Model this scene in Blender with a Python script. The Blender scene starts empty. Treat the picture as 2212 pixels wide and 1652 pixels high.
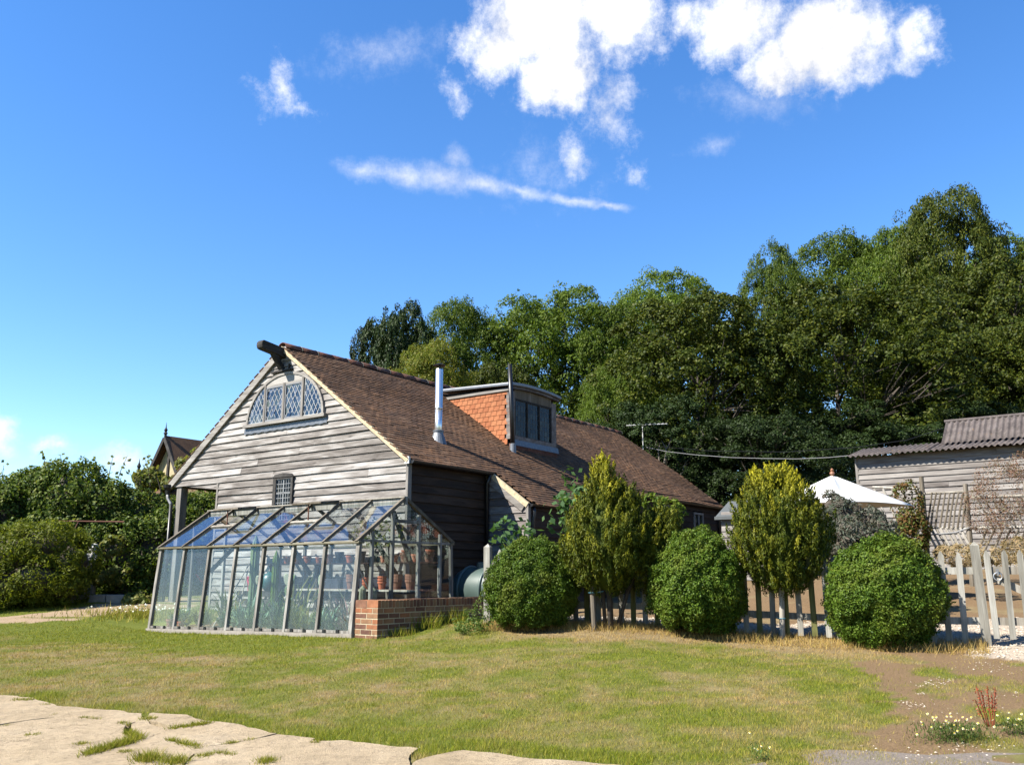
import bpy, math, random
import numpy as np
from mathutils import Vector, Matrix
R = math.radians
random.seed(11)
rng = np.random.default_rng(11)
scene = bpy.context.scene
COL = scene.collection

# ---------------------------------------------------------------- camera
EYE = 0.87
PITCH = math.atan(419 / 1900.0)
cam_data = bpy.data.cameras.new('camera')
cam_data.sensor_width = 36.0
cam_data.lens = 1900.0 / 2212.0 * 36.0
cam_data.clip_start = 0.05
cam_data.clip_end = 3000
cam = bpy.data.objects.new('camera', cam_data)
cam.location = (0, 0, EYE)
cam.rotation_euler = (R(90) + PITCH, 0, 0)
COL.objects.link(cam)
scene.camera = cam

# ---------------------------------------------------------------- light
SUN = Vector((-0.9475, -0.397, 1.0)).normalized()      # towards the sun
SUN_EL = math.asin(SUN.z)
SUN_AZ = math.atan2(SUN.x, SUN.y)
sun_data = bpy.data.lights.new('sun', 'SUN')
sun_data.energy = 5.0
sun_data.angle = R(0.53)
sun_data.color = (1.0, 0.95, 0.86)
sun = bpy.data.objects.new('sun', sun_data)
sun.rotation_euler = (-SUN).to_track_quat('-Z', 'Y').to_euler()
sun.location = (-20, -8, 30)
COL.objects.link(sun)
scene.view_settings.view_transform = 'Standard'
scene.view_settings.look = 'None'
scene.view_settings.gamma = 1.0
scene.view_settings.exposure = 1.75
scene.view_settings.use_curve_mapping = False
scene.render.engine = 'CYCLES'
scene.cycles.use_denoising = True
scene.cycles.max_bounces = 7
scene.cycles.diffuse_bounces = 3
scene.cycles.glossy_bounces = 3
scene.cycles.transmission_bounces = 4
scene.cycles.transparent_max_bounces = 24
scene.cycles.caustics_reflective = False
scene.cycles.caustics_refractive = False

def ray(px, py):                      # direction through a point of the 2212 x 1652 picture
    F = Vector((0, math.cos(PITCH), math.sin(PITCH)))
    U = Vector((0, -math.sin(PITCH), math.cos(PITCH)))
    return (px - 1106) * Vector((1, 0, 0)) - (py - 826) * U + 1900.0 * F
def at(px, py, Y):                    # the point at distance Y
    d = ray(px, py)
    return Vector((0, 0, EYE)) + d * (Y / d.y)

# ---------------------------------------------------------------- world
class NT:                             # a little node-tree writer
    def __init__(s, tree):
        s.t = tree; s.n = tree.nodes; s.l = tree.links
    def node(s, kind, **kw):
        n = s.n.new(kind)
        for k, v in kw.items():
            setattr(n, k, v)
        return n
    def put(s, sock, v):
        if v is None: return
        if isinstance(v, bpy.types.NodeSocket): s.l.new(v, sock)
        elif isinstance(v, bpy.types.Node): s.l.new(v.outputs[0], sock)
        else:
            if hasattr(sock.default_value, '__len__') and not hasattr(v, '__len__'): v = [v] * len(sock.default_value)
            if hasattr(v, '__len__') and len(sock.default_value) == 4 and len(v) == 3: v = (*v, 1)
            sock.default_value = v
    def math(s, op, a, b=None, c=None, clamp=False):
        n = s.node('ShaderNodeMath', operation=op, use_clamp=clamp)
        s.put(n.inputs[0], a); s.put(n.inputs[1], b); s.put(n.inputs[2], c)
        return n.outputs[0]
    def vmath(s, op, a, b=None):
        n = s.node('ShaderNodeVectorMath', operation=op)
        s.put(n.inputs[0], a); s.put(n.inputs[1], b)
        return n.outputs[0]
    def mix(s, fac, a, b, blend='MIX'):
        n = s.node('ShaderNodeMix', data_type='RGBA', blend_type=blend)
        s.put(n.inputs[0], fac); s.put(n.inputs[6], a); s.put(n.inputs[7], b)
        return n.outputs[2]
    def noise(s, vec, scale, detail=3, rough=0.55, dist=0.0, out=0, dim='3D'):
        n = s.node('ShaderNodeTexNoise', noise_dimensions=dim)
        s.put(n.inputs['Vector'], vec); s.put(n.inputs['Scale'], scale); s.put(n.inputs['Detail'], detail)
        s.put(n.inputs['Roughness'], rough); s.put(n.inputs['Distortion'], dist)
        return n.outputs[out]
    def ramp(s, fac, stops, interp='LINEAR'):
        n = s.node('ShaderNodeValToRGB')
        cr = n.color_ramp; cr.interpolation = interp
        while len(cr.elements) < len(stops): cr.elements.new(0.5)
        for e, (p, c) in zip(cr.elements, stops):
            e.position = p
            e.color = (*c, 1) if hasattr(c, '__len__') else (c, c, c, 1)
        s.put(n.inputs[0], fac)
        return n.outputs[0]
    def mapr(s, v, a, b, c=0.0, d=1.0, smooth=False):
        n = s.node('ShaderNodeMapRange', interpolation_type='SMOOTHSTEP' if smooth else 'LINEAR')
        s.put(n.inputs[0], v); s.put(n.inputs[1], a); s.put(n.inputs[2], b); s.put(n.inputs[3], c); s.put(n.inputs[4], d)
        return n.outputs[0]

world = bpy.data.worlds.new('World')
scene.world = world
world.use_nodes = True
w = NT(world.node_tree)
w.n.clear()
sky = w.node('ShaderNodeTexSky', sky_type='NISHITA', sun_disc=False)
sky.sun_elevation = SUN_EL
sky.sun_rotation = SUN_AZ
sky.air_density = 1.0
sky.dust_density = 0.0
sky.ozone_density = 3.2
hs = w.node('ShaderNodeHueSaturation')
w.put(hs.inputs['Hue'], 0.506); w.put(hs.inputs['Saturation'], 1.25); w.put(hs.inputs['Value'], 1.6); w.put(hs.inputs['Color'], sky)
tc = w.node('ShaderNodeTexCoord')
dirn = w.vmath('NORMALIZE', tc.outputs['Generated'])
sep = w.node('ShaderNodeSeparateXYZ'); w.put(sep.inputs[0], dirn)
az = w.math('ARCTAN2', sep.outputs[0], sep.outputs[1])
el = w.math('ARCSINE', sep.outputs[2])
ae = w.node('ShaderNodeCombineXYZ'); w.put(ae.inputs[0], az); w.put(ae.inputs[1], el)
wn = w.noise(ae.outputs[0], 9.0, 6, 0.62, out=1)
warp = w.vmath('MULTIPLY', w.vmath('SUBTRACT', wn, (0.5, 0.5, 0.5)), (0.13, 0.10, 0.0))
aew = w.vmath('ADD', ae.outputs[0], warp)
fine = w.noise(ae.outputs[0], 30.0, 9, 0.72)
puff = w.noise(ae.outputs[0], 7.0, 4, 0.5)
def azel(px, py):
    d = ray(px, py).normalized()
    return math.atan2(d.x, d.y), math.asin(d.z)
aes = w.vmath('ADD', ae.outputs[0], w.vmath('MULTIPLY', w.vmath('SUBTRACT', wn, (0.5, 0.5, 0.5)), (0.05, 0.035, 0.0)))
def blob(px, py, rx, ry, rot, gain, co=None):        # one soft elliptical bank of cloud, by direction in the sky
    a, e = azel(px, py)
    v = w.vmath('SUBTRACT', co or aew, (a, e, 0))
    vr = w.node('ShaderNodeVectorRotate', rotation_type='Z_AXIS')
    w.put(vr.inputs['Vector'], v); w.put(vr.inputs['Angle'], R(rot))
    v = w.vmath('MULTIPLY', vr.outputs[0], (1900 / rx, 1900 / ry, 0))
    ln = w.node('ShaderNodeVectorMath', operation='LENGTH'); w.put(ln.inputs[0], v)
    return w.math('MULTIPLY', w.math('SUBTRACT', 1.0, ln.outputs['Value']), gain)
def bank(blobs, lo, hi, top, amp=1.0, co=None):
    acc = None
    for b in blobs:
        o = blob(*b, co)
        acc = o if acc is None else w.math('MAXIMUM', acc, o)
    acc = w.math('ADD', acc, w.math('MULTIPLY', w.math('SUBTRACT', fine, 0.5), amp))
    return w.mapr(acc, lo, hi, 0.0, top, smooth=True)
dense = bank([(1180, 35, 215, 125, 0, 1.5), (1200, 150, 120, 85, -10, 1.3), (1340, 50, 130, 90, 0, 1.2), (1065, 110, 105, 85, 20, 1.1),
              (1590, 45, 130, 95, 25, 1.05), (1790, 85, 165, 105, 0, 1.45), (1690, 140, 100, 60, 0, 1.0), (1958, 85, 60, 55, 0, 0.75), (1500, 30, 60, 50, 0, 0.7),
              (1240, -120, 330, 110, 0, 1.2), (3300, 500, 300, 90, 0, 1.1), (-1500, 500, 300, 90, 0, 1.1)], -0.05, 0.85, 1.0, 1.35)
wispy = bank([(1310, 250, 60, 105, -35, 0.85), (1235, 345, 55, 95, -25, 0.8), (1375, 368, 50, 40, 0, 0.7), (612, 190, 34, 75, -22, 0.85), (640, 235, 80, 24, 0, 0.6), (570, 205, 50, 45, 0, 0.5),
              (985, 205, 40, 60, -30, 0.75), (1330, 200, 70, 60, 0, 0.8), (1450, 60, 70, 40, 0, 0.6)], 0.05, 1.25, 0.8, 2.1, aes)
veil = bank([(790, 362, 95, 26, 3, 0.65), (870, 374, 110, 34, 8, 0.8), (960, 384, 110, 40, 11, 0.85), (1050, 405, 110, 26, 14, 0.8), (1140, 424, 110, 17, 11, 0.75), (1230, 440, 110, 14, 6, 0.85), (1310, 446, 85, 11, 0, 0.75), (985, 345, 36, 44, -40, 0.6),
             (830, 115, 190, 50, -12, 0.42), (1640, 215, 170, 45, 12, 0.42), (1540, 305, 70, 22, -10, 0.4), (1180, 370, 130, 90, 0, 0.3)], -0.05, 1.25, 0.72, 1.15, aes)
low = bank([(275, 985, 85, 34, 10, 0.95), (0, 935, 60, 45, 0, 1.0), (125, 965, 45, 22, 0, 0.6), (-300, 1000, 240, 60, 0, 1.0), (2700, 900, 300, 90, 0, 1.0)], 0.0, 1.2, 0.8, 1.0)
cover = w.math('MAXIMUM', w.math('MAXIMUM', dense, wispy), w.math('MAXIMUM', veil, low))
shade = w.mapr(w.math('ADD', w.math('MULTIPLY', puff, 0.6), w.math('MULTIPLY', fine, 0.4)), 0.36, 0.6, 5.6, 8.4)
ccol = w.mix(1.0, (1.0, 1.0, 1.02), shade, 'MULTIPLY')
skyc = w.mix(cover, hs.outputs[0], ccol)
bg = w.node('ShaderNodeBackground')
w.put(bg.inputs['Color'], skyc); w.put(bg.inputs['Strength'], 0.05)
wo = w.node('ShaderNodeOutputWorld')
w.l.new(bg.outputs[0], wo.inputs[0])

# ---------------------------------------------------------------- frames
AZ = R(36.2)                          # the barn's ridge runs 36 degrees right of straight ahead
ROT = R(90) - AZ
UX = Vector((math.sin(AZ), math.cos(AZ), 0))     # along the ridge, away
VX = Vector((-math.cos(AZ), math.sin(AZ), 0))    # along the gable, to the left
O = Vector((-2.2775, 13.2249, 0))     # front right foot of the greenhouse
def FW(a, b, z): return O + UX * a + VX * b + Vector((0, 0, z))
def FL(p):                            # world to frame
    q = Vector(p) - O
    return Vector((q.dot(UX), q.dot(VX), p[2]))

# ---------------------------------------------------------------- numpy noise and the ground
_perm = np.random.default_rng(3).random((256, 256))
def vnoise(x, y):
    x = np.asarray(x, float); y = np.asarray(y, float)
    xi = np.floor(x).astype(int); yi = np.floor(y).astype(int)
    fx = x - xi; fy = y - yi
    fx = fx * fx * (3 - 2 * fx); fy = fy * fy * (3 - 2 * fy)
    g = lambda i, j: _perm[i & 255, j & 255]
    return (g(xi, yi) * (1 - fx) + g(xi + 1, yi) * fx) * (1 - fy) + (g(xi, yi + 1) * (1 - fx) + g(xi + 1, yi + 1) * fx) * fy
def fbm(x, y, s=1.0, o=4):
    r = 0; a = 0.5; t = 0
    for i in range(o):
        r = r + a * vnoise(np.asarray(x) * s + 17.3 * i, np.asarray(y) * s + 5.1 * i); t += a; a *= 0.5; s *= 2
    return r / t
def sstep(x, a, b):
    t = np.clip((np.asarray(x, float) - a) / (b - a), 0, 1)
    return t * t * (3 - 2 * t)
_ctrl = [(0, -3, -0.85), (-8, -3, -0.95), (8, -3, -0.7), (0, 3, -0.56), (-6, 4, -0.66), (6, 4, -0.38), (0, 7, -0.33), (-5, 8, -0.38), (5, 7.5, -0.16),
         (-2.28, 13.2, 0.0), (-4.3, 14.7, -0.04), (-6.4, 16.2, -0.08), (-1.0, 12.4, 0.02), (0.28, 12.6, 0.13), (1.3, 12.4, 0.19), (2.5, 11.8, 0.1), (3.6, 11.7, 0.09),
         (4.7, 11.0, 0.03), (5.7, 10.9, 0.09), (6.6, 10.4, 0.05), (-0.36, 13.7, 0.2), (-5, 18, 0.09), (0, 16, 0.2), (2, 20, 0.3), (-9, 12, -0.16), (-12, 15, -0.1), (-8.5, 18.0, 0.12), (-12, 18.5, 0.12),
         (-9, 21, 0.45), (-13, 22, 0.5), (-3, 24, 0.35), (4, 14, 0.25), (7, 14, 0.42), (8, 19, 0.85), (11, 22, 1.0), (12, 10, 0.1), (3, 26, 0.6), (14, 26, 1.2), (-18, 18, 0.15), (18, 14, 0.5), (-6, 28, 0.6), (-18, 30, 0.7), (18, 30, 1.6)]
_C = np.array(_ctrl, float)
def _tps(r): 
    return np.where(r > 1e-9, r * r * np.log(np.maximum(r, 1e-9)), 0)
_n = len(_C)
_A = np.zeros((_n + 3, _n + 3))
_d = np.hypot(_C[:, None, 0] - _C[None, :, 0], _C[:, None, 1] - _C[None, :, 1])
_A[:_n, :_n] = _tps(_d) + np.eye(_n) * 0.35
_A[:_n, _n] = 1; _A[:_n, _n + 1:] = _C[:, :2]; _A[_n, :_n] = 1; _A[_n + 1:, :_n] = _C[:, :2].T
_W = np.linalg.solve(_A, np.concatenate([_C[:, 2], [0, 0, 0]]))
def ground(x, y):
    x = np.asarray(x, float); y = np.asarray(y, float)
    sh = x.shape
    xc = np.clip(x.ravel(), -18, 18); yc = np.clip(y.ravel(), -3, 30)
    r = np.hypot(xc[:, None] - _C[None, :, 0], yc[:, None] - _C[None, :, 1])
    z = _tps(r) @ _W[:_n] + _W[_n] + xc * _W[_n + 1] + yc * _W[_n + 2]
    z = z + 4.5 * sstep(y.ravel(), 30, 75) * sstep(x.ravel(), -15, 40)
    return z.reshape(sh)
def gz(x, y): return float(ground(np.array([x]), np.array([y]))[0])
def gat(px, py):                      # where a line of sight meets the ground
    d = ray(px, py); lo = 2.0; hi = None; t = 2.0
    while t < 60:
        p = Vector((0, 0, EYE)) + d * (t / d.y)
        if p.z < gz(p.x, p.y):
            hi = t; break
        lo = t; t += 0.25
    if hi is None: return Vector((0, 0, EYE)) + d * (60 / d.y)
    for _ in range(12):
        m = (lo + hi) / 2
        p = Vector((0, 0, EYE)) + d * (m / d.y)
        if p.z < gz(p.x, p.y): hi = m
        else: lo = m
    return Vector((0, 0, EYE)) + d * (hi / d.y)

# ---------------------------------------------------------------- mesh helpers
class MB:
    def __init__(s): s.v = []; s.f = []
    def add(s, vs, fs):
        k = len(s.v); s.v += [tuple(p) for p in vs]; s.f += [tuple(i + k for i in f) for f in fs]
        return s
    def box(s, x0, x1, y0, y1, z0, z1):
        return s.add([(x0, y0, z0), (x1, y0, z0), (x1, y1, z0), (x0, y1, z0), (x0, y0, z1), (x1, y0, z1), (x1, y1, z1), (x0, y1, z1)],
                     [(0, 3, 2, 1), (4, 5, 6, 7), (0, 1, 5, 4), (1, 2, 6, 5), (2, 3, 7, 6), (3, 0, 4, 7)])
    def beam(s, p, q, w, h, up=(0, 0, 1), taper=1.0):
        p = Vector(p); q = Vector(q); d = (q - p).normalized(); up = Vector(up)
        if abs(d.dot(up)) > 0.98: up = Vector((1, 0, 0)) if abs(d.x) < 0.9 else Vector((0, 1, 0))
        sd = d.cross(up).normalized() * (w / 2); u2 = sd.cross(d).normalized() * (h / 2)
        vs = [p - sd - u2, p + sd - u2, p + sd + u2, p - sd + u2] + [q - sd * taper - u2 * taper, q + sd * taper - u2 * taper, q + sd * taper + u2 * taper, q - sd * taper + u2 * taper]
        return s.add(vs, [(3, 2, 1, 0), (4, 5, 6, 7), (0, 1, 5, 4), (1, 2, 6, 5), (2, 3, 7, 6), (3, 0, 4, 7)])
    def tube(s, pts, r, n=8, cap=True):
        pts = [Vector(p) for p in pts]
        rs = r if hasattr(r, '__len__') else [r] * len(pts)
        k0 = len(s.v); vs = []; prev = None
        for i, p in enumerate(pts):
            d = (pts[min(i + 1, len(pts) - 1)] - pts[max(i - 1, 0)]).normalized()
            if prev is None: sd = d.orthogonal().normalized()
            else: sd = (prev - d * prev.dot(d)).normalized()
            prev = sd; u2 = d.cross(sd)
            for j in range(n):
                t = 2 * math.pi * j / n
                vs.append(p + (sd * math.cos(t) + u2 * math.sin(t)) * rs[i])
        fs = []
        for i in range(len(pts) - 1):
            for j in range(n):
                a = i * n + j; b = i * n + (j + 1) % n
                fs.append((a, b, b + n, a + n))
        if cap:
            fs.append(tuple(range(n - 1, -1, -1))); fs.append(tuple(range((len(pts) - 1) * n, len(pts) * n)))
        return s.add(vs, fs)
    def lathe(s, prof, c=(0, 0, 0), n=16, cap=True):
        c = Vector(c); vs = []; fs = []
        for r, z in prof:
            for j in range(n):
                t = 2 * math.pi * j / n
                vs.append(c + Vector((r * math.cos(t), r * math.sin(t), z)))
        for i in range(len(prof) - 1):
            for j in range(n):
                a = i * n + j; b = i * n + (j + 1) % n
                fs.append((a, b, b + n, a + n))
        if cap:
            fs.append(tuple(range(n - 1, -1, -1))); fs.append(tuple(range((len(prof) - 1) * n, len(prof) * n)))
        return s.add(vs, fs)
    def prism(s, poly, off):
        off = Vector(off); n = len(poly)
        vs = [Vector(p) for p in poly] + [Vector(p) + off for p in poly]
        return s.add(vs, [tuple(range(n - 1, -1, -1)), tuple(range(n, 2 * n))] + [(i, (i + 1) % n, n + (i + 1) % n, n + i) for i in range(n)])
    def data(s, name, base=(0, 0, 0), mat=None, smooth=False):
        me = bpy.data.meshes.new(name)
        bx = Vector(base)
        me.from_pydata([(p[0] - bx[0], p[1] - bx[1], p[2] - bx[2]) for p in s.v], [], s.f)
        me.update()
        if smooth: me.shade_smooth()
        if mat: me.materials.append(mat)
        return me
BASE = {}
def root_base(o):
    while o.parent is not None: o = o.parent
    return BASE.get(o.name, Vector((0, 0, 0)))
def tag(o, label=None, cat=None, group=None, kind=None):
    if label: o['label'] = label
    if cat: o['category'] = cat
    if group: o['group'] = group
    if kind: o['kind'] = kind
    return o
def thing(name, label, cat, base=(0, 0, 0), group=None, frame=True):
    o = bpy.data.objects.new(name, None); COL.objects.link(o)
    o.empty_display_size = 0.2
    b = Vector(base)
    if frame:
        o.location = FW(*b); o.rotation_euler = (0, 0, ROT)
    else:
        o.location = b
    BASE[o.name] = b
    return tag(o, label, cat, group)
def link(name, me, parent=None, loc=(0, 0, 0), rot=(0, 0, 0), scale=None):
    o = bpy.data.objects.new(name, me); COL.objects.link(o)
    o.parent = parent; o.location = loc; o.rotation_euler = rot
    if scale: o.scale = scale
    return o
def part(mb, name, mat, parent, smooth=False, bevel=0.0, label=None, kind=None):
    o = link(name, mb.data(name, root_base(parent), mat, smooth), parent)
    if bevel:
        m = o.modifiers.new('bevel', 'BEVEL'); m.width = bevel; m.segments = 2; m.limit_method = 'ANGLE'
    if label: o['label'] = label
    if kind: o['kind'] = kind
    return o
def piece(me, name, parent, pos, rot=(0, 0, 0), scale=None):
    return link(name, me, parent, Vector(pos) - root_base(parent), rot, scale)
def structure(name, me):
    o = link(name, me); o['kind'] = 'structure'; return o
def quads(name, V, mat=None, per=4, attrs=None, smooth=False):     # many loose faces at once
    V = np.ascontiguousarray(V.reshape(-1, 3), dtype=np.float32)
    n = len(V); me = bpy.data.meshes.new(name)
    me.vertices.add(n); me.vertices.foreach_set('co', V.ravel())
    me.loops.add(n); me.loops.foreach_set('vertex_index', np.arange(n, dtype=np.int32))
    m = n // per
    me.polygons.add(m); me.polygons.foreach_set('loop_start', np.arange(0, n, per, dtype=np.int32))
    try: me.polygons.foreach_set('loop_total', np.full(m, per, dtype=np.int32))
    except Exception: pass
    me.update(calc_edges=True)
    if attrs:
        for k, a in attrs.items():
            at_ = me.attributes.new(k, 'FLOAT', 'POINT'); at_.data.foreach_set('value', np.ascontiguousarray(np.repeat(a, per), dtype=np.float32))
    if mat: me.materials.append(mat)
    return me
def unit(v):
    return v / np.maximum(np.linalg.norm(v, axis=-1, keepdims=True), 1e-9)
def leaves(P, N, L, W, name, mat, roll=None, attrs=None, fold=0.0):
    n = len(P)
    N = unit(N)
    T = rng.normal(size=(n, 3)) if roll is None else roll + rng.normal(size=(n, 3)) * 0.35
    T = unit(T - N * np.sum(T * N, 1, keepdims=True))
    S = np.cross(N, T)
    L = np.broadcast_to(L, (n,))[:, None] * 0.5; W = np.broadcast_to(W, (n,))[:, None] * 0.5
    V = np.stack([P - T * L, P + S * W - T * L * 0.1, P + T * L, P - S * W - T * L * 0.1], 1)
    return quads(name, V, mat, 4, attrs)

# ---------------------------------------------------------------- materials
FALB = 0.62
ALB = 0.48                            # overall reflectance of the surfaces below
def new_mat(name):
    m = bpy.data.materials.new(name); m.use_nodes = True
    t = NT(m.node_tree); t.n.clear()
    out = t.node('ShaderNodeOutputMaterial')
    return m, t, out
def bsdf(t, out, color, rough=0.7, metal=0.0, spec=0.35, bump=None, bdist=0.01, bstr=0.6):
    b = t.node('ShaderNodeBsdfPrincipled')
    if metal < 0.5: color = t.mix(1.0, color, (ALB, ALB, ALB), 'MULTIPLY')
    t.put(b.inputs['Base Color'], color); t.put(b.inputs['Roughness'], rough); t.put(b.inputs['Metallic'], metal)
    t.put(b.inputs['Specular IOR Level'], spec)
    if bump is not None:
        bn = t.node('ShaderNodeBump'); t.put(bn.inputs['Height'], bump); t.put(bn.inputs['Distance'], bdist); t.put(bn.inputs['Strength'], bstr)
        t.l.new(bn.outputs[0], b.inputs['Normal'])
    t.l.new(b.outputs[0], out.inputs[0])
    return b
def rnd(t, island=False):              # one random number per object, or per loose piece of a mesh
    if island:
        return t.node('ShaderNodeNewGeometry').outputs['Random Per Island']
    return t.node('ShaderNodeObjectInfo').outputs['Random']
def obj_co(t, seed_by_object=True):
    c = t.node('ShaderNodeTexCoord').outputs['Object']
    if seed_by_object:
        r = rnd(t)
        k = t.node('ShaderNodeCombineXYZ')
        t.put(k.inputs[0], t.math('MULTIPLY', r, 37.0)); t.put(k.inputs[1], t.math('MULTIPLY', r, 91.0)); t.put(k.inputs[2], t.math('MULTIPLY', r, 53.0))
        c = t.vmath('ADD', c, k.outputs[0])
    return c
def wood(name, dark, mid, light, axis=1, blotch=1.0, grain=1.0, rough=0.8, knots=True, vary=0.35):
    m, t, out = new_mat(name)
    c = obj_co(t)
    lon, acr = 0.9, 26.0
    sc = [acr, acr, acr]; sc[axis] = lon
    v = t.vmath('MULTIPLY', c, tuple(sc))
    g = t.noise(v, 1.6, 5, 0.6, 0.4)
    sc2 = [70.0] * 3; sc2[axis] = 1.6
    g2 = t.noise(t.vmath('MULTIPLY', c, tuple(sc2)), 1.5, 3, 0.6)
    sc3 = [3.2] * 3; sc3[axis] = 0.55
    b = t.noise(t.vmath('MULTIPLY', c, tuple(sc3)), 2.2 * blotch, 4, 0.6, 0.6)
    r = rnd(t)
    f = t.math('ADD', t.math('MULTIPLY', t.math('SUBTRACT', g, 0.5), 0.9 * grain), t.math('MULTIPLY', t.math('SUBTRACT', b, 0.5), 1.35))
    f = t.math('ADD', f, t.math('MULTIPLY', t.math('SUBTRACT', g2, 0.5), 0.35 * grain))
    f = t.math('ADD', f, t.math('MULTIPLY', t.math('SUBTRACT', r, 0.5), vary))
    f = t.math('ADD', f, 0.53)
    col = t.ramp(f, [(0.04, dark), (0.45, mid), (0.8, light), (1.0, tuple(min(1, x * 1.12) for x in light))])
    if knots:
        sk = [5.0] * 3; sk[axis] = 1.5
        vo = t.node('ShaderNodeTexVoronoi'); t.put(vo.inputs['Vector'], t.vmath('MULTIPLY', c, tuple(sk))); t.put(vo.inputs['Scale'], 1.0)
        kd = t.mapr(vo.outputs['Distance'], 0.03, 0.13, 0.75, 0.0)
        col = t.mix(kd, col, tuple(x * 0.55 for x in dark))
    bsdf(t, out, col, rough, 0, 0.2, t.math('ADD', g, t.math('MULTIPLY', g2, 0.5)), 0.006, 0.7)
    return m
def plain(name, col, rough=0.6, metal=0.0, spec=0.4, var=0.25, scale=6.0, col2=None, bump=0.0):
    m, t, out = new_mat(name)
    c = obj_co(t)
    n = t.noise(c, scale, 5, 0.6)
    c2 = col2 or tuple(x * (1 - var) for x in col)
    k = t.mix(t.mapr(n, 0.3, 0.7), c2, col)
    r = rnd(t)
    k = t.mix(1.0, k, t.mapr(r, 0, 1, 1 - var * 0.5, 1 + var * 0.3), 'MULTIPLY')
    bsdf(t, out, k, rough, metal, spec, n if bump else None, 0.01, bump)
    return m
def foliage(name, cols, trans=0.35, rough=0.55, tipattr=None, tipcol=None, objvar=0.18, spec=0.12):
    m, t, out = new_mat(name)
    r = rnd(t, True)
    c = t.node('ShaderNodeTexCoord').outputs['Object']
    col = t.ramp(r, [(i / max(1, len(cols) - 1), k) for i, k in enumerate(cols)])
    if tipattr:
        a = t.node('ShaderNodeAttribute'); a.attribute_name = tipattr
        col = t.mix(a.outputs['Fac'], col, tipcol)
    ob = rnd(t)
    col = t.mix(1.0, col, t.mapr(ob, 0, 1, (1 - objvar) * FALB, (1 + objvar) * FALB), 'MULTIPLY')
    d = t.node('ShaderNodeBsdfPrincipled')
    t.put(d.inputs['Base Color'], col); t.put(d.inputs['Roughness'], rough); t.put(d.inputs['Specular IOR Level'], spec)
    tr = t.node('ShaderNodeBsdfTranslucent'); t.put(tr.inputs[0], t.mix(1.0, col, (1.25, 1.3, 0.6), 'MULTIPLY'))
    mx = t.node('ShaderNodeMixShader'); t.put(mx.inputs[0], trans)
    t.l.new(d.outputs[0], mx.inputs[1]); t.l.new(tr.outputs[0], mx.inputs[2]); t.l.new(mx.outputs[0], out.inputs[0])
    return m

BOARD = ((0.085, 0.07, 0.06), (0.26, 0.232, 0.208), (0.53, 0.50, 0.47))
M = {}
M['board'] = wood('weathered board', *BOARD, axis=1)
M['board_side'] = wood('dark side board with painted shade', (0.014, 0.008, 0.005), (0.036, 0.021, 0.013), (0.075, 0.046, 0.03), axis=0)  # board colour deepened to near black, carrying the shade of the side walls
M['board_out'] = wood('weathered outshot board', (0.07, 0.055, 0.05), (0.2, 0.17, 0.155), (0.36, 0.33, 0.31), axis=1)
M['board_shed'] = wood('weathered shed board', (0.10, 0.084, 0.074), (0.24, 0.214, 0.195), (0.38, 0.35, 0.32), axis=1, blotch=0.8)
M['oak'] = wood('old dark oak', (0.02, 0.018, 0.016), (0.045, 0.04, 0.036), (0.09, 0.083, 0.075), axis=0, knots=False)
M['trim'] = wood('grey trim wood', (0.13, 0.115, 0.10), (0.27, 0.245, 0.22), (0.42, 0.39, 0.355), axis=2, knots=False)
M['trim_y'] = wood('grey rail wood', (0.13, 0.115, 0.10), (0.27, 0.245, 0.22), (0.44, 0.41, 0.37), axis=1, knots=False)
M['tympanum'] = wood('pale window board', (0.3, 0.27, 0.24), (0.42, 0.39, 0.35), (0.52, 0.49, 0.45), axis=1, knots=False, grain=0.5)
M['gh_wood'] = wood('greenhouse cedar', (0.10, 0.09, 0.075), (0.24, 0.22, 0.19), (0.48, 0.455, 0.41), axis=2, knots=False, vary=0.3)
M['gh_rail'] = wood('mossy greenhouse rail', (0.06, 0.052, 0.026), (0.15, 0.13, 0.075), (0.3, 0.27, 0.19), axis=1, knots=False)
M['picket'] = wood('weathered picket', (0.17, 0.155, 0.125), (0.34, 0.32, 0.27), (0.55, 0.53, 0.47), axis=2, knots=False, vary=0.5)
M['picket_green'] = wood('algae picket', (0.07, 0.07, 0.02), (0.15, 0.15, 0.045), (0.27, 0.26, 0.1), axis=2, knots=False)
M['pole'] = wood('bleached rustic pole', (0.2, 0.17, 0.13), (0.38, 0.34, 0.28), (0.55, 0.51, 0.44), axis=2, knots=False)
M['pole_dark'] = wood('brown rustic pole', (0.09, 0.07, 0.05), (0.17, 0.14, 0.1), (0.28, 0.24, 0.19), axis=2, knots=False)
M['bark'] = plain('bark', (0.12, 0.095, 0.07), 0.9, var=0.5, scale=14, bump=0.8)
M['bark_pale'] = plain('pale bark', (0.3, 0.26, 0.2), 0.9, var=0.4, scale=14, bump=0.6)
M['lead'] = plain('lead sheet', (0.26, 0.28, 0.31), 0.45, 0.35, 0.5, 0.3, 9)
M['came'] = plain('lead came', (0.55, 0.56, 0.56), 0.5, 0.1, 0.5, 0.2, 20)
M['came_dark'] = plain('dark came', (0.07, 0.07, 0.072), 0.6)
M['steel'] = plain('stainless flue', (0.66, 0.67, 0.68), 0.3, 0.9, 0.5, 0.1, 20)
M['black'] = plain('black plastic', (0.014, 0.013, 0.014), 0.4, var=0.2)
M['grey_pipe'] = plain('grey pipe', (0.3, 0.3, 0.31), 0.45)
M['white'] = plain('white paint', (1.0, 0.98, 0.95), 0.55, var=0.15)
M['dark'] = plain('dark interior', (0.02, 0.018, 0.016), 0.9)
M['verge'] = plain('pale verge mortar', (0.9, 0.76, 0.5), 0.85, var=0.3, scale=16, col2=(0.56, 0.43, 0.26), bump=0.5)
M['terracotta'] = plain('terracotta', (0.62, 0.17, 0.075), 0.8, var=0.35, scale=9)
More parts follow.
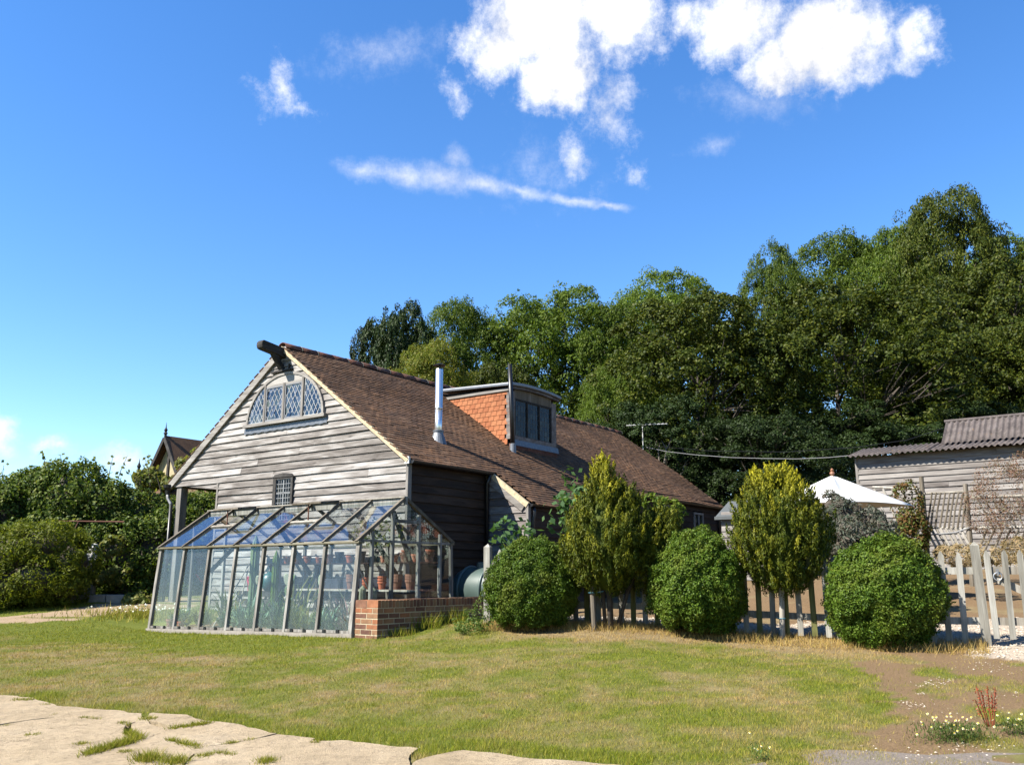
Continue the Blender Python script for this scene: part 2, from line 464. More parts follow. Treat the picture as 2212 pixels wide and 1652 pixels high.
M['terracotta_b'] = plain('old terracotta', (0.36, 0.16, 0.1), 0.85, var=0.4, scale=12)
M['pot_dark'] = plain('dark plastic pot', (0.03, 0.035, 0.06), 0.5)
M['pink'] = plain('pink plastic', (0.95, 0.05, 0.18), 0.45, var=0.15)
M['teal'] = plain('teal plastic', (0.02, 0.12, 0.12), 0.4, var=0.2)
M['tank'] = plain('green tank plastic', (0.13, 0.19, 0.17), 0.42, var=0.3, scale=3)
M['cream'] = plain('cream render', (0.62, 0.52, 0.3), 0.9, var=0.2, bump=0.2)
M['canvas'] = plain('white canvas', (1.0, 0.99, 0.96), 0.8, var=0.06, scale=3)
M['rust'] = plain('rusty iron', (0.22, 0.075, 0.035), 0.8, var=0.4, scale=20)
M['felt'] = plain('grey roofing felt', (0.13, 0.145, 0.15), 0.85, var=0.25, scale=12)
M['soil'] = plain('soil', (0.09, 0.062, 0.042), 0.95, var=0.5, scale=20, bump=0.8)
M['stone'] = plain('stone', (0.45, 0.4, 0.34), 0.9, var=0.35, scale=10, bump=0.5)
M['blue'] = plain('blue twine', (0.08, 0.3, 0.42), 0.7)
M['mortar'] = plain('lime mortar', (0.78, 0.64, 0.42), 0.95, var=0.25, scale=30, bump=0.5)
M['wire'] = plain('pale cable', (0.4, 0.4, 0.4), 0.6)
M['gold'] = plain('wooden finial', (0.45, 0.2, 0.1), 0.5)
M['metal_ring'] = plain('galvanised iron', (0.35, 0.36, 0.37), 0.4, 0.7)

def tile_mat(name, stops, rough=0.85, moss=None):
    m, t, out = new_mat(name)
    r = t.math('FRACT', t.math('ADD', rnd(t, True), rnd(t)))
    col = t.ramp(r, stops)
    n = t.noise(t.node('ShaderNodeTexCoord').outputs['Object'], 7, 6, 0.65)
    col = t.mix(1.0, col, t.mapr(n, 0.3, 0.75, 0.65, 1.25), 'MULTIPLY')
    n2 = t.noise(t.node('ShaderNodeTexCoord').outputs['Object'], 22, 3, 0.6)
    gp_ = t.node('ShaderNodeNewGeometry').outputs['Position']
    col = t.mix(1.0, col, t.mapr(t.noise(gp_, 0.9, 4, 0.6), 0.3, 0.7, 0.72, 1.2), 'MULTIPLY')
    if moss:
        col = t.mix(t.mapr(n2, 0.58, 0.72, 0, 0.6), col, moss)
    bsdf(t, out, col, rough, 0, 0.25, n2, 0.004, 0.6)
    return m
M['roof_tile'] = tile_mat('brown roof tile', [(0, (0.115, 0.06, 0.031)), (0.35, (0.145, 0.074, 0.037)), (0.7, (0.175, 0.088, 0.042)), (0.93, (0.2, 0.098, 0.044)), (1, (0.24, 0.14, 0.08))], moss=(0.19, 0.17, 0.13))
M['ridge_tile'] = tile_mat('ridge tile', [(0, (0.12, 0.05, 0.035)), (0.5, (0.2, 0.075, 0.045)), (1, (0.17, 0.1, 0.08))], moss=(0.3, 0.26, 0.2))
M['cheek_tile'] = tile_mat('orange hung tile', [(0, (0.42, 0.14, 0.055)), (0.5, (0.5, 0.175, 0.07)), (1, (0.56, 0.22, 0.095))], moss=(0.36, 0.13, 0.06))
M['brick'] = tile_mat('red brick', [(0, (0.2, 0.09, 0.06)), (0.3, (0.3, 0.14, 0.085)), (0.55, (0.4, 0.2, 0.1)), (0.75, (0.46, 0.26, 0.14)), (0.9, (0.48, 0.17, 0.07)), (1, (0.38, 0.27, 0.17))], moss=(0.3, 0.22, 0.14))
def corrug():
    m, t, out = new_mat('asbestos sheet')
    c = t.node('ShaderNodeTexCoord').outputs['Object']
    n = t.noise(c, 3.0, 6, 0.65); n2 = t.noise(c, 14, 5, 0.7)
    col = t.ramp(n, [(0.3, (0.08, 0.066, 0.062)), (0.55, (0.155, 0.128, 0.12)), (0.75, (0.22, 0.188, 0.18))])
    col = t.mix(t.mapr(n2, 0.55, 0.72, 0, 0.7), col, (0.34, 0.31, 0.25))
    col = t.mix(t.mapr(t.noise(c, 5, 3, 0.6), 0.66, 0.74, 0, 0.75), col, (0.42, 0.24, 0.07))
    bsdf(t, out, col, 0.9, 0, 0.2, n2, 0.006, 0.6)
    return m
M['corrugated'] = corrug()
def glass(name, ior=1.75, dust=0.06, dcol=(0.72, 0.76, 0.85), tint=(0.93, 0.96, 0.96)):
    m, t, out = new_mat(name)
    tr = t.node('ShaderNodeBsdfTransparent'); t.put(tr.inputs[0], tint)
    gl = t.node('ShaderNodeBsdfGlossy'); t.put(gl.inputs['Color'], (1, 1, 1)); t.put(gl.inputs['Roughness'], 0.02)
    c = obj_co(t)
    wv = t.noise(c, 2.2, 2, 0.5)
    bn = t.node('ShaderNodeBump'); t.put(bn.inputs['Height'], wv); t.put(bn.inputs['Distance'], 0.01); t.put(bn.inputs['Strength'], 0.12)
    t.l.new(bn.outputs[0], gl.inputs['Normal'])
    geo = t.node('ShaderNodeNewGeometry')
    dt = t.node('ShaderNodeVectorMath', operation='DOT_PRODUCT'); t.l.new(geo.outputs['Incoming'], dt.inputs[0]); t.l.new(geo.outputs['Normal'], dt.inputs[1])
    cs = t.math('ABSOLUTE', dt.outputs['Value'])
    f0 = ((ior - 1) / (ior + 1)) ** 2
    fr = t.math('ADD', f0, t.math('MULTIPLY', 1 - f0, t.math('POWER', t.math('SUBTRACT', 1.0, cs), 5.0)))
    mx = t.node('ShaderNodeMixShader'); t.l.new(fr, mx.inputs[0]); t.l.new(tr.outputs[0], mx.inputs[1]); t.l.new(gl.outputs[0], mx.inputs[2])
    df = t.node('ShaderNodeBsdfDiffuse'); t.put(df.inputs[0], dcol)
    n = t.noise(t.vmath('MULTIPLY', c, (5, 5, 1.6)), 1.2, 5, 0.65)
    m2 = t.node('ShaderNodeMixShader'); t.put(m2.inputs[0], t.math('MULTIPLY', t.mapr(n, 0.25, 0.8, 0.15, 1.8), dust))
    t.l.new(mx.outputs[0], m2.inputs[1]); t.l.new(df.outputs[0], m2.inputs[2]); t.l.new(m2.outputs[0], out.inputs[0])
    return m
M['glass'] = glass('greenhouse glass', 1.38, 0.009)
M['roof_glass'] = glass('greenhouse roof glass', 1.45, 0.006)
def pane_mat(name, lo, hi, ior=2.3):
    m, t, out = new_mat(name)
    r = rnd(t)
    col = t.ramp(r, [(0, lo), (0.45, lo), (0.6, hi), (1.0, hi)], 'CONSTANT')
    b = bsdf(t, out, t.mix(t.math('FRACT', t.math('MULTIPLY', r, 17)), (0.006, 0.006, 0.008), col), 0.06, 0, 0.5 if ior > 1.5 else 0.18)
    t.put(b.inputs['IOR'], ior)
    return m
M['pane'] = pane_mat('old leaded pane', (0.01, 0.01, 0.014), (0.13, 0.14, 0.17), 1.85)
M['pane_dark'] = pane_mat('dark leaded pane', (0.006, 0.006, 0.006), (0.02, 0.02, 0.018), 1.4)

# foliage
M['box_leaf'] = foliage('box leaf', tipattr='tip', tipcol=(0.2, 0.22, 0.03), cols=[(0.036, 0.075, 0.008), (0.07, 0.13, 0.012), (0.105, 0.18, 0.017), (0.15, 0.22, 0.025)], trans=0.25)
M['cypress'] = foliage('golden cypress spray', [(0.04, 0.06, 0.007), (0.072, 0.1, 0.01), (0.115, 0.14, 0.013)], 0.22, tipattr='tip', tipcol=(0.56, 0.5, 0.03), objvar=0.06)
M['oak_leaf'] = foliage('oak leaf', [(0.022, 0.036, 0.004), (0.04, 0.06, 0.006), (0.066, 0.086, 0.008), (0.11, 0.118, 0.012)], 0.24)
M['dark_leaf'] = foliage('dark holm leaf', [(0.016, 0.03, 0.008), (0.028, 0.05, 0.011), (0.042, 0.066, 0.014)], 0.15)
M['ash_leaf'] = foliage('ash leaf', [(0.045, 0.08, 0.010), (0.08, 0.132, 0.014), (0.118, 0.178, 0.018), (0.165, 0.21, 0.028)], 0.36)
M['lime_leaf'] = foliage('yellowing ash leaf', [(0.085, 0.125, 0.014), (0.14, 0.18, 0.02), (0.2, 0.21, 0.025), (0.26, 0.22, 0.04)], 0.38)
M['hedge_leaf'] = foliage('hedge leaf', [(0.036, 0.065, 0.01), (0.07, 0.115, 0.014), (0.12, 0.17, 0.024), (0.22, 0.24, 0.06)], 0.32, objvar=0.08)
M['shrub_leaf'] = foliage('yellow green shrub leaf', [(0.08, 0.11, 0.01), (0.15, 0.18, 0.016), (0.23, 0.24, 0.024)], 0.4)
M['vine_leaf'] = foliage('vine leaf', [(0.1, 0.14, 0.03), (0.17, 0.19, 0.05), (0.25, 0.22, 0.06)], 0.4)
M['fig_leaf'] = foliage('fig leaf', [(0.05, 0.11, 0.035), (0.08, 0.16, 0.05), (0.12, 0.2, 0.08)], 0.35)
M['buddleia'] = foliage('grey buddleia leaf', [(0.06, 0.075, 0.05), (0.1, 0.12, 0.085), (0.12, 0.09, 0.07), (0.16, 0.17, 0.13)], 0.25)
M['dry_leaf'] = foliage('dry brown climber leaf', [(0.17, 0.08, 0.05), (0.24, 0.13, 0.085), (0.3, 0.19, 0.13), (0.16, 0.15, 0.06)], 0.3)
M['russet_leaf'] = foliage('russet climber leaf', [(0.12, 0.05, 0.02), (0.18, 0.1, 0.03), (0.09, 0.12, 0.025), (0.12, 0.15, 0.03)], 0.3)
M['aloe'] = foliage('succulent leaf', [(0.06, 0.13, 0.075), (0.1, 0.2, 0.12), (0.17, 0.26, 0.17), (0.2, 0.26, 0.1)], 0.15)
M['aloe_pink'] = foliage('pink succulent leaf', [(0.3, 0.16, 0.15), (0.4, 0.26, 0.22), (0.2, 0.22, 0.13), (0.5, 0.4, 0.34)], 0.15)
M['cactus'] = plain('cactus skin', (0.17, 0.27, 0.09), 0.6, var=0.3, scale=12)
M['cactus_pale'] = plain('pale cactus skin', (0.42, 0.44, 0.3), 0.8, var=0.25, scale=30)
M['dock'] = foliage('red dock', [(0.28, 0.05, 0.025), (0.36, 0.09, 0.04), (0.2, 0.05, 0.03)], 0.2)
M['weed'] = foliage('weed leaf', [(0.06, 0.11, 0.02), (0.1, 0.16, 0.03), (0.16, 0.19, 0.05)], 0.35)
M['petal'] = foliage('white petal', [(0.8, 0.78, 0.6), (0.85, 0.84, 0.75)], 0.2, objvar=0.0)
M['petal_y'] = foliage('yellow petal', [(0.8, 0.55, 0.04), (0.85, 0.66, 0.1)], 0.2, objvar=0.0)
M['dry_grass'] = foliage('dry grass stalk', [(0.3, 0.2, 0.1), (0.42, 0.31, 0.17), (0.24, 0.2, 0.09)], 0.3)
def grass_mat():
    m, t, out = new_mat('lawn grass blade')
    a = t.node('ShaderNodeAttribute'); a.attribute_name = 'dry'
    r = rnd(t, True)
    gcol = t.ramp(r, [(0, (0.08, 0.11, 0.014)), (0.5, (0.14, 0.165, 0.022)), (0.85, (0.21, 0.215, 0.04)), (1, (0.34, 0.3, 0.1))])
    dcol = t.ramp(r, [(0, (0.24, 0.17, 0.075)), (0.5, (0.36, 0.27, 0.125)), (1, (0.46, 0.37, 0.2))])
    col = t.mix(a.outputs['Fac'], gcol, dcol)
    col = t.mix(1.0, col, t.mix(a.outputs['Fac'], (0.99, 1.0, 0.54), (0.96, 0.85, 0.66)), 'MULTIPLY')
    d = t.node('ShaderNodeBsdfDiffuse'); t.put(d.inputs[0], col)
    tr = t.node('ShaderNodeBsdfTranslucent'); t.put(tr.inputs[0], col)
    mx = t.node('ShaderNodeMixShader'); t.put(mx.inputs[0], 0.35)
    t.l.new(d.outputs[0], mx.inputs[1]); t.l.new(tr.outputs[0], mx.inputs[2]); t.l.new(mx.outputs[0], out.inputs[0])
    return m
M['grass'] = grass_mat()
def ground_mat():
    m, t, out = new_mat('lawn and earth')
    c = t.node('ShaderNodeTexCoord').outputs['Object']
    def A(k):
        a = t.node('ShaderNodeAttribute'); a.attribute_name = k; return a.outputs['Fac']
    n = t.noise(c, 9, 6, 0.7); nf = t.noise(c, 60, 4, 0.7)
    g = t.mix(t.mapr(n, 0.3, 0.7), (0.11, 0.14, 0.02), (0.19, 0.21, 0.035))
    d = t.mix(t.mapr(n, 0.3, 0.7), (0.24, 0.17, 0.085), (0.36, 0.28, 0.15))
    col = t.mix(A('dry'), g, d)
    e = t.mix(t.mapr(nf, 0.3, 0.7), (0.18, 0.115, 0.06), (0.33, 0.22, 0.12))
    col = t.mix(A('earth'), col, e)
    gr = t.mix(t.mapr(nf, 0.35, 0.65), (0.45, 0.35, 0.25), (0.72, 0.62, 0.5))
    col = t.mix(A('gravel'), col, gr)
    dr = t.mix(t.mapr(nf, 0.35, 0.65), (0.36, 0.25, 0.155), (0.55, 0.42, 0.28))
    col = t.mix(A('drive'), col, dr)
    bsdf(t, out, col, 0.95, 0, 0.1, t.math('ADD', n, nf), 0.02, 0.7)
    return m
M['ground'] = ground_mat()
def concrete_mat():
    m, t, out = new_mat('old concrete')
    c = obj_co(t, False)
    n = t.noise(c, 1.6, 6, 0.65); nf = t.noise(c, 45, 5, 0.75); ns = t.noise(c, 130, 3, 0.7)
    col = t.ramp(n, [(0.25, (0.52, 0.4, 0.245)), (0.5, (0.66, 0.515, 0.33)), (0.75, (0.74, 0.6, 0.41))])
    col = t.mix(t.mapr(nf, 0.5, 0.7, 0, 0.55), col, (0.34, 0.25, 0.16))
    col = t.mix(t.mapr(ns, 0.58, 0.7, 0, 0.6), col, (0.72, 0.64, 0.5))
    st = t.noise(c, 0.8, 3, 0.5)
    col = t.mix(t.mapr(st, 0.55, 0.75, 0, 0.5), col, (0.4, 0.29, 0.19))
    pit = t.noise(c, 18, 4, 0.7)
    col = t.mix(t.mapr(pit, 0.54, 0.68, 0, 0.6), col, (0.32, 0.24, 0.16))
    grit = t.noise(c, 6, 5, 0.7)
    col = t.mix(1.0, col, t.mapr(grit, 0.3, 0.7, 0.78, 1.12), 'MULTIPLY')
    vo = t.node('ShaderNodeTexVoronoi', feature='DISTANCE_TO_EDGE')
    wv_ = t.vmath('MULTIPLY', t.vmath('SUBTRACT', t.noise(c, 2.4, 5, 0.65, out=1), (0.5, 0.5, 0.5)), (0.9, 0.9, 0.9))
    t.put(vo.inputs['Vector'], t.vmath('ADD', c, wv_)); t.put(vo.inputs['Scale'], 1.1)
    ck = t.math('MULTIPLY', t.mapr(vo.outputs['Distance'], 0.002, 0.012, 0.75, 0.0), t.mapr(t.noise(c, 1.1, 2, 0.5), 0.45, 0.6))
    col = t.mix(ck, col, (0.14, 0.1, 0.065))
    bsdf(t, out, col, 0.95, 0, 0.15, t.math('ADD', t.math('ADD', nf, ns), pit), 0.012, 1.0)
    return m
M['concrete'] = concrete_mat()
M['tarmac'] = plain('worn grey gravel', (0.33, 0.27, 0.22), 0.95, var=0.5, scale=60, bump=0.8)
def pebble_mat():
    m, t, out = new_mat('pale flint')
    r = rnd(t, True)
    bsdf(t, out, t.ramp(r, [(0, (0.34, 0.26, 0.18)), (0.3, (0.52, 0.42, 0.31)), (0.7, (0.66, 0.56, 0.43)), (1, (0.82, 0.76, 0.66))]), 0.8, 0, 0.3)
    return m
M['pebble'] = pebble_mat()

# ---------------------------------------------------------------- ground, drive, concrete, lawn
def inpoly(x, y, poly):
    x = np.asarray(x); y = np.asarray(y); r = np.zeros(x.shape, bool); n = len(poly)
    for i in range(n):
        x0, y0 = poly[i][:2]; x1, y1 = poly[(i + 1) % n][:2]
        c = ((y0 > y) != (y1 > y)) & (x < (x1 - x0) * (y - y0) / (y1 - y0 + 1e-12) + x0)
        r ^= c
    return r
def c1(x, y): return (x / 2.765 * 0.8534, (1700 + y / 2.765) * 0.8534)
def c2(x, y): return ((700 + x / 2.765) * 0.8534, (1700 + y / 2.765) * 0.8534)
EDGE = [(-600, 120), (-250, 160), (0, 172), (120, 178), (240, 192), (420, 245), (640, 270), (800, 278), (1000, 300), (1060, 298), (1300, 312), (1480, 357), (1650, 366), (1800, 405), (1950, 445), (2212, 478)]
EDGE2 = [(250, 492), (450, 492), (720, 520), (1000, 548), (940, 600), (965, 636), (1100, 600), (1300, 562), (1500, 575), (1700, 612), (2212, 648), (2700, 690)]
conc_px = [c1(*p) for p in EDGE] + [c2(*p) for p in EDGE2] + [c2(2700, 1500), c1(-900, 1500), c1(-900, 200)]
CONC = [gat(*p) for p in conc_px]
DRIVE = [gat(*p) for p in [(-260, 1362), (-100, 1352), (0, 1346), (140, 1341), (235, 1329), (335, 1317), (420, 1312), (420, 1290), (330, 1294), (250, 1299), (110, 1322), (0, 1332), (-260, 1345)]]
GRAVEL = [(5.55, 10.9), (5.1, 10.35), (5.6, 9.7), (6.3, 9.35), (8.5, 8.9), (9.5, 11), (7.2, 12.6), (3.0, 13.4), (0.3, 14.6), (0.1, 14.1), (2.2, 12.75), (4.6, 11.55)]
EARTH = [gat(*p) for p in [(1850, 1450), (1900, 1408), (2100, 1398), (2400, 1395), (2400, 1660), (1900, 1675), (1860, 1560)]]
BACKYARD = [(0.2, 14.3), (6.4, 11.2), (9.5, 11), (14, 18), (10, 23), (2, 23)]
GHPLOT = [FW(0.02, 0, 0), FW(2.4, 0, 0), FW(2.4, 5.2, 0), FW(0.02, 5.2, 0)]
FENCE_L = Vector((-0.36, 13.7, 0)); FENCE_R = Vector((5.66, 10.9, 0))
def fence_dist(x, y):
    d = (FENCE_R - FENCE_L).normalized()
    return (x - FENCE_L.x) * d.y * -1 + (y - FENCE_L.y) * d.x      # positive behind the fence
def fields(x, y):
    wx = x + (fbm(x, y, 1.1) - 0.5) * 1.5 + (fbm(x, y, 6.0, 3) - 0.5) * 0.5
    wy = y + (fbm(x + 40, y, 1.1) - 0.5) * 1.1 + (fbm(x + 40, y, 6.0, 3) - 0.5) * 0.5
    vx = x + (fbm(x, y, 3.0, 4) - 0.5) * 0.5; vy = y + (fbm(x + 40, y, 3.0, 4) - 0.5) * 0.5
    big = fbm(x + 9, y - 4, 0.45, 4); med = fbm(x, y, 1.7, 4)
    dry = 0.25 + (big - 0.5) * 1.0 + (med - 0.5) * 1.2 + (fbm(x + 2, y, 5.5, 3) - 0.5) * 1.3
    a = (x - O.x) * UX.x + (y - O.y) * UX.y; b = (x - O.x) * VX.x + (y - O.y) * VX.y
    dry = dry - 0.55 * sstep(a, -2.3, -0.8) * sstep(b, -0.7, 0.6) * (1 - sstep(a, 1, 2))
    fd = fence_dist(x, y)
    dry = dry + 0.95 * sstep(fd, -1.35, -0.75) * sstep(x, -0.6, 0.3) + 0.35 * sstep(fd, -2.2, -1.2) * sstep(x, -0.5, 1)
    dry = dry + 0.5 * sstep(-x, 2.6, 3.6) * sstep(-np.abs(y - 9.2), -1.3, -0.4) * (1 - sstep(-x, 6, 9) * 0.5)
    dc = inpoly(x - 0.0, y - 0.42, CONC)
    dry = np.where(dc, dry - 0.38, dry)
    earth = (inpoly(wx, wy, EARTH) | inpoly(wx, wy, BACKYARD) | inpoly(x, y, GHPLOT)).astype(float)
    earth = np.maximum(earth, 0.55 * sstep(fd, -1.0, -0.6) * sstep(x, -0.6, 0.3) * sstep(fbm(x, y, 3, 3), 0.4, 0.6))
    earth = earth * np.where(inpoly(x, y, GHPLOT), 1, 1 - 0.9 * sstep(fbm(x + 3, y + 8, 2.2, 4), 0.57, 0.7))
    gravel = inpoly(vx, vy, GRAVEL).astype(float)
    drive = inpoly(vx, vy, DRIVE).astype(float) * (1 - 0.9 * sstep(fbm(x * 0.5, y * 2, 1.5, 3), 0.62, 0.7))
    conc = inpoly(x, y, CONC)
    return np.clip(dry, 0, 1), earth, gravel, drive, conc
def axis(lo, hi, step, far_lo, far_hi):
    c = list(np.arange(lo, hi + step / 2, step))
    s = step; v = hi
    while v < far_hi:
        s *= 1.28; v += s; c.append(v)
    s = step; v = lo; pre = []
    while v > far_lo:
        s *= 1.28; v -= s; pre.append(v)
    return np.array(pre[::-1] + c)
gx = axis(-11, 10, 0.12, -700, 700); gy = axis(4.5, 21, 0.12, -300, 1200)
X, Y = np.meshgrid(gx, gy)
Z = ground(X, Y)
dry, earth, gravel, drive, conc = fields(X, Y)
near = (np.abs(X) < 12) & (Y > 4) & (Y < 22)
Z = Z + np.where(near, (fbm(X, Y, 2.2, 4) - 0.5) * 0.05 * (1 - conc), 0) - 0.02 * conc
V = np.stack([X, Y, Z], -1).reshape(-1, 3)
nx = len(gx); ny = len(gy)
i = np.arange(nx - 1)[None, :] + np.arange(ny - 1)[:, None] * nx
Fq = np.stack([i, i + 1, i + nx + 1, i + nx], -1).reshape(-1)
gm = bpy.data.meshes.new('ground')
gm.vertices.add(len(V)); gm.vertices.foreach_set('co', V.astype(np.float32).ravel())
gm.loops.add(len(Fq)); gm.loops.foreach_set('vertex_index', Fq.astype(np.int32))
gm.polygons.add(len(Fq) // 4); gm.polygons.foreach_set('loop_start', np.arange(0, len(Fq), 4, dtype=np.int32))
gm.update(calc_edges=True)
for k, a in (('dry', dry), ('earth', earth), ('gravel', gravel), ('drive', drive)):
    q = gm.attributes.new(k, 'FLOAT', 'POINT'); q.data.foreach_set('value', a.astype(np.float32).ravel())
gm.shade_smooth(); gm.materials.append(M['ground'])
structure('ground', gm)

# concrete slabs, broken apart along the cracks
SLABS = [
    [(-600, 120), (-250, 160), (0, 172), (120, 178), (240, 192), (420, 245), (640, 270), (800, 278), (1000, 300), (1000, 340), (900, 380), (700, 347), (500, 320), (230, 346), (0, 382), (-600, 470)],
    [(-600, 470), (0, 382), (230, 346), (500, 320), (700, 347), (900, 380), (890, 440), (960, 490), (800, 540), (610, 592), (300, 650), (0, 720), (-700, 860)],
    [(1040, 304), (1060, 298), (1300, 312), (1480, 357), (1380, 378), (1200, 410), (1130, 390), (1000, 340)],
    [(900, 380), (1000, 340), (1130, 390), (1200, 410), (1070, 460), (960, 490), (890, 440)],
    [(1200, 410), (1380, 378), (1480, 357), (1650, 366), (1800, 405), (1950, 445), (1800, 480), (1600, 515), (1400, 545), (1180, 490), (1070, 460)],
    [(960, 490), (1070, 460), (1180, 490), (1400, 545), (1330, 620), (1200, 760), (700, 800), (300, 860), (0, 980), (-700, 1100), (-700, 860), (0, 720), (300, 650), (610, 592), (800, 540)],
    [(1400, 545), (1600, 515), (1800, 480), (1950, 445), (2212, 478), 'c2', (250, 492), (450, 492), (720, 520), (1000, 548), (930, 600), (940, 650), (900, 900), 'c1', (2400, 1100), (1300, 1000), (1200, 760), (1330, 620)],
    ['c1', (-700, 1100), (0, 980), (300, 860), (700, 800), (1200, 760), (1300, 1000), (2400, 1100), (2400, 1500), (-900, 1500)],
    ['c2', (965, 640), (1100, 602), (1300, 562), (1500, 575), (1700, 612), (2212, 648), (2700, 690), (2700, 1500), (930, 1500), (905, 900), (945, 655)],
]
croot = bpy.data.objects.new('concrete_drive', None); COL.objects.link(croot); croot['kind'] = 'structure'
crack_pts = []
for sl in SLABS:
    f = c1; pts = []
    for p in sl:
        if p == 'c1': f = c1
        elif p == 'c2': f = c2
        else: pts.append(gat(*f(*p)))
    cen = sum(pts, Vector()) / len(pts)
    den = []
    for k in range(len(pts)):
        p, q = pts[k], pts[(k + 1) % len(pts)]
        L = (q - p).length; m = max(1, min(30, int(L / 0.07)))
        for j in range(m):
            r = p.lerp(q, j / m)
            e = (fbm(np.array([r.x]), np.array([r.y]), 5.0, 4)[0] - 0.5) * 0.10
            nrm = Vector((-(q - p).y, (q - p).x, 0)).normalized()
            den.append(r + nrm * e)
            if random.random() < 0.6: crack_pts.append(Vector(den[-1]))
    out = []
    nd = len(den)
    for k in range(nd):                                # a small inset leaves the crack open
        d = (den[(k + 1) % nd] - den[k - 1]); nn = Vector((-d.y, d.x, 0)).normalized()
        p = den[k]
        if (cen - p).dot(nn) < 0: nn = -nn
        r = p + nn * (0.008 + 0.012 * random.random())
        out.append(Vector((r.x, r.y, gz(r.x, r.y) + 0.018)))
    mb = MB(); mb.prism(out, (0, 0, -0.07))
    o = link('concrete_slab', mb.data('concrete_slab', (0, 0, 0), M['concrete']), croot)
mb = MB()
tp = [gat(*p) for p in [(1600, 1658), (1700, 1640), (1790, 1622), (1900, 1625), (2010, 1634), (2120, 1628), (2300, 1632), (2300, 1800), (1500, 1800)]]
mb.prism([p + Vector((0, 0, 0.012)) for p in tp], (0, 0, -0.05))
structure('gravel_apron', mb.data('gravel_apron', (0, 0, 0), M['tarmac']))

def blades(P, h, wd, dryv, name, mat, lean=0.6):
    n = len(P)
    th = rng.random(n) * 2 * np.pi; th2 = rng.random(n) * 2 * np.pi
    sx = np.stack([np.cos(th), np.sin(th), np.zeros(n)], 1) * (wd / 2)[:, None]
    ln = np.stack([np.cos(th2), np.sin(th2), np.zeros(n)], 1) * (h * lean * rng.random(n))[:, None]
    top = P + ln + np.stack([np.zeros(n), np.zeros(n), h], 1)
    V = np.stack([P - sx, P + sx, top], 1)
    return quads(name, V, mat, 3, {'dry': dryv})
n = 560000
yy = np.exp(rng.uniform(math.log(5.2), math.log(20), n)); xx = rng.uniform(-0.64, 0.64, n) * yy
dr, ea, gr, dv, co = fields(xx, yy)
aa = (xx - O.x) * UX.x + (yy - O.y) * UX.y; bb = (xx - O.x) * VX.x + (yy - O.y) * VX.y
fd = fence_dist(xx, yy)
keep = (~co) & (rng.random(n) > ea * 0.93) & (rng.random(n) > gr * 0.99) & (rng.random(n) > dv * 0.97)
keep &= ~((aa > -0.05) & (bb > -0.5) & (bb < 9)) & ~((fd > 0.0) & (xx > -0.6))
keep &= ~((xx > 3.1) & (yy < 6.3 + 0.05 * (xx - 3)))
keep &= rng.random(n) > 0.55 * sstep(fbm(xx + 71, yy, 2.6, 4), 0.5, 0.62) * dr
xx, yy, dr, aa, bb = xx[keep], yy[keep], dr[keep], aa[keep], bb[keep]
edge = inpoly(xx, yy - 0.3, CONC) | ((aa > -0.3) & (aa < 0) & (bb > -0.6) & (bb < 5.4))
h = (0.012 + 0.022 * rng.random(len(xx))) * (0.75 + 0.7 * fbm(xx + 5, yy, 2.5, 3)) * np.where(edge, 1.5, 1.0)
dd = np.clip(dr + rng.normal(0, 0.2, len(xx)), 0, 1)
P = np.stack([xx, yy, ground(xx, yy) + (fbm(xx, yy, 2.2, 4) - 0.5) * 0.05 - 0.004], 1)
g = link('lawn_grass', blades(P, h, 0.0038 * np.maximum(1, yy / 7.5), dd, 'lawn_grass', M['grass'], 1.1))
tag(g, 'short patchy green and straw coloured lawn in front of greenhouse', 'grass', kind='stuff')
# tufts along the cracks of the concrete
tufts = []
def c1p(x, y): return gat(*c1(x, y))
for (x0, y0, x1, y1, k, s) in [(610, 592, 960, 492, 2600, 1.5), (890, 432, 968, 492, 900, 1.2), (1180, 490, 1410, 548, 900, 1.0), (1270, 402, 1470, 372, 900, 1.1), (1195, 410, 1245, 404, 300, 1), (570, 328, 700, 345, 350, 0.7), (840, 368, 900, 380, 250, 0.8),
                              (990, 342, 1075, 342, 400, 1), (100, 210, 240, 205, 500, 0.9), (300, 240, 345, 240, 150, 0.7), (180, 457, 260, 455, 250, 0.8), (530, 518, 615, 518, 300, 0.8), (970, 625, 1100, 630, 1100, 1.7), (1150, 650, 1290, 650, 900, 1.6),
                              (1390, 605, 1470, 600, 350, 0.9), (1490, 580, 1640, 595, 500, 0.8), (1580, 515, 1650, 510, 300, 0.8), (1720, 490, 1780, 485, 150, 0.7), (1820, 648, 1910, 645, 600, 1.2), (840, 575, 920, 575, 350, 0.8), (20, 388, 60, 386, 120, 0.6), (360, 312, 390, 312, 80, 0.6), (2190, 508, 2240, 505, 150, 1)]:
    p = c1p(x0, y0); q = c1p(x1, y1)
    for j in range(k // 2):
        r = p.lerp(q, rng.random())
        tufts.append((r.x + rng.normal(0, 0.018 * s), r.y + rng.normal(0, 0.03 * s), s))
tufts = np.array(tufts)
P = np.stack([tufts[:, 0], tufts[:, 1], ground(tufts[:, 0], tufts[:, 1]) + 0.005], 1)
g = link('crack_grass', blades(P, (0.02 + 0.03 * rng.random(len(P))) * tufts[:, 2], np.full(len(P), 0.007), np.clip(rng.normal(0.1, 0.2, len(P)), 0, 1), 'crack_grass', M['grass'], 1.4))
tag(g, 'green grass and weeds growing in the cracks of the concrete', 'grass', kind='stuff')

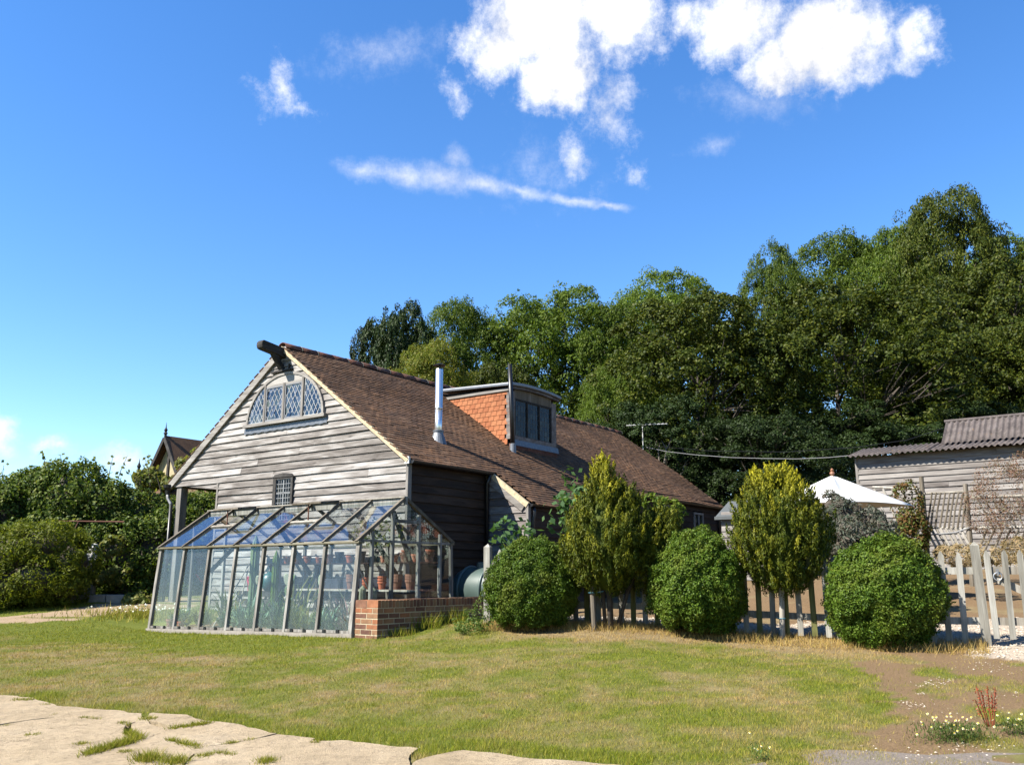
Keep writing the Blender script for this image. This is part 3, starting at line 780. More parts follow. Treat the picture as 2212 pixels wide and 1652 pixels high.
# loose flints and gravel
def pebbles(P, s, name):
    n = len(P)
    ico = np.array([(1, 0, 0), (0, 1, 0), (-1, 0, 0), (0, -1, 0), (0, 0, 0.7), (0, 0, -0.5)], float)
    th = rng.random(n) * 6.28
    sc = s[:, None] * (0.6 + 0.8 * rng.random((n, 3)))
    v = ico[None] * sc[:, None, :]
    c, sn = np.cos(th)[:, None], np.sin(th)[:, None]
    v = np.stack([v[..., 0] * c - v[..., 1] * sn, v[..., 0] * sn + v[..., 1] * c, v[..., 2]], -1) + P[:, None, :]
    tri = np.array([(0, 1, 4), (1, 2, 4), (2, 3, 4), (3, 0, 4)])
    me = bpy.data.meshes.new(name)
    me.from_pydata(v.reshape(-1, 3).tolist(), [], (tri[None] + (np.arange(n) * 6)[:, None, None]).reshape(-1, 3).tolist())
    me.materials.append(M['pebble']); me.update()
    return me
xs = rng.uniform(0, 8.5, 26000); ys = rng.uniform(9, 14.6, 26000)
_, _, gr, _, _ = fields(xs, ys)
k = gr > 0.5
P = np.stack([xs[k], ys[k], ground(xs[k], ys[k]) + 0.012 + (fbm(xs[k], ys[k], 2.2, 4) - 0.5) * 0.05], 1)
tag(link('garden_gravel', pebbles(P, rng.uniform(0.006, 0.016, len(P)), 'garden_gravel')), 'pale gravel spread under the picket gate and fence', 'gravel', kind='stuff')
fl = []
for (px, py, sp, k) in [(2010, 1478, 30, 60), (2045, 1470, 25, 40), (1985, 1500, 15, 20), (1960, 1520, 25, 35), (1975, 1528, 20, 30), (2120, 1432, 40, 40), (2160, 1445, 40, 50), (2090, 1440, 30, 10), (2050, 1622, 90, 30), (2150, 1615, 70, 45), (1900, 1628, 90, 20), (2100, 1640, 110, 40), (1990, 1640, 60, 20), (1650, 1640, 30, 5), (2180, 1500, 30, 20), (2100, 1530, 100, 25), (900, 1619, 6, 4), (272, 1543, 10, 5)]:
    for j in range(k // 2 + 1):
        p = gat(px + rng.normal(0, sp * 0.6), min(1651, py + rng.normal(0, sp * 0.14)))
        fl.append((p.x, p.y, p.z + 0.012))
fl = np.array(fl)
tag(link('flint_chips', pebbles(fl, rng.uniform(0.004, 0.010, len(fl)), 'flint_chips')), 'scattered pale flint chips on the bare brown earth', 'stones', kind='stuff')

# ---------------------------------------------------------------- the barn
A0, A1 = 2.45, 16.6
SL = 0.7193; TH = math.atan(SL); CT, ST = math.cos(TH), math.sin(TH)
RB, RZ = 4.97, 5.66
def roof_z(b): return RZ - SL * abs(b - RB)
barn = thing('barn', 'weathered timber barn with brown tiled roof, arched gable window and dormer', 'barn', (A0, RB, 0))

def weatherboards(parent, mat, P, z0, z1, e, outline, holes=(), joints=0.35, seg=0.45, t=0.03):
    k = 0; z = z0
    while z < z1 - 0.02:
        zb, zt = z, z + e + 0.03
        lo, hi = outline(zb + 0.004), outline(min(zt, z1 + 0.01))
        if hi is None or hi[1] - hi[0] < 0.05:
            if lo is None or lo[1] - lo[0] < 0.1: break
            hi = ((lo[0] + lo[1]) / 2 - 0.02, (lo[0] + lo[1]) / 2 + 0.02)
        spans = [(lo[0], lo[1], hi[0], hi[1])]
        for h in holes:
            q = h(zb, z + e)
            if q is None: continue
            new = []
            for s in spans:
                if q[0] <= s[0] and q[1] >= s[1]: continue
                if q[1] <= s[0] or q[0] >= s[1]: new.append(s); continue
                if q[0] > s[0]: new.append((s[0], q[0], s[2], max(q[0], s[2] + 0.01)))
                if q[1] < s[1]: new.append((q[1], s[1], min(q[1], s[3] - 0.01), s[3]))
            spans = new
        fin = []
        for s in spans:
            if s[1] - s[0] > 2.2 and random.random() < joints + (0.5 if s[1] - s[0] > 4.6 else 0):
                c = s[0] + (s[1] - s[0]) * random.uniform(0.25, 0.75)
                fin += [(s[0], c - 0.002, s[2], c - 0.002), (c + 0.002, s[1], c + 0.002, s[3])]
            else: fin.append(s)
        for s in fin:
            n = max(1, int((s[1] - s[0]) / seg)); mb = MB(); vs = []
            ph = random.uniform(0, 50); dz = random.uniform(-0.006, 0.006); dn = random.uniform(-0.004, 0.005)
            for j in range(n + 1):
                u_ = j / n
                sb = s[0] + (s[1] - s[0]) * u_; st = s[2] + (s[3] - s[2]) * u_
                wv = (vnoise(np.array([sb * 0.9 + ph]), np.array([ph]))[0] - 0.5) * 0.02 + dz
                wn_ = (vnoise(np.array([sb * 0.7 + ph]), np.array([ph + 9]))[0] - 0.5) * 0.010 + dn
                vs += [P(sb, zb + wv, 0.014 + t + wn_), P(sb, zb + wv, 0.010), P(st, zt, 0.0), P(st, zt, 0.010)]
            fs = [(0, 1, 2, 3), tuple(4 * n + q for q in (3, 2, 1, 0))]
            for j in range(n):
                for q in range(4):
                    a = 4 * j + q; b = 4 * j + (q + 1) % 4
                    fs.append((a, a + 4, b + 4, b))
            mb.add(vs, fs)
            part(mb, 'weatherboard', mat, parent)
        z += e; k += 1

def gable_outline(z):
    r = 1.33 if z < 2.95 else 1.33 + (z - 2.95) / SL
    if z < 2.862: l = 6.88
    elif z < 3.0: l = 8.5
    else: l = min(8.5, RB + (RZ - 0.09 - z) / SL)
    return (r, l) if l > r else None
WB, WX, WZ0, WH = 4.79, 1.22, 4.05, 1.01
def arch_half(z):
    q = (z - WZ0) / WH
    return WX * math.sqrt(max(0, 1 - q * q))
def hole_arch(zb, zt):
    if zt < WZ0 - 0.02 or zt > WZ0 + WH: return None
    if zb < WZ0 - 0.05: return None
    h = arch_half(zt) - 0.03
    return (WB - h, WB + h)
def hole_small(zb, zt):
    if zb < 1.95 or zb > 2.8: return None
    return (4.40, 5.00)
PG = lambda s, z, n: (A0 - n, s, z)
weatherboards(barn, M['board'], PG, -0.03, 5.52, 0.145, gable_outline, (hole_arch, hole_small), joints=0.4)
# side wall, in the shade under the eaves
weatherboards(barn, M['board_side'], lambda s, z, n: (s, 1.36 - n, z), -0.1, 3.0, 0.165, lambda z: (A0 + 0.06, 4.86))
PO = lambda s, z, n: (4.86 - n, s, z)
def out_outline(z):
    r = 0.36 if z < 2.28 else 0.36 + (z - 2.28) / SL
    return (r, 1.36) if r < 1.34 else None
weatherboards(barn, M['board_out'], PO, 0.0, 2.95, 0.15, out_outline, joints=0)
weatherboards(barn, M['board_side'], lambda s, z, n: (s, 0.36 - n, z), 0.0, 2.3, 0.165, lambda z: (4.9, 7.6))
def hole_w(x0, x1, z0, z1): return lambda zb, zt: (x0, x1) if zt > z0 and zb < z1 else None
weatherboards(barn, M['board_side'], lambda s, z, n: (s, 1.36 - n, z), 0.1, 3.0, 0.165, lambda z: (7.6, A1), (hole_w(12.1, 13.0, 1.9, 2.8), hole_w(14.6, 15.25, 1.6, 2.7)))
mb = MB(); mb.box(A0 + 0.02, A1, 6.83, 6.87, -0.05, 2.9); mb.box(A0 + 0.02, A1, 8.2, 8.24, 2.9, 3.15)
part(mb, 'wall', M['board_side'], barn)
mb = MB(); mb.prism([(A1 - 0.05, 1.38, 0), (A1 - 0.05, 6.86, 0), (A1 - 0.05, 6.86, 2.9), (A1 - 0.05, 8.4, 2.9), (A1 - 0.05, 8.4, 3.05), (A1 - 0.05, RB, 5.5), (A1 - 0.05, 1.38, 2.95)], (0.05, 0, 0)); part(mb, 'rear_wall', M['board_out'], barn)
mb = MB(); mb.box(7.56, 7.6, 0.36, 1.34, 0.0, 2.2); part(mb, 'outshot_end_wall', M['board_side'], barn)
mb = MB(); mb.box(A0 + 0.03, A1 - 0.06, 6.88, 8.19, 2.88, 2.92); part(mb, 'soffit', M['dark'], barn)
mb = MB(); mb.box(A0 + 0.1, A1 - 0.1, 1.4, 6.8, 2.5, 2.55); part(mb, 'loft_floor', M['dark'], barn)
# trims
mb = MB(); mb.box(A0 - 0.045, A0 + 0.055, 1.27, 1.328, 0.0, 2.99); part(mb, 'corner_board', M['trim'], barn, bevel=0.004)
mb = MB(); mb.box(A0 - 0.045, A0 + 0.04, 6.885, 6.945, 0.0, 2.86); part(mb, 'corner_board', M['trim'], barn, bevel=0.004)
mb = MB(); mb.box(A0 - 0.042, A0 + 0.02, 8.502, 8.56, 2.88, 3.1); part(mb, 'corner_board', M['trim'], barn)
mb = MB(); mb.box(4.80, 4.90, 0.30, 0.357, 0.0, 2.28); part(mb, 'corner_board', M['trim'], barn)
for a in (A0 - 0.01, 6.2, 10.0, 14.0):
    mb = MB(); mb.box(a, a + 0.18, 8.30, 8.48, -0.1, 2.868); part(mb, 'porch_post', M['trim'], barn, bevel=0.01)

# roof deck, verges, tiles
def slope_pt(a, b, n=0.0, side=-1):          # a point n above the tile plane
    return (a, b + side * ST * n, roof_z(b) + CT * n)
def slab(mb, a0, a1, b0, b1, n0, n1, side):
    q = [slope_pt(a0, b0, n0, side), slope_pt(a1, b0, n0, side), slope_pt(a1, b1, n0, side), slope_pt(a0, b1, n0, side)]
    p = [slope_pt(a0, b0, n1, side), slope_pt(a1, b0, n1, side), slope_pt(a1, b1, n1, side), slope_pt(a0, b1, n1, side)]
    mb.add(q + p, [(0, 1, 2, 3), (7, 6, 5, 4), (0, 4, 5, 1), (1, 5, 6, 2), (2, 6, 7, 3), (3, 7, 4, 0)])
mb = MB()
slab(mb, 2.41, A1 + 0.1, 1.24, RB, -0.10, -0.045, -1); slab(mb, 4.84, 7.66, 0.30, 1.24, -0.10, -0.045, -1)
slab(mb, 2.41, A1 + 0.1, RB, 8.68, -0.10, -0.045, 1)
roof = part(mb, 'roof', M['dark'], barn)
mb = MB(); slab(mb, 2.352, 2.405, 1.22, RB - 0.02, -0.09, -0.012, -1); part(mb, 'verge', M['verge'], barn, label='pale cream mortared right hand verge of the gable')
mb = MB(); slab(mb, 4.785, 4.835, 0.28, 1.22, -0.115, -0.012, -1); part(mb, 'verge', M['verge'], barn)
mb = MB(); slab(mb, 4.79, 4.84, 0.32, 1.30, -0.24, -0.118, -1); part(mb, 'barge_board', M['trim_y'], barn)
mb = MB(); slab(mb, 2.36, 2.405, RB + 0.02, 8.72, -0.16, -0.012, 1); part(mb, 'barge_board', M['trim_y'], barn)
mb = MB(); slab(mb, A1 + 0.105, A1 + 0.15, 1.22, RB, -0.14, -0.012, -1); part(mb, 'barge_board', M['trim_y'], barn)
TW, TG = 0.168, 0.099
tile = MB(); tile.box(-0.081, 0.081, -0.125, 0.03, -0.010, 0.010)
tile_me = tile.data('roof_tile', (0, 0, 0), M['roof_tile'])
TV = np.array(tile.v); TF = np.array(tile.f)
DOR = (6.99, 8.95)
spots = []
tmax = (RB - 0.22) / CT
k = 0; t = 0.12
while t < tmax:
    b = RB - t * CT
    off = (k % 2) * TW / 2
    a = 2.43 + off * 0.999
    while a < A1 + 0.1:
        ok = b > 1.20 or (4.9 < a < 7.6)
        if DOR[0] + 0.03 < a < DOR[1] - 0.03 and 2.42 < b < 4.45: ok = False
        if abs(a - 4.2) < 0.09 and abs(b - 2.12) < 0.09: ok = False
        if ok: spots.append((a, t))
        a += TW
    k += 1; t += TG
spots = np.array(spots)
sa, stt = spots[:, 0], spots[:, 1]
nw = (fbm(sa, stt, 0.5, 3) - 0.5) * 0.10 + rng.normal(0, 0.0016, len(sa))
bx_ = RB - stt * CT - ST * (nw + 0.004); zx_ = RZ - stt * ST + CT * (nw + 0.004)
tilt = TH - 0.10 + rng.normal(0, 0.008, len(sa)); yaw = rng.normal(0, 0.008, len(sa))
wpos = np.stack([O.x + sa * UX.x + bx_ * VX.x, O.y + sa * UX.y + bx_ * VX.y, zx_ - EYE], 1)
order = np.argsort(np.linalg.norm(wpos, axis=1))
for j in order[:300]:
    piece(tile_me, 'roof_tile', barn, (sa[j], bx_[j], zx_[j]), (tilt[j], 0, yaw[j]))
def tile_cloud(sa, b, z, tilt, yaw, sgn=1):
    v = TV[None].repeat(len(sa), 0)
    c, s = np.cos(yaw)[:, None], np.sin(yaw)[:, None]
    x = v[..., 0] * c - v[..., 1] * s; y = v[..., 0] * s + v[..., 1] * c; zz = v[..., 2]
    c, s = np.cos(tilt)[:, None], np.sin(tilt)[:, None]
    y2 = y * c - zz * s; z2 = y * s + zz * c
    return np.stack([x + sa[:, None], sgn * y2 + b[:, None], z2 + z[:, None]], -1)
rest = order[300:]
cl = [tile_cloud(sa[rest], bx_[rest], zx_[rest], tilt[rest], yaw[rest])]
left = []
t = 0.12; k = 0
while t < (8.74 - RB) / CT:
    a = 2.43 + (k % 2) * TW / 2
    while a < A1 + 0.1: left.append((a, t)); a += TW
    t += TG; k += 1
left = np.array(left)
nl = rng.normal(0.004, 0.004, len(left))
cl.append(tile_cloud(left[:, 0], RB + left[:, 1] * CT + ST * nl, RZ - left[:, 1] * ST + CT * nl, np.full(len(left), TH - 0.085), np.zeros(len(left)), -1))
Vt = np.concatenate(cl).reshape(-1, 3) - np.array(root_base(barn))
me = bpy.data.meshes.new('roof_tiles')
nt = len(Vt) // 8
Ft = (TF[None] + (np.arange(nt) * 8)[:, None, None]).reshape(-1, 4)
me.from_pydata(Vt.tolist(), [], Ft.tolist()); me.update(); me.materials.append(M['roof_tile'])
o = link('roof_tiles', me, barn); o['kind'] = 'stuff'
# ridge
rt = MB(); prof = [(math.cos(q), math.sin(q)) for q in np.linspace(R(-8), R(188), 9)]
vs = []; 
for x in (-0.222, 0.222):
    for r in (0.135, 0.118):
        vs += [(x, r * c, r * s * 0.8) for c, s in prof]
m9 = 9
fs = [(q, q + 1, 2 * m9 + q + 1, 2 * m9 + q) for q in range(8)] + [(m9 + q + 1, m9 + q, 3 * m9 + q, 3 * m9 + q + 1) for q in range(8)] + [(q + 1, q, m9 + q, m9 + q + 1) for q in range(8)] + [(2 * m9 + q, 2 * m9 + q + 1, 3 * m9 + q + 1, 3 * m9 + q) for q in range(8)]
rt.add(vs, fs); ridge_me = rt.data('ridge_tile', (0, 0, 0), M['ridge_tile'], True)
jt = MB(); jt.add([(x, 0.128 * c, 0.128 * s * 0.8) for x in (-0.014, 0.014) for c, s in prof], [(q, q + 1, 10 + q, 9 + q) for q in range(8)])
joint_me = jt.data('mortar_joint', (0, 0, 0), M['mortar'])
a = 2.6; k = 0
while a < A1 + 0.1:
    wob = (fbm(np.array([a]), np.array([3.0]), 0.6, 3)[0] - 0.5) * 0.05
    piece(ridge_me, 'ridge_tile', barn, (a, RB, RZ - 0.03 + wob), (random.gauss(0, 0.03), random.gauss(0, 0.012), 0))
    if random.random() < 0.55: piece(joint_me, 'mortar_joint', barn, (a + 0.225, RB, RZ - 0.026 + wob), (0, 0, 0), (1, 1.07, 1.1))
    a += 0.452; k += 1

# hoist beam at the gable peak
mb = MB()
prof = [(1.80, 5.50), (1.785, 5.55), (1.79, 5.61), (1.83, 5.655), (2.6, 5.56), (2.6, 5.34), (2.2, 5.42), (1.86, 5.465), (1.82, 5.475)]
mb.prism([(a, 4.87, z) for a, z in prof], (0, 0.19, 0)); part(mb, 'hoist_beam', M['oak'], barn, bevel=0.015)
mb = MB(); mb.beam((2.14, 4.965, 5.47), (2.425, 4.965, 5.13), 0.12, 0.10, (1, 0, 1)); part(mb, 'brace', M['oak'], barn, bevel=0.008)
mb = MB(); mb.box(2.33, 2.405, 4.60, 5.25, 5.075, 5.115); part(mb, 'ledge', M['oak'], barn)
mb = MB(); mb.box(2.34, 2.38, 4.66, 4.70, 5.118, 5.22); part(mb, 'peg', M['oak'], barn)

# windows -----------------------------------------------------------------
def clip_poly(poly, conv):                     # both in (s, z), conv anticlockwise
    out = poly
    for i in range(len(conv)):
        ax, ay = conv[i]; bx, by = conv[(i + 1) % len(conv)]
        inp = out; out = []
        side = lambda p: (bx - ax) * (p[1] - ay) - (by - ay) * (p[0] - ax)
        for j in range(len(inp)):
            p, q = inp[j], inp[(j + 1) % len(inp)]
            sp, sq = side(p), side(q)
            if sp >= 0: out.append(p)
            if (sp > 0 and sq < 0) or (sp < 0 and sq > 0):
                t_ = sp / (sp - sq); out.append((p[0] + (q[0] - p[0]) * t_, p[1] + (q[1] - p[1]) * t_))
        if not out: return []
    return out
def parea(p): return 0.5 * sum(p[i][0] * p[(i + 1) % len(p)][1] - p[(i + 1) % len(p)][0] * p[i][1] for i in range(len(p)))
def leaded(win, P, light, cells, n, pmat, cmat, lines, cw=0.011, tilt=0.03):
    if parea(light) < 0: light = light[::-1]
    for c in cells:
        q = clip_poly(c, light)
        if len(q) < 3 or abs(parea(q)) < 3e-4: continue
        cs = sum(p[0] for p in q) / len(q); cz = sum(p[1] for p in q) / len(q)
        tx, tz = random.gauss(0, tilt), random.gauss(0, tilt)
        mb = MB()
        f = lambda p, d: P(p[0], p[1], n + d + (p[0] - cs) * tx + (p[1] - cz) * tz)
        k = len(q)
        mb.add([f(p, 0.002) for p in q] + [f(p, -0.002) for p in q], [tuple(range(k)), tuple(range(2 * k - 1, k - 1, -1))] + [((i + 1) % k, i, k + i, k + (i + 1) % k) for i in range(k)])
        part(mb, 'pane', pmat, win)
    mb = MB(); any_ = False
    for (p, q) in lines:
        t0, t1 = 0.0, 1.0; ok = True
        for i in range(len(light)):
            ax, ay = light[i]; bx, by = light[(i + 1) % len(light)]
            sd = lambda r: (bx - ax) * (r[1] - ay) - (by - ay) * (r[0] - ax)
            s0, s1 = sd(p), sd(q)
            if s0 < 0 and s1 < 0: ok = False; break
            if s0 * s1 < 0:
                tt = s0 / (s0 - s1)
                if s0 < 0: t0 = max(t0, tt)
                else: t1 = min(t1, tt)
        if not ok or t1 - t0 < 1e-3: continue
        a_ = (p[0] + (q[0] - p[0]) * t0, p[1] + (q[1] - p[1]) * t0); b_ = (p[0] + (q[0] - p[0]) * t1, p[1] + (q[1] - p[1]) * t1)
        nv = Vector(P(0, 0, 1)) - Vector(P(0, 0, 0))
        mb.beam(P(a_[0], a_[1], n), P(b_[0], b_[1], n), cw, 0.010, nv); any_ = True
    for i in range(len(light)):
        a_, b_ = light[i], light[(i + 1) % len(light)]
        mb.beam(P(a_[0], a_[1], n), P(b_[0], b_[1], n), cw * 1.3, 0.011, Vector(P(0, 0, 1)) - Vector(P(0, 0, 0)))
    part(mb, 'lead_lattice', cmat, win)
def diamonds(s0, s1, z0, z1, w, h):
    cells = []; lines = []
    ni = int((s1 - s0) / w) + 2; nj = int((z1 - z0) / h) + 2
    for i in range(-1, ni * 2):
        for j in range(-1, nj * 2):
            if (i + j) % 2: continue
            cs, cz = s0 + i * w / 2, z0 + j * h / 2
            cells.append([(cs - w / 2, cz), (cs, cz - h / 2), (cs + w / 2, cz), (cs, cz + h / 2)])
    span = (z1 - z0) + 2 * h; dx = span * w / h
    for i in range(-40, 60):
        s = s0 + w / 2 + i * w
        lines.append(((s - dx, z0 - h), (s + dx * 0, z0 - h + span)))
        lines.append(((s + dx, z0 - h), (s, z0 - h + span)))
    return cells, lines
# arched gable window
win = bpy.data.objects.new('window', None); COL.objects.link(win); win.parent = barn
win['label'] = 'half round leaded window high in the gable'
NW = 0.062
def arc_pts(h0, h1, n=12, inset=0.0):
    return [(WB + (WX - inset) * math.cos(q), WZ0 + (WH - inset) * math.sin(q)) for q in np.linspace(h0, h1, n)]
mb = MB()
ou = arc_pts(0, math.pi, 29, 0.0); inn = arc_pts(0, math.pi, 29, 0.055)
for i in range(28):
    q = [ou[i], ou[i + 1], inn[i + 1], inn[i]]
    lo = [PG(p[0], p[1], 0.0) for p in q]; hi = [PG(p[0], p[1], 0.088) for p in q]
    mb.add(lo + hi, [(0, 1, 2, 3), (7, 6, 5, 4), (0, 4, 5, 1), (1, 5, 6, 2), (2, 6, 7, 3), (3, 7, 4, 0)])
part(mb, 'frame', M['trim_y'], win)
mb = MB(); mb.box(A0 - 0.12, A0, WB - WX - 0.06, WB + WX + 0.06, WZ0 - 0.07, WZ0 - 0.004); part(mb, 'sill', M['trim_y'], win, bevel=0.006)
mb = MB()
vs = []
for j in range(41):
    s = WB - WX - 0.08 + (2 * WX + 0.16) * j / 40
    vs += [PG(s, WZ0 - 0.075, 0.05), PG(s, WZ0 - 0.2 + 0.008 * math.sin(j * 1.7), 0.055 + 0.006 * (j % 2))]
mb.add(vs, [(2 * j, 2 * j + 1, 2 * j + 3, 2 * j + 2) for j in range(40)]); part(mb, 'lead_apron', M['lead'], win)
MULL = [5.42, 4.81, 4.22]
LT = 4.80
for s in MULL:
    top = WZ0 + math.sqrt(max(0, 1 - ((s - WB) / (WX - 0.05)) ** 2)) * (WH - 0.05) if s != 4.81 else LT + 0.03
    mb = MB(); mb.box(A0 - 0.095, A0 - 0.02, s - 0.028, s + 0.028, WZ0, min(top, LT + 0.08)); part(mb, 'mullion', M['trim'], win, bevel=0.004)
tym = [p for p in arc_pts(0, math.pi, 60, 0.05) if p[1] > LT + 0.02]
mb = MB(); mb.prism([PG(p[0], p[1], 0.04) for p in tym], (-0.028, 0, 0)); part(mb, 'tympanum', M['tympanum'], win)
mb = MB(); mb.box(A0 - 0.082, A0 - 0.03, MULL[2] + 0.03, MULL[0] - 0.03, LT - 0.01, LT + 0.03); part(mb, 'head_rail', M['trim_y'], win)
DW, DH = 0.128, 0.215
lights = []
arcR = [p for p in arc_pts(0, math.pi / 2, 30, 0.06) if p[0] > 0]
for (s0, s1) in [(MULL[1] + 0.03, MULL[0] - 0.03), (MULL[2] + 0.03, MULL[1] - 0.03)]:
    lights.append([(s0 + 0.03, WZ0 + 0.035), (s1 - 0.03, WZ0 + 0.035), (s1 - 0.03, LT - 0.04), (s0 + 0.03, LT - 0.04)])
L1 = [(WB - WX + 0.065, WZ0 + 0.012), (MULL[2] - 0.03, WZ0 + 0.012)] + [p for p in arc_pts(math.pi / 2, math.pi, 26, 0.06) if p[0] < MULL[2] - 0.03 and p[1] > WZ0 + 0.05]
L2 = [(WB + WX - 0.065, WZ0 + 0.012)] + [p for p in arc_pts(0, math.pi / 2, 26, 0.06) if p[0] > MULL[0] + 0.03 and p[1] > WZ0 + 0.05] + [(MULL[0] + 0.03, WZ0 + 0.012)]
for L in lights + [L1, L2]:
    ss = [p[0] for p in L]; zz = [p[1] for p in L]
    ce, li = diamonds(min(ss), max(ss), min(zz), max(zz), DW, DH)
    leaded(win, PG, L, ce, NW, M['pane'], M['came'], li, 0.013, 0.05)
for L in lights:
    mb = MB(); x0, x1, z0, z1 = L[0][0], L[1][0], L[0][1], L[2][1]
    for (p0, p1) in [((x0 - 0.02, z0 - 0.015), (x1 + 0.02, z0 - 0.015)), ((x0 - 0.02, z1 + 0.015), (x1 + 0.02, z1 + 0.015)), ((x0 - 0.015, z0), (x0 - 0.015, z1)), ((x1 + 0.015, z0), (x1 + 0.015, z1))]:
        mb.beam(PG(p0[0], p0[1], 0.068), PG(p1[0], p1[1], 0.068), 0.03, 0.03, (1, 0, 0))
    part(mb, 'casement', M['grey_pipe'], win)
# small leaded window lower on the gable
win2 = bpy.data.objects.new('window', None); COL.objects.link(win2); win2.parent = barn
win2['label'] = 'small dark framed leaded window above the greenhouse'
mb = MB(); s0, s1, z0, z1 = 4.395, 5.005, 1.93, 2.86
for (x0_, x1_, y0_, y1_) in [(s0, s0 + 0.06, z0, z1), (s1 - 0.09, s1, z0, z1), (s0 + 0.06, s1 - 0.09, z1 - 0.05, z1 + 0.02), (s0 + 0.06, s1 - 0.09, z0, z0 + 0.05), (s0 + 0.06, s1 - 0.09, 2.18, 2.225)]:
    mb.box(A0 - 0.075, A0 + 0.03, x0_, x1_, y0_, y1_)
part(mb, 'frame', M['oak'], win2)
mb = MB(); mb.prism([PG(s0 - 0.02, z1 - 0.01, 0.03), PG(s1 + 0.02, z1 - 0.01, 0.03), PG(s1 - 0.06, z1 + 0.05, 0.03), PG((s0 + s1) / 2, z1 + 0.075, 0.03), PG(s0 + 0.06, z1 + 0.05, 0.03)], (-0.06, 0, 0)); part(mb, 'head', M['oak'], win2)
def grid_cells(s0, s1, z0, z1, ni, nj, star=True):
    cells = []; lines = []
    w, h = (s1 - s0) / ni, (z1 - z0) / nj
    for i in range(ni):
        for j in range(nj): cells.append([(s0 + i * w, z0 + j * h), (s0 + (i + 1) * w, z0 + j * h), (s0 + (i + 1) * w, z0 + (j + 1) * h), (s0 + i * w, z0 + (j + 1) * h)])
    for i in range(ni + 1): lines.append(((s0 + i * w, z0 - 0.01), (s0 + i * w, z1 + 0.01)))
    for j in range(nj + 1): lines.append(((s0 - 0.01, z0 + j * h), (s1 + 0.01, z0 + j * h)))
    return cells, lines
for (za, zb, nj) in [(2.24, 2.52, 3), (2.54, 2.80, 3), (1.99, 2.17, 2)]:
    for (sa_, sb_) in [(4.465, 4.685), (4.70, 4.91)]:
        ce, li = grid_cells(sa_, sb_, za, zb, 3, nj)
        leaded(win2, PG, [(sa_, za), (sb_, za), (sb_, zb), (sa_, zb)], ce, 0.05, M['pane_dark'], M['came'], li, 0.0075, 0.02)

# dormer --------------------------------------------------------------------
DB = 2.40
d0, d1 = DOR
def dz(b): return 5.20 + 0.055 * (b - DB)       # eave line of the dormer roof
mb = MB(); mb.prism([(d0 + 0.03, DB + 0.02, roof_z(DB) - 0.05), (d0 + 0.03, DB + 0.02, 5.22), (d0 + 0.03, 4.42, 5.30)], (0.05, 0, 0)); mb.prism([(d1 - 0.08, DB + 0.02, roof_z(DB) - 0.05), (d1 - 0.08, DB + 0.02, 5.22), (d1 - 0.08, 4.42, 5.30)], (0.05, 0, 0))
dorm = part(mb, 'dormer', M['dark'], barn, label='dormer with orange tile hung cheek and leaded window')
hung = MB(); hung.box(-0.0075, 0.0075, -0.078, 0.078, -0.11, 0.035)
hung_me = hung.data('hung_tile', (0, 0, 0), M['cheek_tile'])
z = 5.18; row = 0
while z > 3.75:
    zb = z - 0.118
    bmax = RB - (RZ - (zb + 0.05)) / SL
    b = DB + 0.03 + 0.08 * (row % 2)
    while b + 0.02 < bmax:
        wd = min(0.158, bmax - b + 0.08)
        piece(hung_me, 'hung_tile', dorm, (d0 + 0.012, b + wd / 2, z - 0.01), (random.gauss(0, 0.006), 0.07 + random.gauss(0, 0.006), 0), (1, wd / 0.16, 1))
        b += 0.162
    z -= 0.118; row += 1
# dormer front
mb = MB(); PD = lambda s, z, n: (s, DB - n, z)
for (x0_, x1_, y0_, y1_) in [(d0, d0 + 0.2, 4.0, 5.16), (d1 - 0.2, d1, 4.0, 5.12), (d0 + 0.2, d1 - 0.2, 4.0, 4.1)]:
    mb.box(x0_, x1_, DB - 0.05, DB + 0.06, y0_, y1_)
part(mb, 'front_frame', M['board_out'], dorm)
def dtop(s): return 5.17 + 0.06 * (1 - ((s - (d0 + d1) / 2) / ((d1 - d0) / 2 + 0.1)) ** 2)
mb = MB(); seg = 14
for (lo_, hi_, b0_, b1_) in [(lambda s: 5.0, lambda s: dtop(s) + 0.0, DB - 0.035, DB + 0.03)]:
    vs = []
    for j in range(seg + 1):
        s = d0 + 0.2 + (d1 - d0 - 0.4) * j / seg
        vs += [(s, b0_, lo_(s)), (s, b1_, lo_(s)), (s, b1_, hi_(s)), (s, b0_, hi_(s))]
    mb.add(vs, [(0, 1, 2, 3), tuple(4 * seg + q for q in (3, 2, 1, 0))] + [(4 * j + q, 4 * j + 4 + q, 4 * j + 4 + (q + 1) % 4, 4 * j + (q + 1) % 4) for j in range(seg) for q in range(4)])
part(mb, 'lintel', M['pole_dark'], dorm)
mb = MB(); vs = []
b0_, b1_ = DB - 0.16, 4.5
for j in range(seg + 1):
    s = d0 - 0.10 + (d1 - d0 + 0.2) * j / seg
    zt = dtop(s) + 0.07
    vs += [(s, b0_, zt), (s, b1_, zt + 0.1), (s, b1_, zt + 0.18), (s, b0_, zt + 0.08)]
mb.add(vs, [(0, 1, 2, 3), tuple(4 * seg + q for q in (3, 2, 1, 0))] + [(4 * j + q, 4 * j + 4 + q, 4 * j + 4 + (q + 1) % 4, 4 * j + (q + 1) % 4) for j in range(seg) for q in range(4)])
part(mb, 'lead_roof', M['lead'], dorm, bevel=0.02)
mb = MB(); mb.box(d0 - 0.03, d0 + 0.03, DB - 0.08, 4.4, 5.145, 5.205); part(mb, 'fascia', M['trim_y'], dorm)
mb = MB(); vs = []
for j in range(seg + 1):
    s = d0 - 0.06 + (d1 - d0 + 0.12) * j / seg; zt = dtop(s)
    vs += [(s, DB - 0.11, zt + 0.005), (s, DB - 0.04, zt + 0.005), (s, DB - 0.04, zt + 0.065), (s, DB - 0.11, zt + 0.065)]
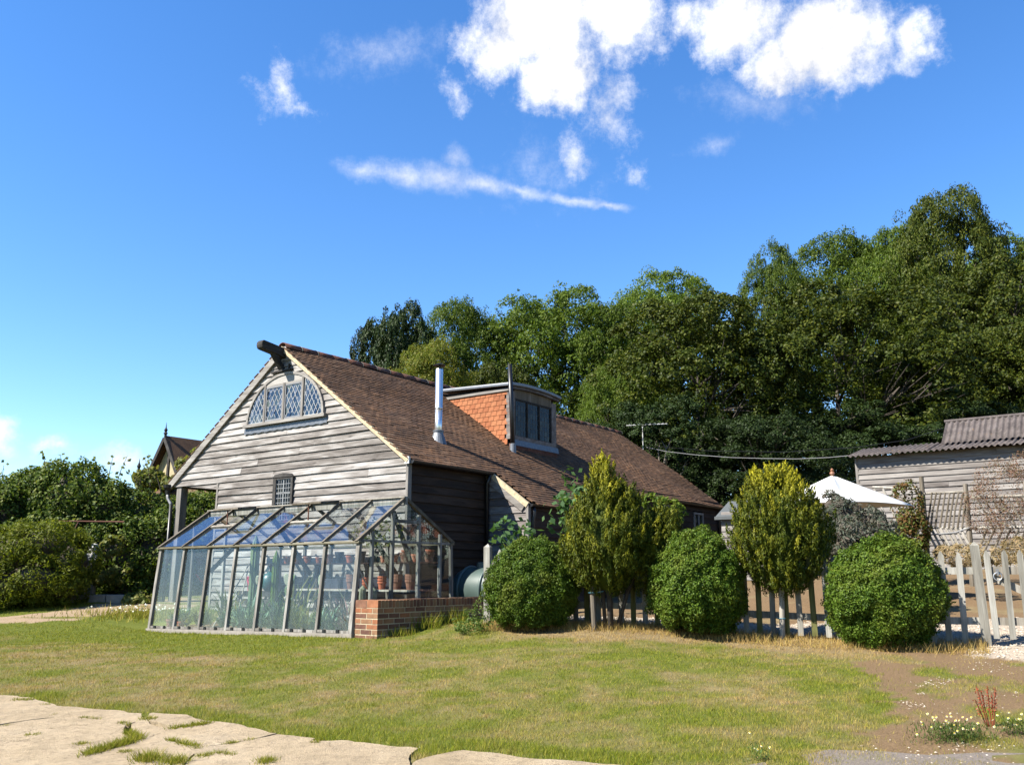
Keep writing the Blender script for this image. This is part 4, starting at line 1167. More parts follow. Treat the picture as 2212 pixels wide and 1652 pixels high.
mb.add(vs, [(0, 1, 2, 3), tuple(4 * seg + q for q in (3, 2, 1, 0))] + [(4 * j + q, 4 * j + 4 + q, 4 * j + 4 + (q + 1) % 4, 4 * j + (q + 1) % 4) for j in range(seg) for q in range(4)])
part(mb, 'front_fascia', M['board_out'], dorm)
lw = (d1 - d0 - 0.46) / 3
mb = MB()
for i in range(4):
    s = d0 + 0.2 + 0.02 + (lw + 0.0067) * i
    mb.box(s - 0.02, s + 0.02, DB - 0.045, DB + 0.01, 4.1, 5.0)
mb.box(d0 + 0.2, d1 - 0.2, DB - 0.044, DB + 0.01, 4.96, 5.0)
part(mb, 'casement', M['oak'], dorm)
for i in range(3):
    s0 = d0 + 0.245 + (lw + 0.0067) * i; s1 = s0 + lw - 0.045
    ce, li = grid_cells(s0, s1, 4.12, 4.95, 4, 7)
    leaded(dorm, PD, [(s0, 4.12), (s1, 4.12), (s1, 4.95), (s0, 4.95)], ce, 0.015, M['pane_dark'], M['came_dark'], li, 0.01, 0.02)
mb = MB(); vs = []
for j in range(31):
    s = d0 - 0.02 + (d1 - d0 + 0.06) * j / 30
    vs += [(s, DB - 0.07, 4.0), (s, DB - 0.10 - 0.01 * (j % 2), 3.86)]
mb.add(vs, [(2 * j, 2 * j + 1, 2 * j + 3, 2 * j + 2) for j in range(30)]); part(mb, 'lead_apron', M['lead'], dorm)
mb = MB(); mb.box(d0 + 0.04, d1 - 0.02, DB - 0.085, DB + 0.04, roof_z(DB) - 0.12, 3.90); part(mb, 'apron_tiles', M['ridge_tile'], dorm)

# flue, vent pipe, gutters
mb = MB(); mb.lathe([(0.078, 3.55), (0.078, 4.25)], (4.205, 2.13, 0), 20); mb.lathe([(0.084, 4.25), (0.084, 4.27), (0.08, 4.275), (0.08, 5.08), (0.072, 5.1)], (4.205, 2.13, 0), 20)
flue = part(mb, 'flue', M['steel'], barn, True, label='stainless steel flue pipe with black rain cap')
flue.data.shade_smooth()
mb = MB(); mb.lathe([(0.02, 5.09), (0.02, 5.16), (0.125, 5.165), (0.13, 5.185), (0.06, 5.21), (0.0, 5.215)], (4.205, 2.13, 0), 20); part(mb, 'cap', M['black'], flue)
mb = MB(); mb.lathe([(0.19, 3.50), (0.105, 3.74), (0.105, 3.77), (0.115, 3.775), (0.115, 3.80), (0.08, 3.81)], (4.205, 2.13, 0), 20); part(mb, 'flashing', M['lead'], flue)
mb = MB(); mb.tube([(6.90, 2.2, 3.66), (6.87, 2.22, 4.7), (6.83, 2.24, 5.73)], 0.052, 14); vp = part(mb, 'vent_pipe', M['black'], barn, True, label='tall black soil vent pipe beside the dormer')
mb = MB(); mb.lathe([(0.085, 3.55), (0.07, 3.85), (0.056, 3.86)], (6.9, 2.2, 0), 14); part(mb, 'flashing', M['lead'], vp)
def gutter(a0, a1, b, z, mat=M['black']):
    mb = MB(); pr = [(math.cos(q), math.sin(q)) for q in np.linspace(math.pi, 2 * math.pi, 8)]
    vs = [(a, b + r * c, z + r * s) for a in (a0, a1) for r in (0.062, 0.055) for c, s in pr]
    fs = [(q, q + 1, 16 + q + 1, 16 + q) for q in range(7)] + [(8 + q + 1, 8 + q, 24 + q, 24 + q + 1) for q in range(7)] + [(0, 16, 24, 8), (7, 15, 31, 23)] + [tuple(range(8)), tuple(range(16, 24))]
    mb.add(vs, fs); return part(mb, 'gutter', mat, barn)
gutter(2.40, 4.83, 1.19, 2.93); gutter(4.83, 7.62, 0.26, 2.26); gutter(7.66, A1 + 0.1, 1.19, 2.93); gutter(2.33, A1 + 0.1, 8.75, 2.94)
mb = MB(); mb.box(2.36, 2.40, 1.22, 1.32, 2.87, 3.0); part(mb, 'gutter_bracket', M['white'], barn)
for pts in ([(4.74, 1.19, 2.88), (4.74, 1.27, 2.7), (4.74, 1.27, 0.1)], [(4.93, 0.26, 2.2), (4.93, 0.24, 2.1), (4.93, 0.27, 1.95), (4.93, 0.30, 0.1)], [(16.3, 1.19, 2.9), (16.3, 1.28, 2.7), (16.3, 1.28, 0.3)]):
    mb = MB(); mb.tube(pts, 0.036, 10); part(mb, 'downpipe', M['black'], barn, True)
mb = MB(); mb.lathe([(0.05, 2.72), (0.06, 2.8), (0.1, 2.86), (0.11, 2.93)], (2.36, 8.70, 0), 12); hp = part(mb, 'hopper', M['black'], barn)
mb = MB(); mb.tube([(2.36, 8.70, 2.75), (2.36, 8.68, 2.62), (2.36, 8.55, 2.50), (2.36, 8.53, 2.42)], 0.036, 10); part(mb, 'swan_neck', M['grey_pipe'], barn, True)
mb = MB(); mb.tube([(2.36, 8.53, 2.46), (2.36, 8.53, -0.05)], 0.038, 10); part(mb, 'downpipe', M['black'], barn, True)
# side windows under the far eaves
for (x0_, x1_, z0_, z1_) in [(12.1, 13.0, 1.9, 2.8), (14.6, 15.25, 1.6, 2.7)]:
    wn2 = bpy.data.objects.new('window', None); COL.objects.link(wn2); wn2.parent = barn
    mb = MB(); f_ = 0.06
    for q in [(x0_, x0_ + f_, z0_, z1_), (x1_ - f_, x1_, z0_, z1_), (x0_ + f_, x1_ - f_, z0_, z0_ + f_), (x0_ + f_, x1_ - f_, z1_ - f_, z1_), ((x0_ + x1_) / 2 - 0.02, (x0_ + x1_) / 2 + 0.02, z0_ + f_, z1_ - f_)]: mb.box(q[0], q[1], 1.30, 1.38, q[2], q[3])
    part(mb, 'frame', M['trim'], wn2)
    for q in [(x0_ + f_, (x0_ + x1_) / 2 - 0.02), ((x0_ + x1_) / 2 + 0.02, x1_ - f_)]:
        mb = MB(); mb.box(q[0], q[1], 1.335, 1.34, z0_ + f_, z1_ - f_); part(mb, 'pane', M['pane_dark'], wn2)

# ---------------------------------------------------------------- greenhouse
gh = thing('greenhouse', 'old grey timber greenhouse with sloping glass front against the barn', 'greenhouse', (0, 2.6, 0))
GB0, BAY = 0.07, 0.73
gb = [GB0 + BAY * k for k in range(8)]
GE, GR, GRE = (0.105, 1.39), (1.06, 2.05), (2.2, 1.43)
def gfoot(b): return 0.055 - 0.018 * b
for k, b in enumerate(gb):
    w_ = 0.055 if k not in (0, 7) else 0.075
    mb = MB(); mb.beam((-0.015, b, gfoot(b) - 0.02), (0.095, b, GE[1] - 0.02), w_, 0.055, (1, 0, 0)); part(mb, 'front_post', M['gh_wood'], gh, bevel=0.004)
    mb = MB(); mb.beam((GE[0] - 0.075, b, GE[1] - 0.015), (GR[0] + 0.0, b, GR[1] + 0.045), 0.036 if k not in (0, 7) else 0.055, 0.05, (-0.57, 0, 0.82)); part(mb, 'glazing_bar', M['pole_dark'], gh)
    mb = MB(); mb.beam((GRE[0] + 0.07, b, GRE[1] - 0.01), (GR[0] + 0.01, b, GR[1] + 0.04), 0.036 if k not in (0, 7) else 0.055, 0.05, (0.5, 0, 0.85)); part(mb, 'glazing_bar', M['pole_dark'], gh)
    mb = MB(); mb.beam((2.26, b, 0.0), (GRE[0], b, GRE[1]), 0.05, 0.05, (1, 0, 0)); part(mb, 'rear_post', M['gh_wood'], gh)
for k in range(7):
    b0, b1 = gb[k] + 0.02, gb[k + 1] - 0.02
    zf = gfoot((b0 + b1) / 2)
    mb = MB(); mb.add([(-0.002, b0, zf + 0.05), (-0.002, b1, zf + 0.05), (0.098, b1, GE[1] - 0.02), (0.098, b0, GE[1] - 0.02), (0.002, b0, zf + 0.05), (0.002, b1, zf + 0.05), (0.102, b1, GE[1] - 0.02), (0.102, b0, GE[1] - 0.02)],
                      [(0, 1, 2, 3), (7, 6, 5, 4), (0, 4, 5, 1), (1, 5, 6, 2), (2, 6, 7, 3), (3, 7, 4, 0)])
    part(mb, 'pane', M['glass'], gh)
    mb = MB(); mb.box(-0.03, 0.03, b0 + 0.01, b1 - 0.01, zf + 0.012, zf + 0.05); part(mb, 'sill_rail', M['gh_wood'], gh)
    vent = k in (2, 5)
    fr = 0.52 if vent else 1.0
    def rp(f, n): 
        return (GE[0] - 0.03 + (GR[0] - GE[0] + 0.03) * f - 0.57 * n, GE[1] + 0.012 + (GR[1] - GE[1]) * f + 0.82 * n)
    p0, p1, q0, q1 = rp(0, 0), rp(fr, 0), rp(0, 0.004), rp(fr, 0.004)
    mb = MB(); mb.add([(p0[0], b0, p0[1]), (p0[0], b1, p0[1]), (p1[0], b1, p1[1]), (p1[0], b0, p1[1]), (q0[0], b0, q0[1]), (q0[0], b1, q0[1]), (q1[0], b1, q1[1]), (q1[0], b0, q1[1])],
                      [(0, 1, 2, 3), (7, 6, 5, 4), (0, 4, 5, 1), (1, 5, 6, 2), (2, 6, 7, 3), (3, 7, 4, 0)])
    part(mb, 'roof_pane', M['roof_glass'], gh)
    mb = MB(); mb.add([(GR[0], b0, GR[1] + 0.01), (GRE[0], b0, GRE[1] + 0.01), (GRE[0], b1, GRE[1] + 0.01), (GR[0], b1, GR[1] + 0.01), (GR[0], b0, GR[1] + 0.014), (GRE[0], b0, GRE[1] + 0.014), (GRE[0], b1, GRE[1] + 0.014), (GR[0], b1, GR[1] + 0.014)],
                      [(3, 2, 1, 0), (4, 5, 6, 7), (0, 1, 5, 4), (1, 2, 6, 5), (2, 3, 7, 6), (3, 0, 4, 7)])
    part(mb, 'roof_pane', M['roof_glass'], gh)
    if vent:
        mb = MB(); mb.beam((p1[0], b0, p1[1] + 0.01), (p1[0], b1, p1[1] + 0.01), 0.05, 0.035, (-0.57, 0, 0.82)); part(mb, 'vent_rail', M['pole'], gh)
        hx, hz = GR[0] + 0.02, GR[1] + 0.075; lx, lz = GR[0] - 0.43, GR[1] + 0.02
        mb = MB()
        mb.beam((hx, b0 + 0.01, hz), (lx, b0 + 0.01, lz), 0.04, 0.032); mb.beam((hx, b1 - 0.01, hz), (lx, b1 - 0.01, lz), 0.04, 0.032)
        mb.beam((lx, b0 - 0.01, lz), (lx, b1 + 0.01, lz), 0.045, 0.03); mb.beam((hx, b0 - 0.01, hz), (hx, b1 + 0.01, hz), 0.04, 0.03)
        vt = part(mb, 'roof_vent', M['pole_dark'], gh)
        mb = MB(); mb.prism([(hx, b0 + 0.03, hz), (hx, b1 - 0.03, hz), (lx, b1 - 0.03, lz), (lx, b0 + 0.03, lz)], (0, 0, 0.004)); part(mb, 'pane', M['roof_glass'], vt)
        mb = MB(); mb.beam((lx + 0.03, (b0 + b1) / 2, lz - 0.01), (p1[0] + 0.08, (b0 + b1) / 2, p1[1] - 0.06), 0.015, 0.015); part(mb, 'stay', M['rust'], vt)
mb = MB(); mb.box(GE[0] - 0.075, GE[0] + 0.04, gb[0] - 0.05, gb[7] + 0.05, GE[1] - 0.035, GE[1] + 0.0); part(mb, 'eave_rail', M['gh_rail'], gh, bevel=0.008)
mb = MB(); mb.box(GR[0] - 0.018, GR[0] + 0.018, gb[0] - 0.04, gb[7] + 0.04, GR[1] - 0.06, GR[1] + 0.05); part(mb, 'ridge_board', M['gh_wood'], gh)
mb = MB(); mb.box(GR[0] - 0.05, GR[0] + 0.05, gb[0] - 0.03, gb[7] + 0.03, GR[1] + 0.053, GR[1] + 0.07); part(mb, 'ridge_capping', M['pole'], gh)
mb = MB(); mb.box(GRE[0] - 0.03, GRE[0] + 0.05, gb[0] - 0.04, gb[7] + 0.04, GRE[1] - 0.04, GRE[1] - 0.005); part(mb, 'eave_rail', M['gh_rail'], gh)
mb = MB(); mb.prism([(-0.05, 0.02, -0.15), (-0.05, 5.25, -0.2), (-0.05, 5.25, gfoot(5.2) + 0.008), (-0.05, 0.02, gfoot(0) + 0.008)], (0.11, 0, 0)); part(mb, 'concrete_kerb', M['stone'], gh)
clip = MB(); clip.box(-0.007, 0.007, -0.03, 0.03, -0.0275, 0.0275); clip_me = clip.data('glass_clip', (0, 0, 0), M['black'])
for k in range(7):
    for f in (0.35, 0.75):
        b = gb[k] + BAY * f; piece(clip_me, 'glass_clip', gh, (-0.038, b, gfoot(b) + 0.0325))
# the two ends
def gtop(a): return GE[1] + (GR[1] - GE[1]) * (a - GE[0]) / (GR[0] - GE[0]) if a < GR[0] else GRE[1] + (GR[1] - GRE[1]) * (GRE[0] - a) / (GRE[0] - GR[0])
def gfront(z): return 0.0 + 0.105 * z / 1.39
for side, b in ((0, gb[0]), (1, gb[7])):
    divs = [0.36, 0.80, 1.40, 1.93] if side == 0 else [0.75, 1.45]
    for a in divs:
        mb = MB(); mb.box(a - 0.024, a + 0.024, b - 0.024, b + 0.024, 0.0, gtop(a) - 0.02); part(mb, 'end_post', M['gh_wood'], gh)
    cuts = [0.0] + divs + [2.25]
    for i in range(len(cuts) - 1):
        x0_, x1_ = cuts[i], cuts[i + 1]
        zb = 0.05
        poly = [(x0_ + 0.02 if i else 0.03, zb), (x1_ - 0.02, zb)]
        t1 = gtop(min(x1_ - 0.02, 2.19)) - 0.03; t0 = gtop(max(x0_ + 0.02, 0.12)) - 0.03
        if i == len(cuts) - 2: poly = [(x0_ + 0.02, zb), (2.24, zb), (2.18, t1)]
        else: poly.append((x1_ - 0.02, t1))
        if x0_ < GR[0] < x1_: poly.append((GR[0], GR[1] - 0.04))
        poly.append((x0_ + 0.02 if i else 0.13, t0))
        mb = MB(); mb.prism([(a, b - 0.002, z) for a, z in poly], (0, 0.004, 0)); part(mb, 'end_pane', M['glass'], gh)
    mb = MB(); mb.box(0.12, 2.18, b - 0.02, b + 0.02, 1.385, 1.42); part(mb, 'end_rail', M['gh_wood'], gh)
    if side == 0:
        mb = MB(); mb.box(0.824, 1.376, b - 0.03, b + 0.02, 1.70, 1.75); part(mb, 'door_head', M['gh_wood'], gh)
for (p, q) in [((2.1, 3.4, 0.9), (1.1, 3.4, 1.95)), ((2.1, 1.2, 0.9), (1.1, 1.2, 1.95)), ((0.35, 4.05, 0.95), (0.75, 3.7, 1.55)), ((1.2, 0.45, 1.9), (2.0, 0.6, 0.75))]:
    mb = MB(); mb.beam(p, q, 0.05, 0.07); part(mb, 'brace', M['oak'], gh)

# staging and what stands on it
ORD = ['first', 'second', 'third', 'fourth', 'fifth', 'sixth', 'seventh', 'eighth', 'ninth', 'tenth', 'eleventh', 'twelfth', 'thirteenth', 'fourteenth', 'fifteenth']
shelf = thing('shelf', 'narrow plank shelf of flowerpots along the back of the greenhouse', 'shelf', (2.1, 2.6, 0))
mb = MB(); mb.box(1.98, 2.19, 0.25, 4.85, 1.09, 1.115); part(mb, 'board', M['terracotta_b'], shelf)
for b in (0.7, 1.9, 3.2, 4.5):
    mb = MB(); mb.beam((2.08, b, 0.0), (2.08, b, 1.09), 0.06, 0.05); part(mb, 'leg', M['oak'], shelf)
    mb = MB(); mb.prism([(2.0, b - 0.02, 1.09), (2.17, b - 0.02, 1.09), (2.17, b - 0.02, 0.75)], (0, 0.04, 0)); part(mb, 'bracket', M['oak'], shelf)
bench = thing('potting_bench', 'low wooden potting bench inside the greenhouse below the shelf', 'bench', (1.8, 1.7, 0))
for a in (1.42, 1.57, 1.72, 1.87):
    mb = MB(); mb.box(a, a + 0.14, 0.25, 3.0, 0.63, 0.66); part(mb, 'plank', M['terracotta_b'] if a > 1.5 else M['pole'], bench)
for a in (1.46, 1.96):
    for b in (0.35, 1.6, 2.9):
        mb = MB(); mb.box(a, a + 0.05, b, b + 0.05, 0.0, 0.63); part(mb, 'leg', M['oak'], bench)
mb = MB(); mb.box(1.46, 1.96, 0.4, 2.85, 0.3, 0.33); part(mb, 'lower_shelf', M['dark'], bench)
for i, b in enumerate((1.3, 2.0, 2.6)):
    t_ = thing('seed_tray', 'black plastic seed tray on the potting bench, %s from the right' % ORD[i], 'tray', (1.93, b, 0.66), 'trays on the bench')
    mb = MB(); x0_, x1_, y0_, y1_ = 1.86, 2.0, b - 0.27, b + 0.27
    mb.box(x0_, x1_, y0_, y1_, 0.66, 0.68); mb.box(x0_, x0_ + 0.012, y0_, y1_, 0.68, 0.84); mb.box(x1_ - 0.012, x1_, y0_, y1_, 0.68, 0.84); mb.box(x0_, x1_, y0_, y0_ + 0.012, 0.681, 0.839); mb.box(x0_, x1_, y1_ - 0.012, y1_, 0.681, 0.839)
    part(mb, 'tray_body', M['pot_dark'], t_)
def pot_mesh(r, h, mat, name):
    mb = MB(); mb.lathe([(r * 0.68, 0), (r * 0.92, h * 0.76), (r * 1.04, h * 0.77), (r * 1.04, h), (r * 0.92, h), (r * 0.88, h * 0.85), (0.001, h * 0.82)], (0, 0, 0), 14)
    return mb.data(name, (0, 0, 0), mat, False)
pots = [pot_mesh(0.075, 0.13, M['terracotta'], 'pot_a'), pot_mesh(0.09, 0.16, M['terracotta_b'], 'pot_b'), pot_mesh(0.06, 0.11, M['terracotta'], 'pot_c'), pot_mesh(0.085, 0.2, M['pot_dark'], 'pot_d')]
bs = [0.45, 0.75, 1.0, 1.25, 1.5, 1.75, 2.05, 2.35, 2.62, 2.9, 3.2, 3.5, 3.8, 4.1, 4.4]
kinds = [1, 0, 1, 0, 2, 3, 3, 0, 3, 1, 2, 0, 1, 0, 2]
word = ['terracotta flowerpot', 'large old terracotta flowerpot', 'small terracotta flowerpot', 'dark blue plastic pot']
for i, (b, k) in enumerate(zip(bs, kinds)):
    t_ = thing('flowerpot', '%s on the greenhouse back shelf, %s pot from the right' % (word[k], ORD[i]), 'flowerpot', (2.08 + random.uniform(-0.02, 0.02), b, 1.115), 'flowerpots on the back shelf')
    link('pot_body', pots[k], t_)
    if k in (0, 1) and i % 2 == 0: link('nested_pot', pots[2 if k == 0 else 0], t_, (0.01, 0, 0.075), (0.03, 0, 0))
for i, (a, b, k) in enumerate([(1.7, 0.5, 1), (1.75, 0.85, 1), (1.7, 1.15, 0), (1.66, 1.5, 2), (1.8, 2.0, 1)]):
    t_ = thing('flowerpot', 'stacked %s on the potting bench, %s from the right' % (word[k].replace('flowerpot', 'pots'), ORD[i]), 'flowerpot', (a, b, 0.66), 'pots on the bench')
    link('pot_body', pots[k], t_); link('nested_pot', pots[k], t_, (0, 0, 0.045)); link('nested_pot', pots[k], t_, (0, 0, 0.09))
t_ = thing('bucket', 'bright pink plastic bucket inside the greenhouse', 'bucket', (1.85, 4.78, 0.6))
mb = MB(); mb.lathe([(0.085, 0.6), (0.12, 0.86), (0.128, 0.86), (0.128, 0.875), (0.112, 0.875), (0.08, 0.62), (0.001, 0.62)], (1.85, 4.78, 0), 18); part(mb, 'bucket_body', M['pink'], t_)
mb = MB(); mb.tube([(1.85 + 0.11 * math.cos(q), 4.78, 0.87 + 0.09 * math.sin(q)) for q in np.linspace(0, math.pi, 9)], 0.005, 6); part(mb, 'handle', M['metal_ring'], t_)
t_ = thing('crate', 'dark wooden crate under the pink bucket and green watering globe', 'crate', (1.85, 4.4, 0))
for z in (0.05, 0.2, 0.35, 0.5):
    for (x0_, x1_, y0_, y1_) in [(1.66, 1.68, 4.0, 5.0), (2.0, 2.02, 4.0, 5.0), (1.681, 2.0, 4.0, 4.02), (1.681, 2.0, 4.98, 5.0)]:
        mb = MB(); mb.box(x0_, x1_, y0_, y1_, z, z + 0.1); part(mb, 'slat', M['oak'], t_)
for (x0_, y0_) in [(1.681, 4.021), (1.96, 4.021), (1.681, 4.94), (1.96, 4.94)]:
    mb = MB(); mb.box(x0_, x0_ + 0.04, y0_, y0_ + 0.04, 0.0, 0.585); part(mb, 'corner_post', M['oak'], t_)
mb = MB(); mb.box(1.66, 2.02, 4.0, 5.0, 0.585, 0.6); part(mb, 'lid', M['oak'], t_)
t_ = thing('watering_can', 'round teal watering can inside the greenhouse', 'watering can', (1.85, 4.27, 0.6))
mb = MB(); mb.lathe([(0.001, 0.6), (0.09, 0.605), (0.15, 0.68), (0.165, 0.77), (0.15, 0.86), (0.09, 0.93), (0.05, 0.94), (0.045, 0.96), (0.001, 0.955)], (1.85, 4.27, 0), 20); part(mb, 'can_body', M['teal'], t_, True)
mb = MB(); mb.tube([(1.80, 4.15, 0.7), (1.74, 4.02, 0.82), (1.7, 3.94, 0.92)], [0.02, 0.014, 0.02], 8); part(mb, 'spout', M['pink'], t_)
mb = MB(); mb.tube([(1.85, 4.32, 0.95), (1.85, 4.38, 1.02), (1.85, 4.45, 0.95), (1.85, 4.43, 0.8)], 0.009, 6); part(mb, 'handle', M['teal'], t_)
# cacti and succulents
def column(name, label, a, b, z0, z1, r, mat, ribs=9, lean=0.0):
    t_ = thing(name, label, 'cactus', (a, b, z0))
    mb = MB(); n = ribs * 4; rows = []
    zs = list(np.linspace(0, 1, 9)) ; vs = []
    for q in zs:
        rr = r * (0.75 + 0.25 * min(1, q * 5)) * (math.sqrt(max(0.02, 1 - max(0, (q - 0.88) / 0.12) ** 2)))
        for j in range(n):
            th = 2 * math.pi * j / n; f = 1 + 0.16 * math.cos(ribs * th)
            vs.append((a + rr * f * math.cos(th) + lean * q, b + rr * f * math.sin(th), z0 + (z1 - z0) * q))
    fs = [(i * n + j, i * n + (j + 1) % n, (i + 1) * n + (j + 1) % n, (i + 1) * n + j) for i in range(8) for j in range(n)] + [tuple(range(8 * n, 9 * n))]
    mb.add(vs, fs); part(mb, 'stem', mat, t_, True)
    return t_
column('column_cactus', 'tall ribbed column cactus reaching the greenhouse roof', 1.3, 4.05, 0.0, 1.62, 0.075, M['cactus'])
column('column_cactus', 'dark slim column cactus just behind the tall one', 1.55, 3.75, 0.0, 1.35, 0.06, M['box_leaf'])
column('column_cactus', 'short pale woolly cactus nearest the greenhouse end door', 0.62, 0.28, 0.3, 0.72, 0.055, M['cactus_pale'], 16)
column('column_cactus', 'pale woolly cactus left of the greenhouse end door', 0.42, 0.3, 0.3, 0.74, 0.045, M['cactus_pale'], 16)
t_ = thing('plank', 'low plank stand carrying the pale cacti behind the brick wall', 'plank', (0.5, 0.3, 0.0))
mb = MB(); mb.box(0.2, 0.85, 0.18, 0.4, 0.27, 0.3); part(mb, 'board', M['gh_wood'], t_)
for a in (0.25, 0.78):
    mb = MB(); mb.box(a, a + 0.04, 0.2, 0.38, 0.0, 0.27); part(mb, 'leg', M['gh_wood'], t_)
def pad(mb, c, r, h, nrm, up):
    c = Vector(c); nrm = Vector(nrm).normalized(); up = Vector(up).normalized(); sd = up.cross(nrm).normalized(); up = nrm.cross(sd)
    n = 12; vs = []; 
    for d, k in ((-0.012, 0.8), (0, 1.0), (0.012, 0.8)):
        vs += [c + nrm * d + (sd * math.cos(q) * r * k + up * (math.sin(q) * h * k + h)) for q in [2 * math.pi * j / n for j in range(n)]]
    fs = [tuple(range(n - 1, -1, -1)), tuple(range(2 * n, 3 * n))] + [(i * n + j, i * n + (j + 1) % n, (i + 1) * n + (j + 1) % n, (i + 1) * n + j) for i in range(2) for j in range(n)]
    mb.add(vs, fs)
for i, (a, b, z, lab) in enumerate([(0.9, 2.55, 0.1, 'prickly pear with flat green pads behind the fourth front pane'), (1.1, 3.6, 0.1, 'lanky jointed prickly pear beside the tall column cactus'), (0.85, 1.75, 0.15, 'prickly pear with one tall pale pad near the bench')]):
    t_ = thing('prickly_pear', lab, 'cactus', (a, b, z))
    top = Vector((a, b, z)); up = Vector((0, 0, 1))
    for k in range(5):
        mb = MB(); r = random.uniform(0.05, 0.075); h = random.uniform(0.09, 0.13)
        up = (Vector((0, 0, 1)) + Vector((random.uniform(-0.5, 0.3), random.uniform(-0.6, 0.6), 0)) * (0.7 if k else 0.1)).normalized()
        pad(mb, top, r, h, (-1, random.uniform(-0.7, 0.7), random.uniform(-0.1, 0.2)), up); part(mb, 'pad', M['cactus'] if k % 3 else M['cactus_pale'], t_)
        if k in (0, 1, 2): top = top + up * 2 * h * 0.92
def rosette(mb, c, n, L, wd, rise=0.7, tips=None):
    for j in range(n):
        th = 2 * math.pi * (j * 0.618) ; l = L * random.uniform(0.7, 1.1); rs = rise * random.uniform(0.6, 1.4)
        d = Vector((math.cos(th), math.sin(th), 0)); s = Vector((-d.y, d.x, 0)) * wd
        p0 = Vector(c); p1 = p0 + d * l * 0.5 + Vector((0, 0, l * rs * 0.6)); p2 = p0 + d * l + Vector((0, 0, l * rs * 0.85))
        mb.add([p0 - s * 0.7, p0 + s * 0.7, p1 + s, p1 - s, p2], [(0, 1, 2, 3), (3, 2, 4)])
spots = [(0.30, 4.85, 0.16, 'aloe'), (0.28, 4.55, 0.14, 'vine_leaf'), (0.38, 3.6, 0.15, 'aloe'), (0.33, 3.1, 0.2, 'aloe'), (0.3, 2.65, 0.18, 'aloe'), (0.42, 2.35, 0.24, 'aloe'), (0.28, 2.05, 0.2, 'aloe'), (0.45, 1.85, 0.18, 'vine_leaf'), (0.3, 1.55, 0.17, 'vine_leaf'), (0.45, 1.25, 0.2, 'aloe'),
         (0.3, 0.95, 0.22, 'aloe'), (0.42, 0.65, 0.24, 'aloe_pink'), (0.25, 0.4, 0.24, 'aloe_pink'), (0.7, 2.9, 0.3, 'fig_leaf'), (0.75, 2.1, 0.32, 'vine_leaf'), (0.8, 1.2, 0.26, 'aloe_pink'), (0.7, 3.9, 0.3, 'vine_leaf'), (0.75, 4.6, 0.24, 'weed')]
wordm = {'aloe': 'blue green spiky succulent', 'vine_leaf': 'yellow green bushy succulent', 'aloe_pink': 'pinkish dry succulent', 'fig_leaf': 'dark green leafy plant', 'weed': 'wispy green weed'}
for i, (a, b, L, m) in enumerate(sorted(spots, key=lambda s: s[1])):
    row = 'against the greenhouse front glass' if a < 0.6 else 'in the middle of the greenhouse bed'
    same = sorted([s for s in spots if (s[0] < 0.6) == (a < 0.6)], key=lambda s: s[1])
    k = same.index((a, b, L, m))
    t_ = thing('succulent', '%s %s, %s from the right' % (wordm[m], row, ORD[k]), 'plant', (a, b, 0.0), 'plants in the greenhouse bed')
    mb = MB()
    for q in range(5 if m != 'weed' else 8):
        rosette(mb, (a + random.uniform(-0.1, 0.1), b + random.uniform(-0.2, 0.2), random.uniform(-0.01, 0.08)), 17, L * random.uniform(0.8, 1.5), 0.014 if m != 'weed' else 0.006, random.uniform(0.6, 2.0))
    part(mb, 'leaves', M[m], t_)
t_ = thing('flowerpot', 'low terracotta bowl on the ground behind the leftmost front panes', 'flowerpot', (0.22, 4.9, -0.03)); link('pot_body', pots[1], t_)
t_ = thing('flowerpot', 'terracotta pot on the ground beside the low bowl, second from the left', 'flowerpot', (0.22, 4.6, -0.03)); link('pot_body', pots[0], t_)
for (lab, p, q) in [('long garden rake handle leaning in the left of the greenhouse', (0.45, 4.0, 0.0), (1.9, 5.0, 1.1)), ('pale bamboo cane leaning behind the third front pane', (0.5, 3.45, 0.05), (1.2, 4.1, 1.0)), ('thin stick leaning across the greenhouse end', (0.95, 0.25, 0.1), (0.3, 0.45, 1.2))]:
    t_ = thing('cane', lab, 'cane', p); mb = MB(); mb.tube([p, q], 0.012, 6); part(mb, 'shaft', M['pole'], t_)
# small climbing branches under the roof at the right end
t_ = thing('climbing_plant', 'straggly climber under the greenhouse roof at the right end', 'plant', (0.9, 0.7, 0.0))
mb = MB(); mb.tube([(0.9, 0.7, 0), (0.95, 0.65, 0.8), (0.8, 0.5, 1.4), (0.6, 0.4, 1.6)], [0.02, 0.015, 0.012, 0.006], 6); mb.tube([(0.9, 0.6, 1.2), (1.2, 0.5, 1.7), (1.3, 0.4, 1.85)], [0.012, 0.009, 0.005], 6); part(mb, 'stem', M['bark'], t_)
P = np.array([(0.45 + 0.9 * rng.random(), 0.25 + 0.5 * rng.random(), 1.35 + 0.45 * rng.random()) for _ in range(260)]); P[:, 2] = np.minimum(P[:, 2], np.array([gtop(a) - 0.08 for a in P[:, 0]]))
link('leaves', leaves(P - np.array(BASE[t_.name]), rng.normal(size=(260, 3)), 0.05, 0.03, 'leaves', M['vine_leaf']), t_)

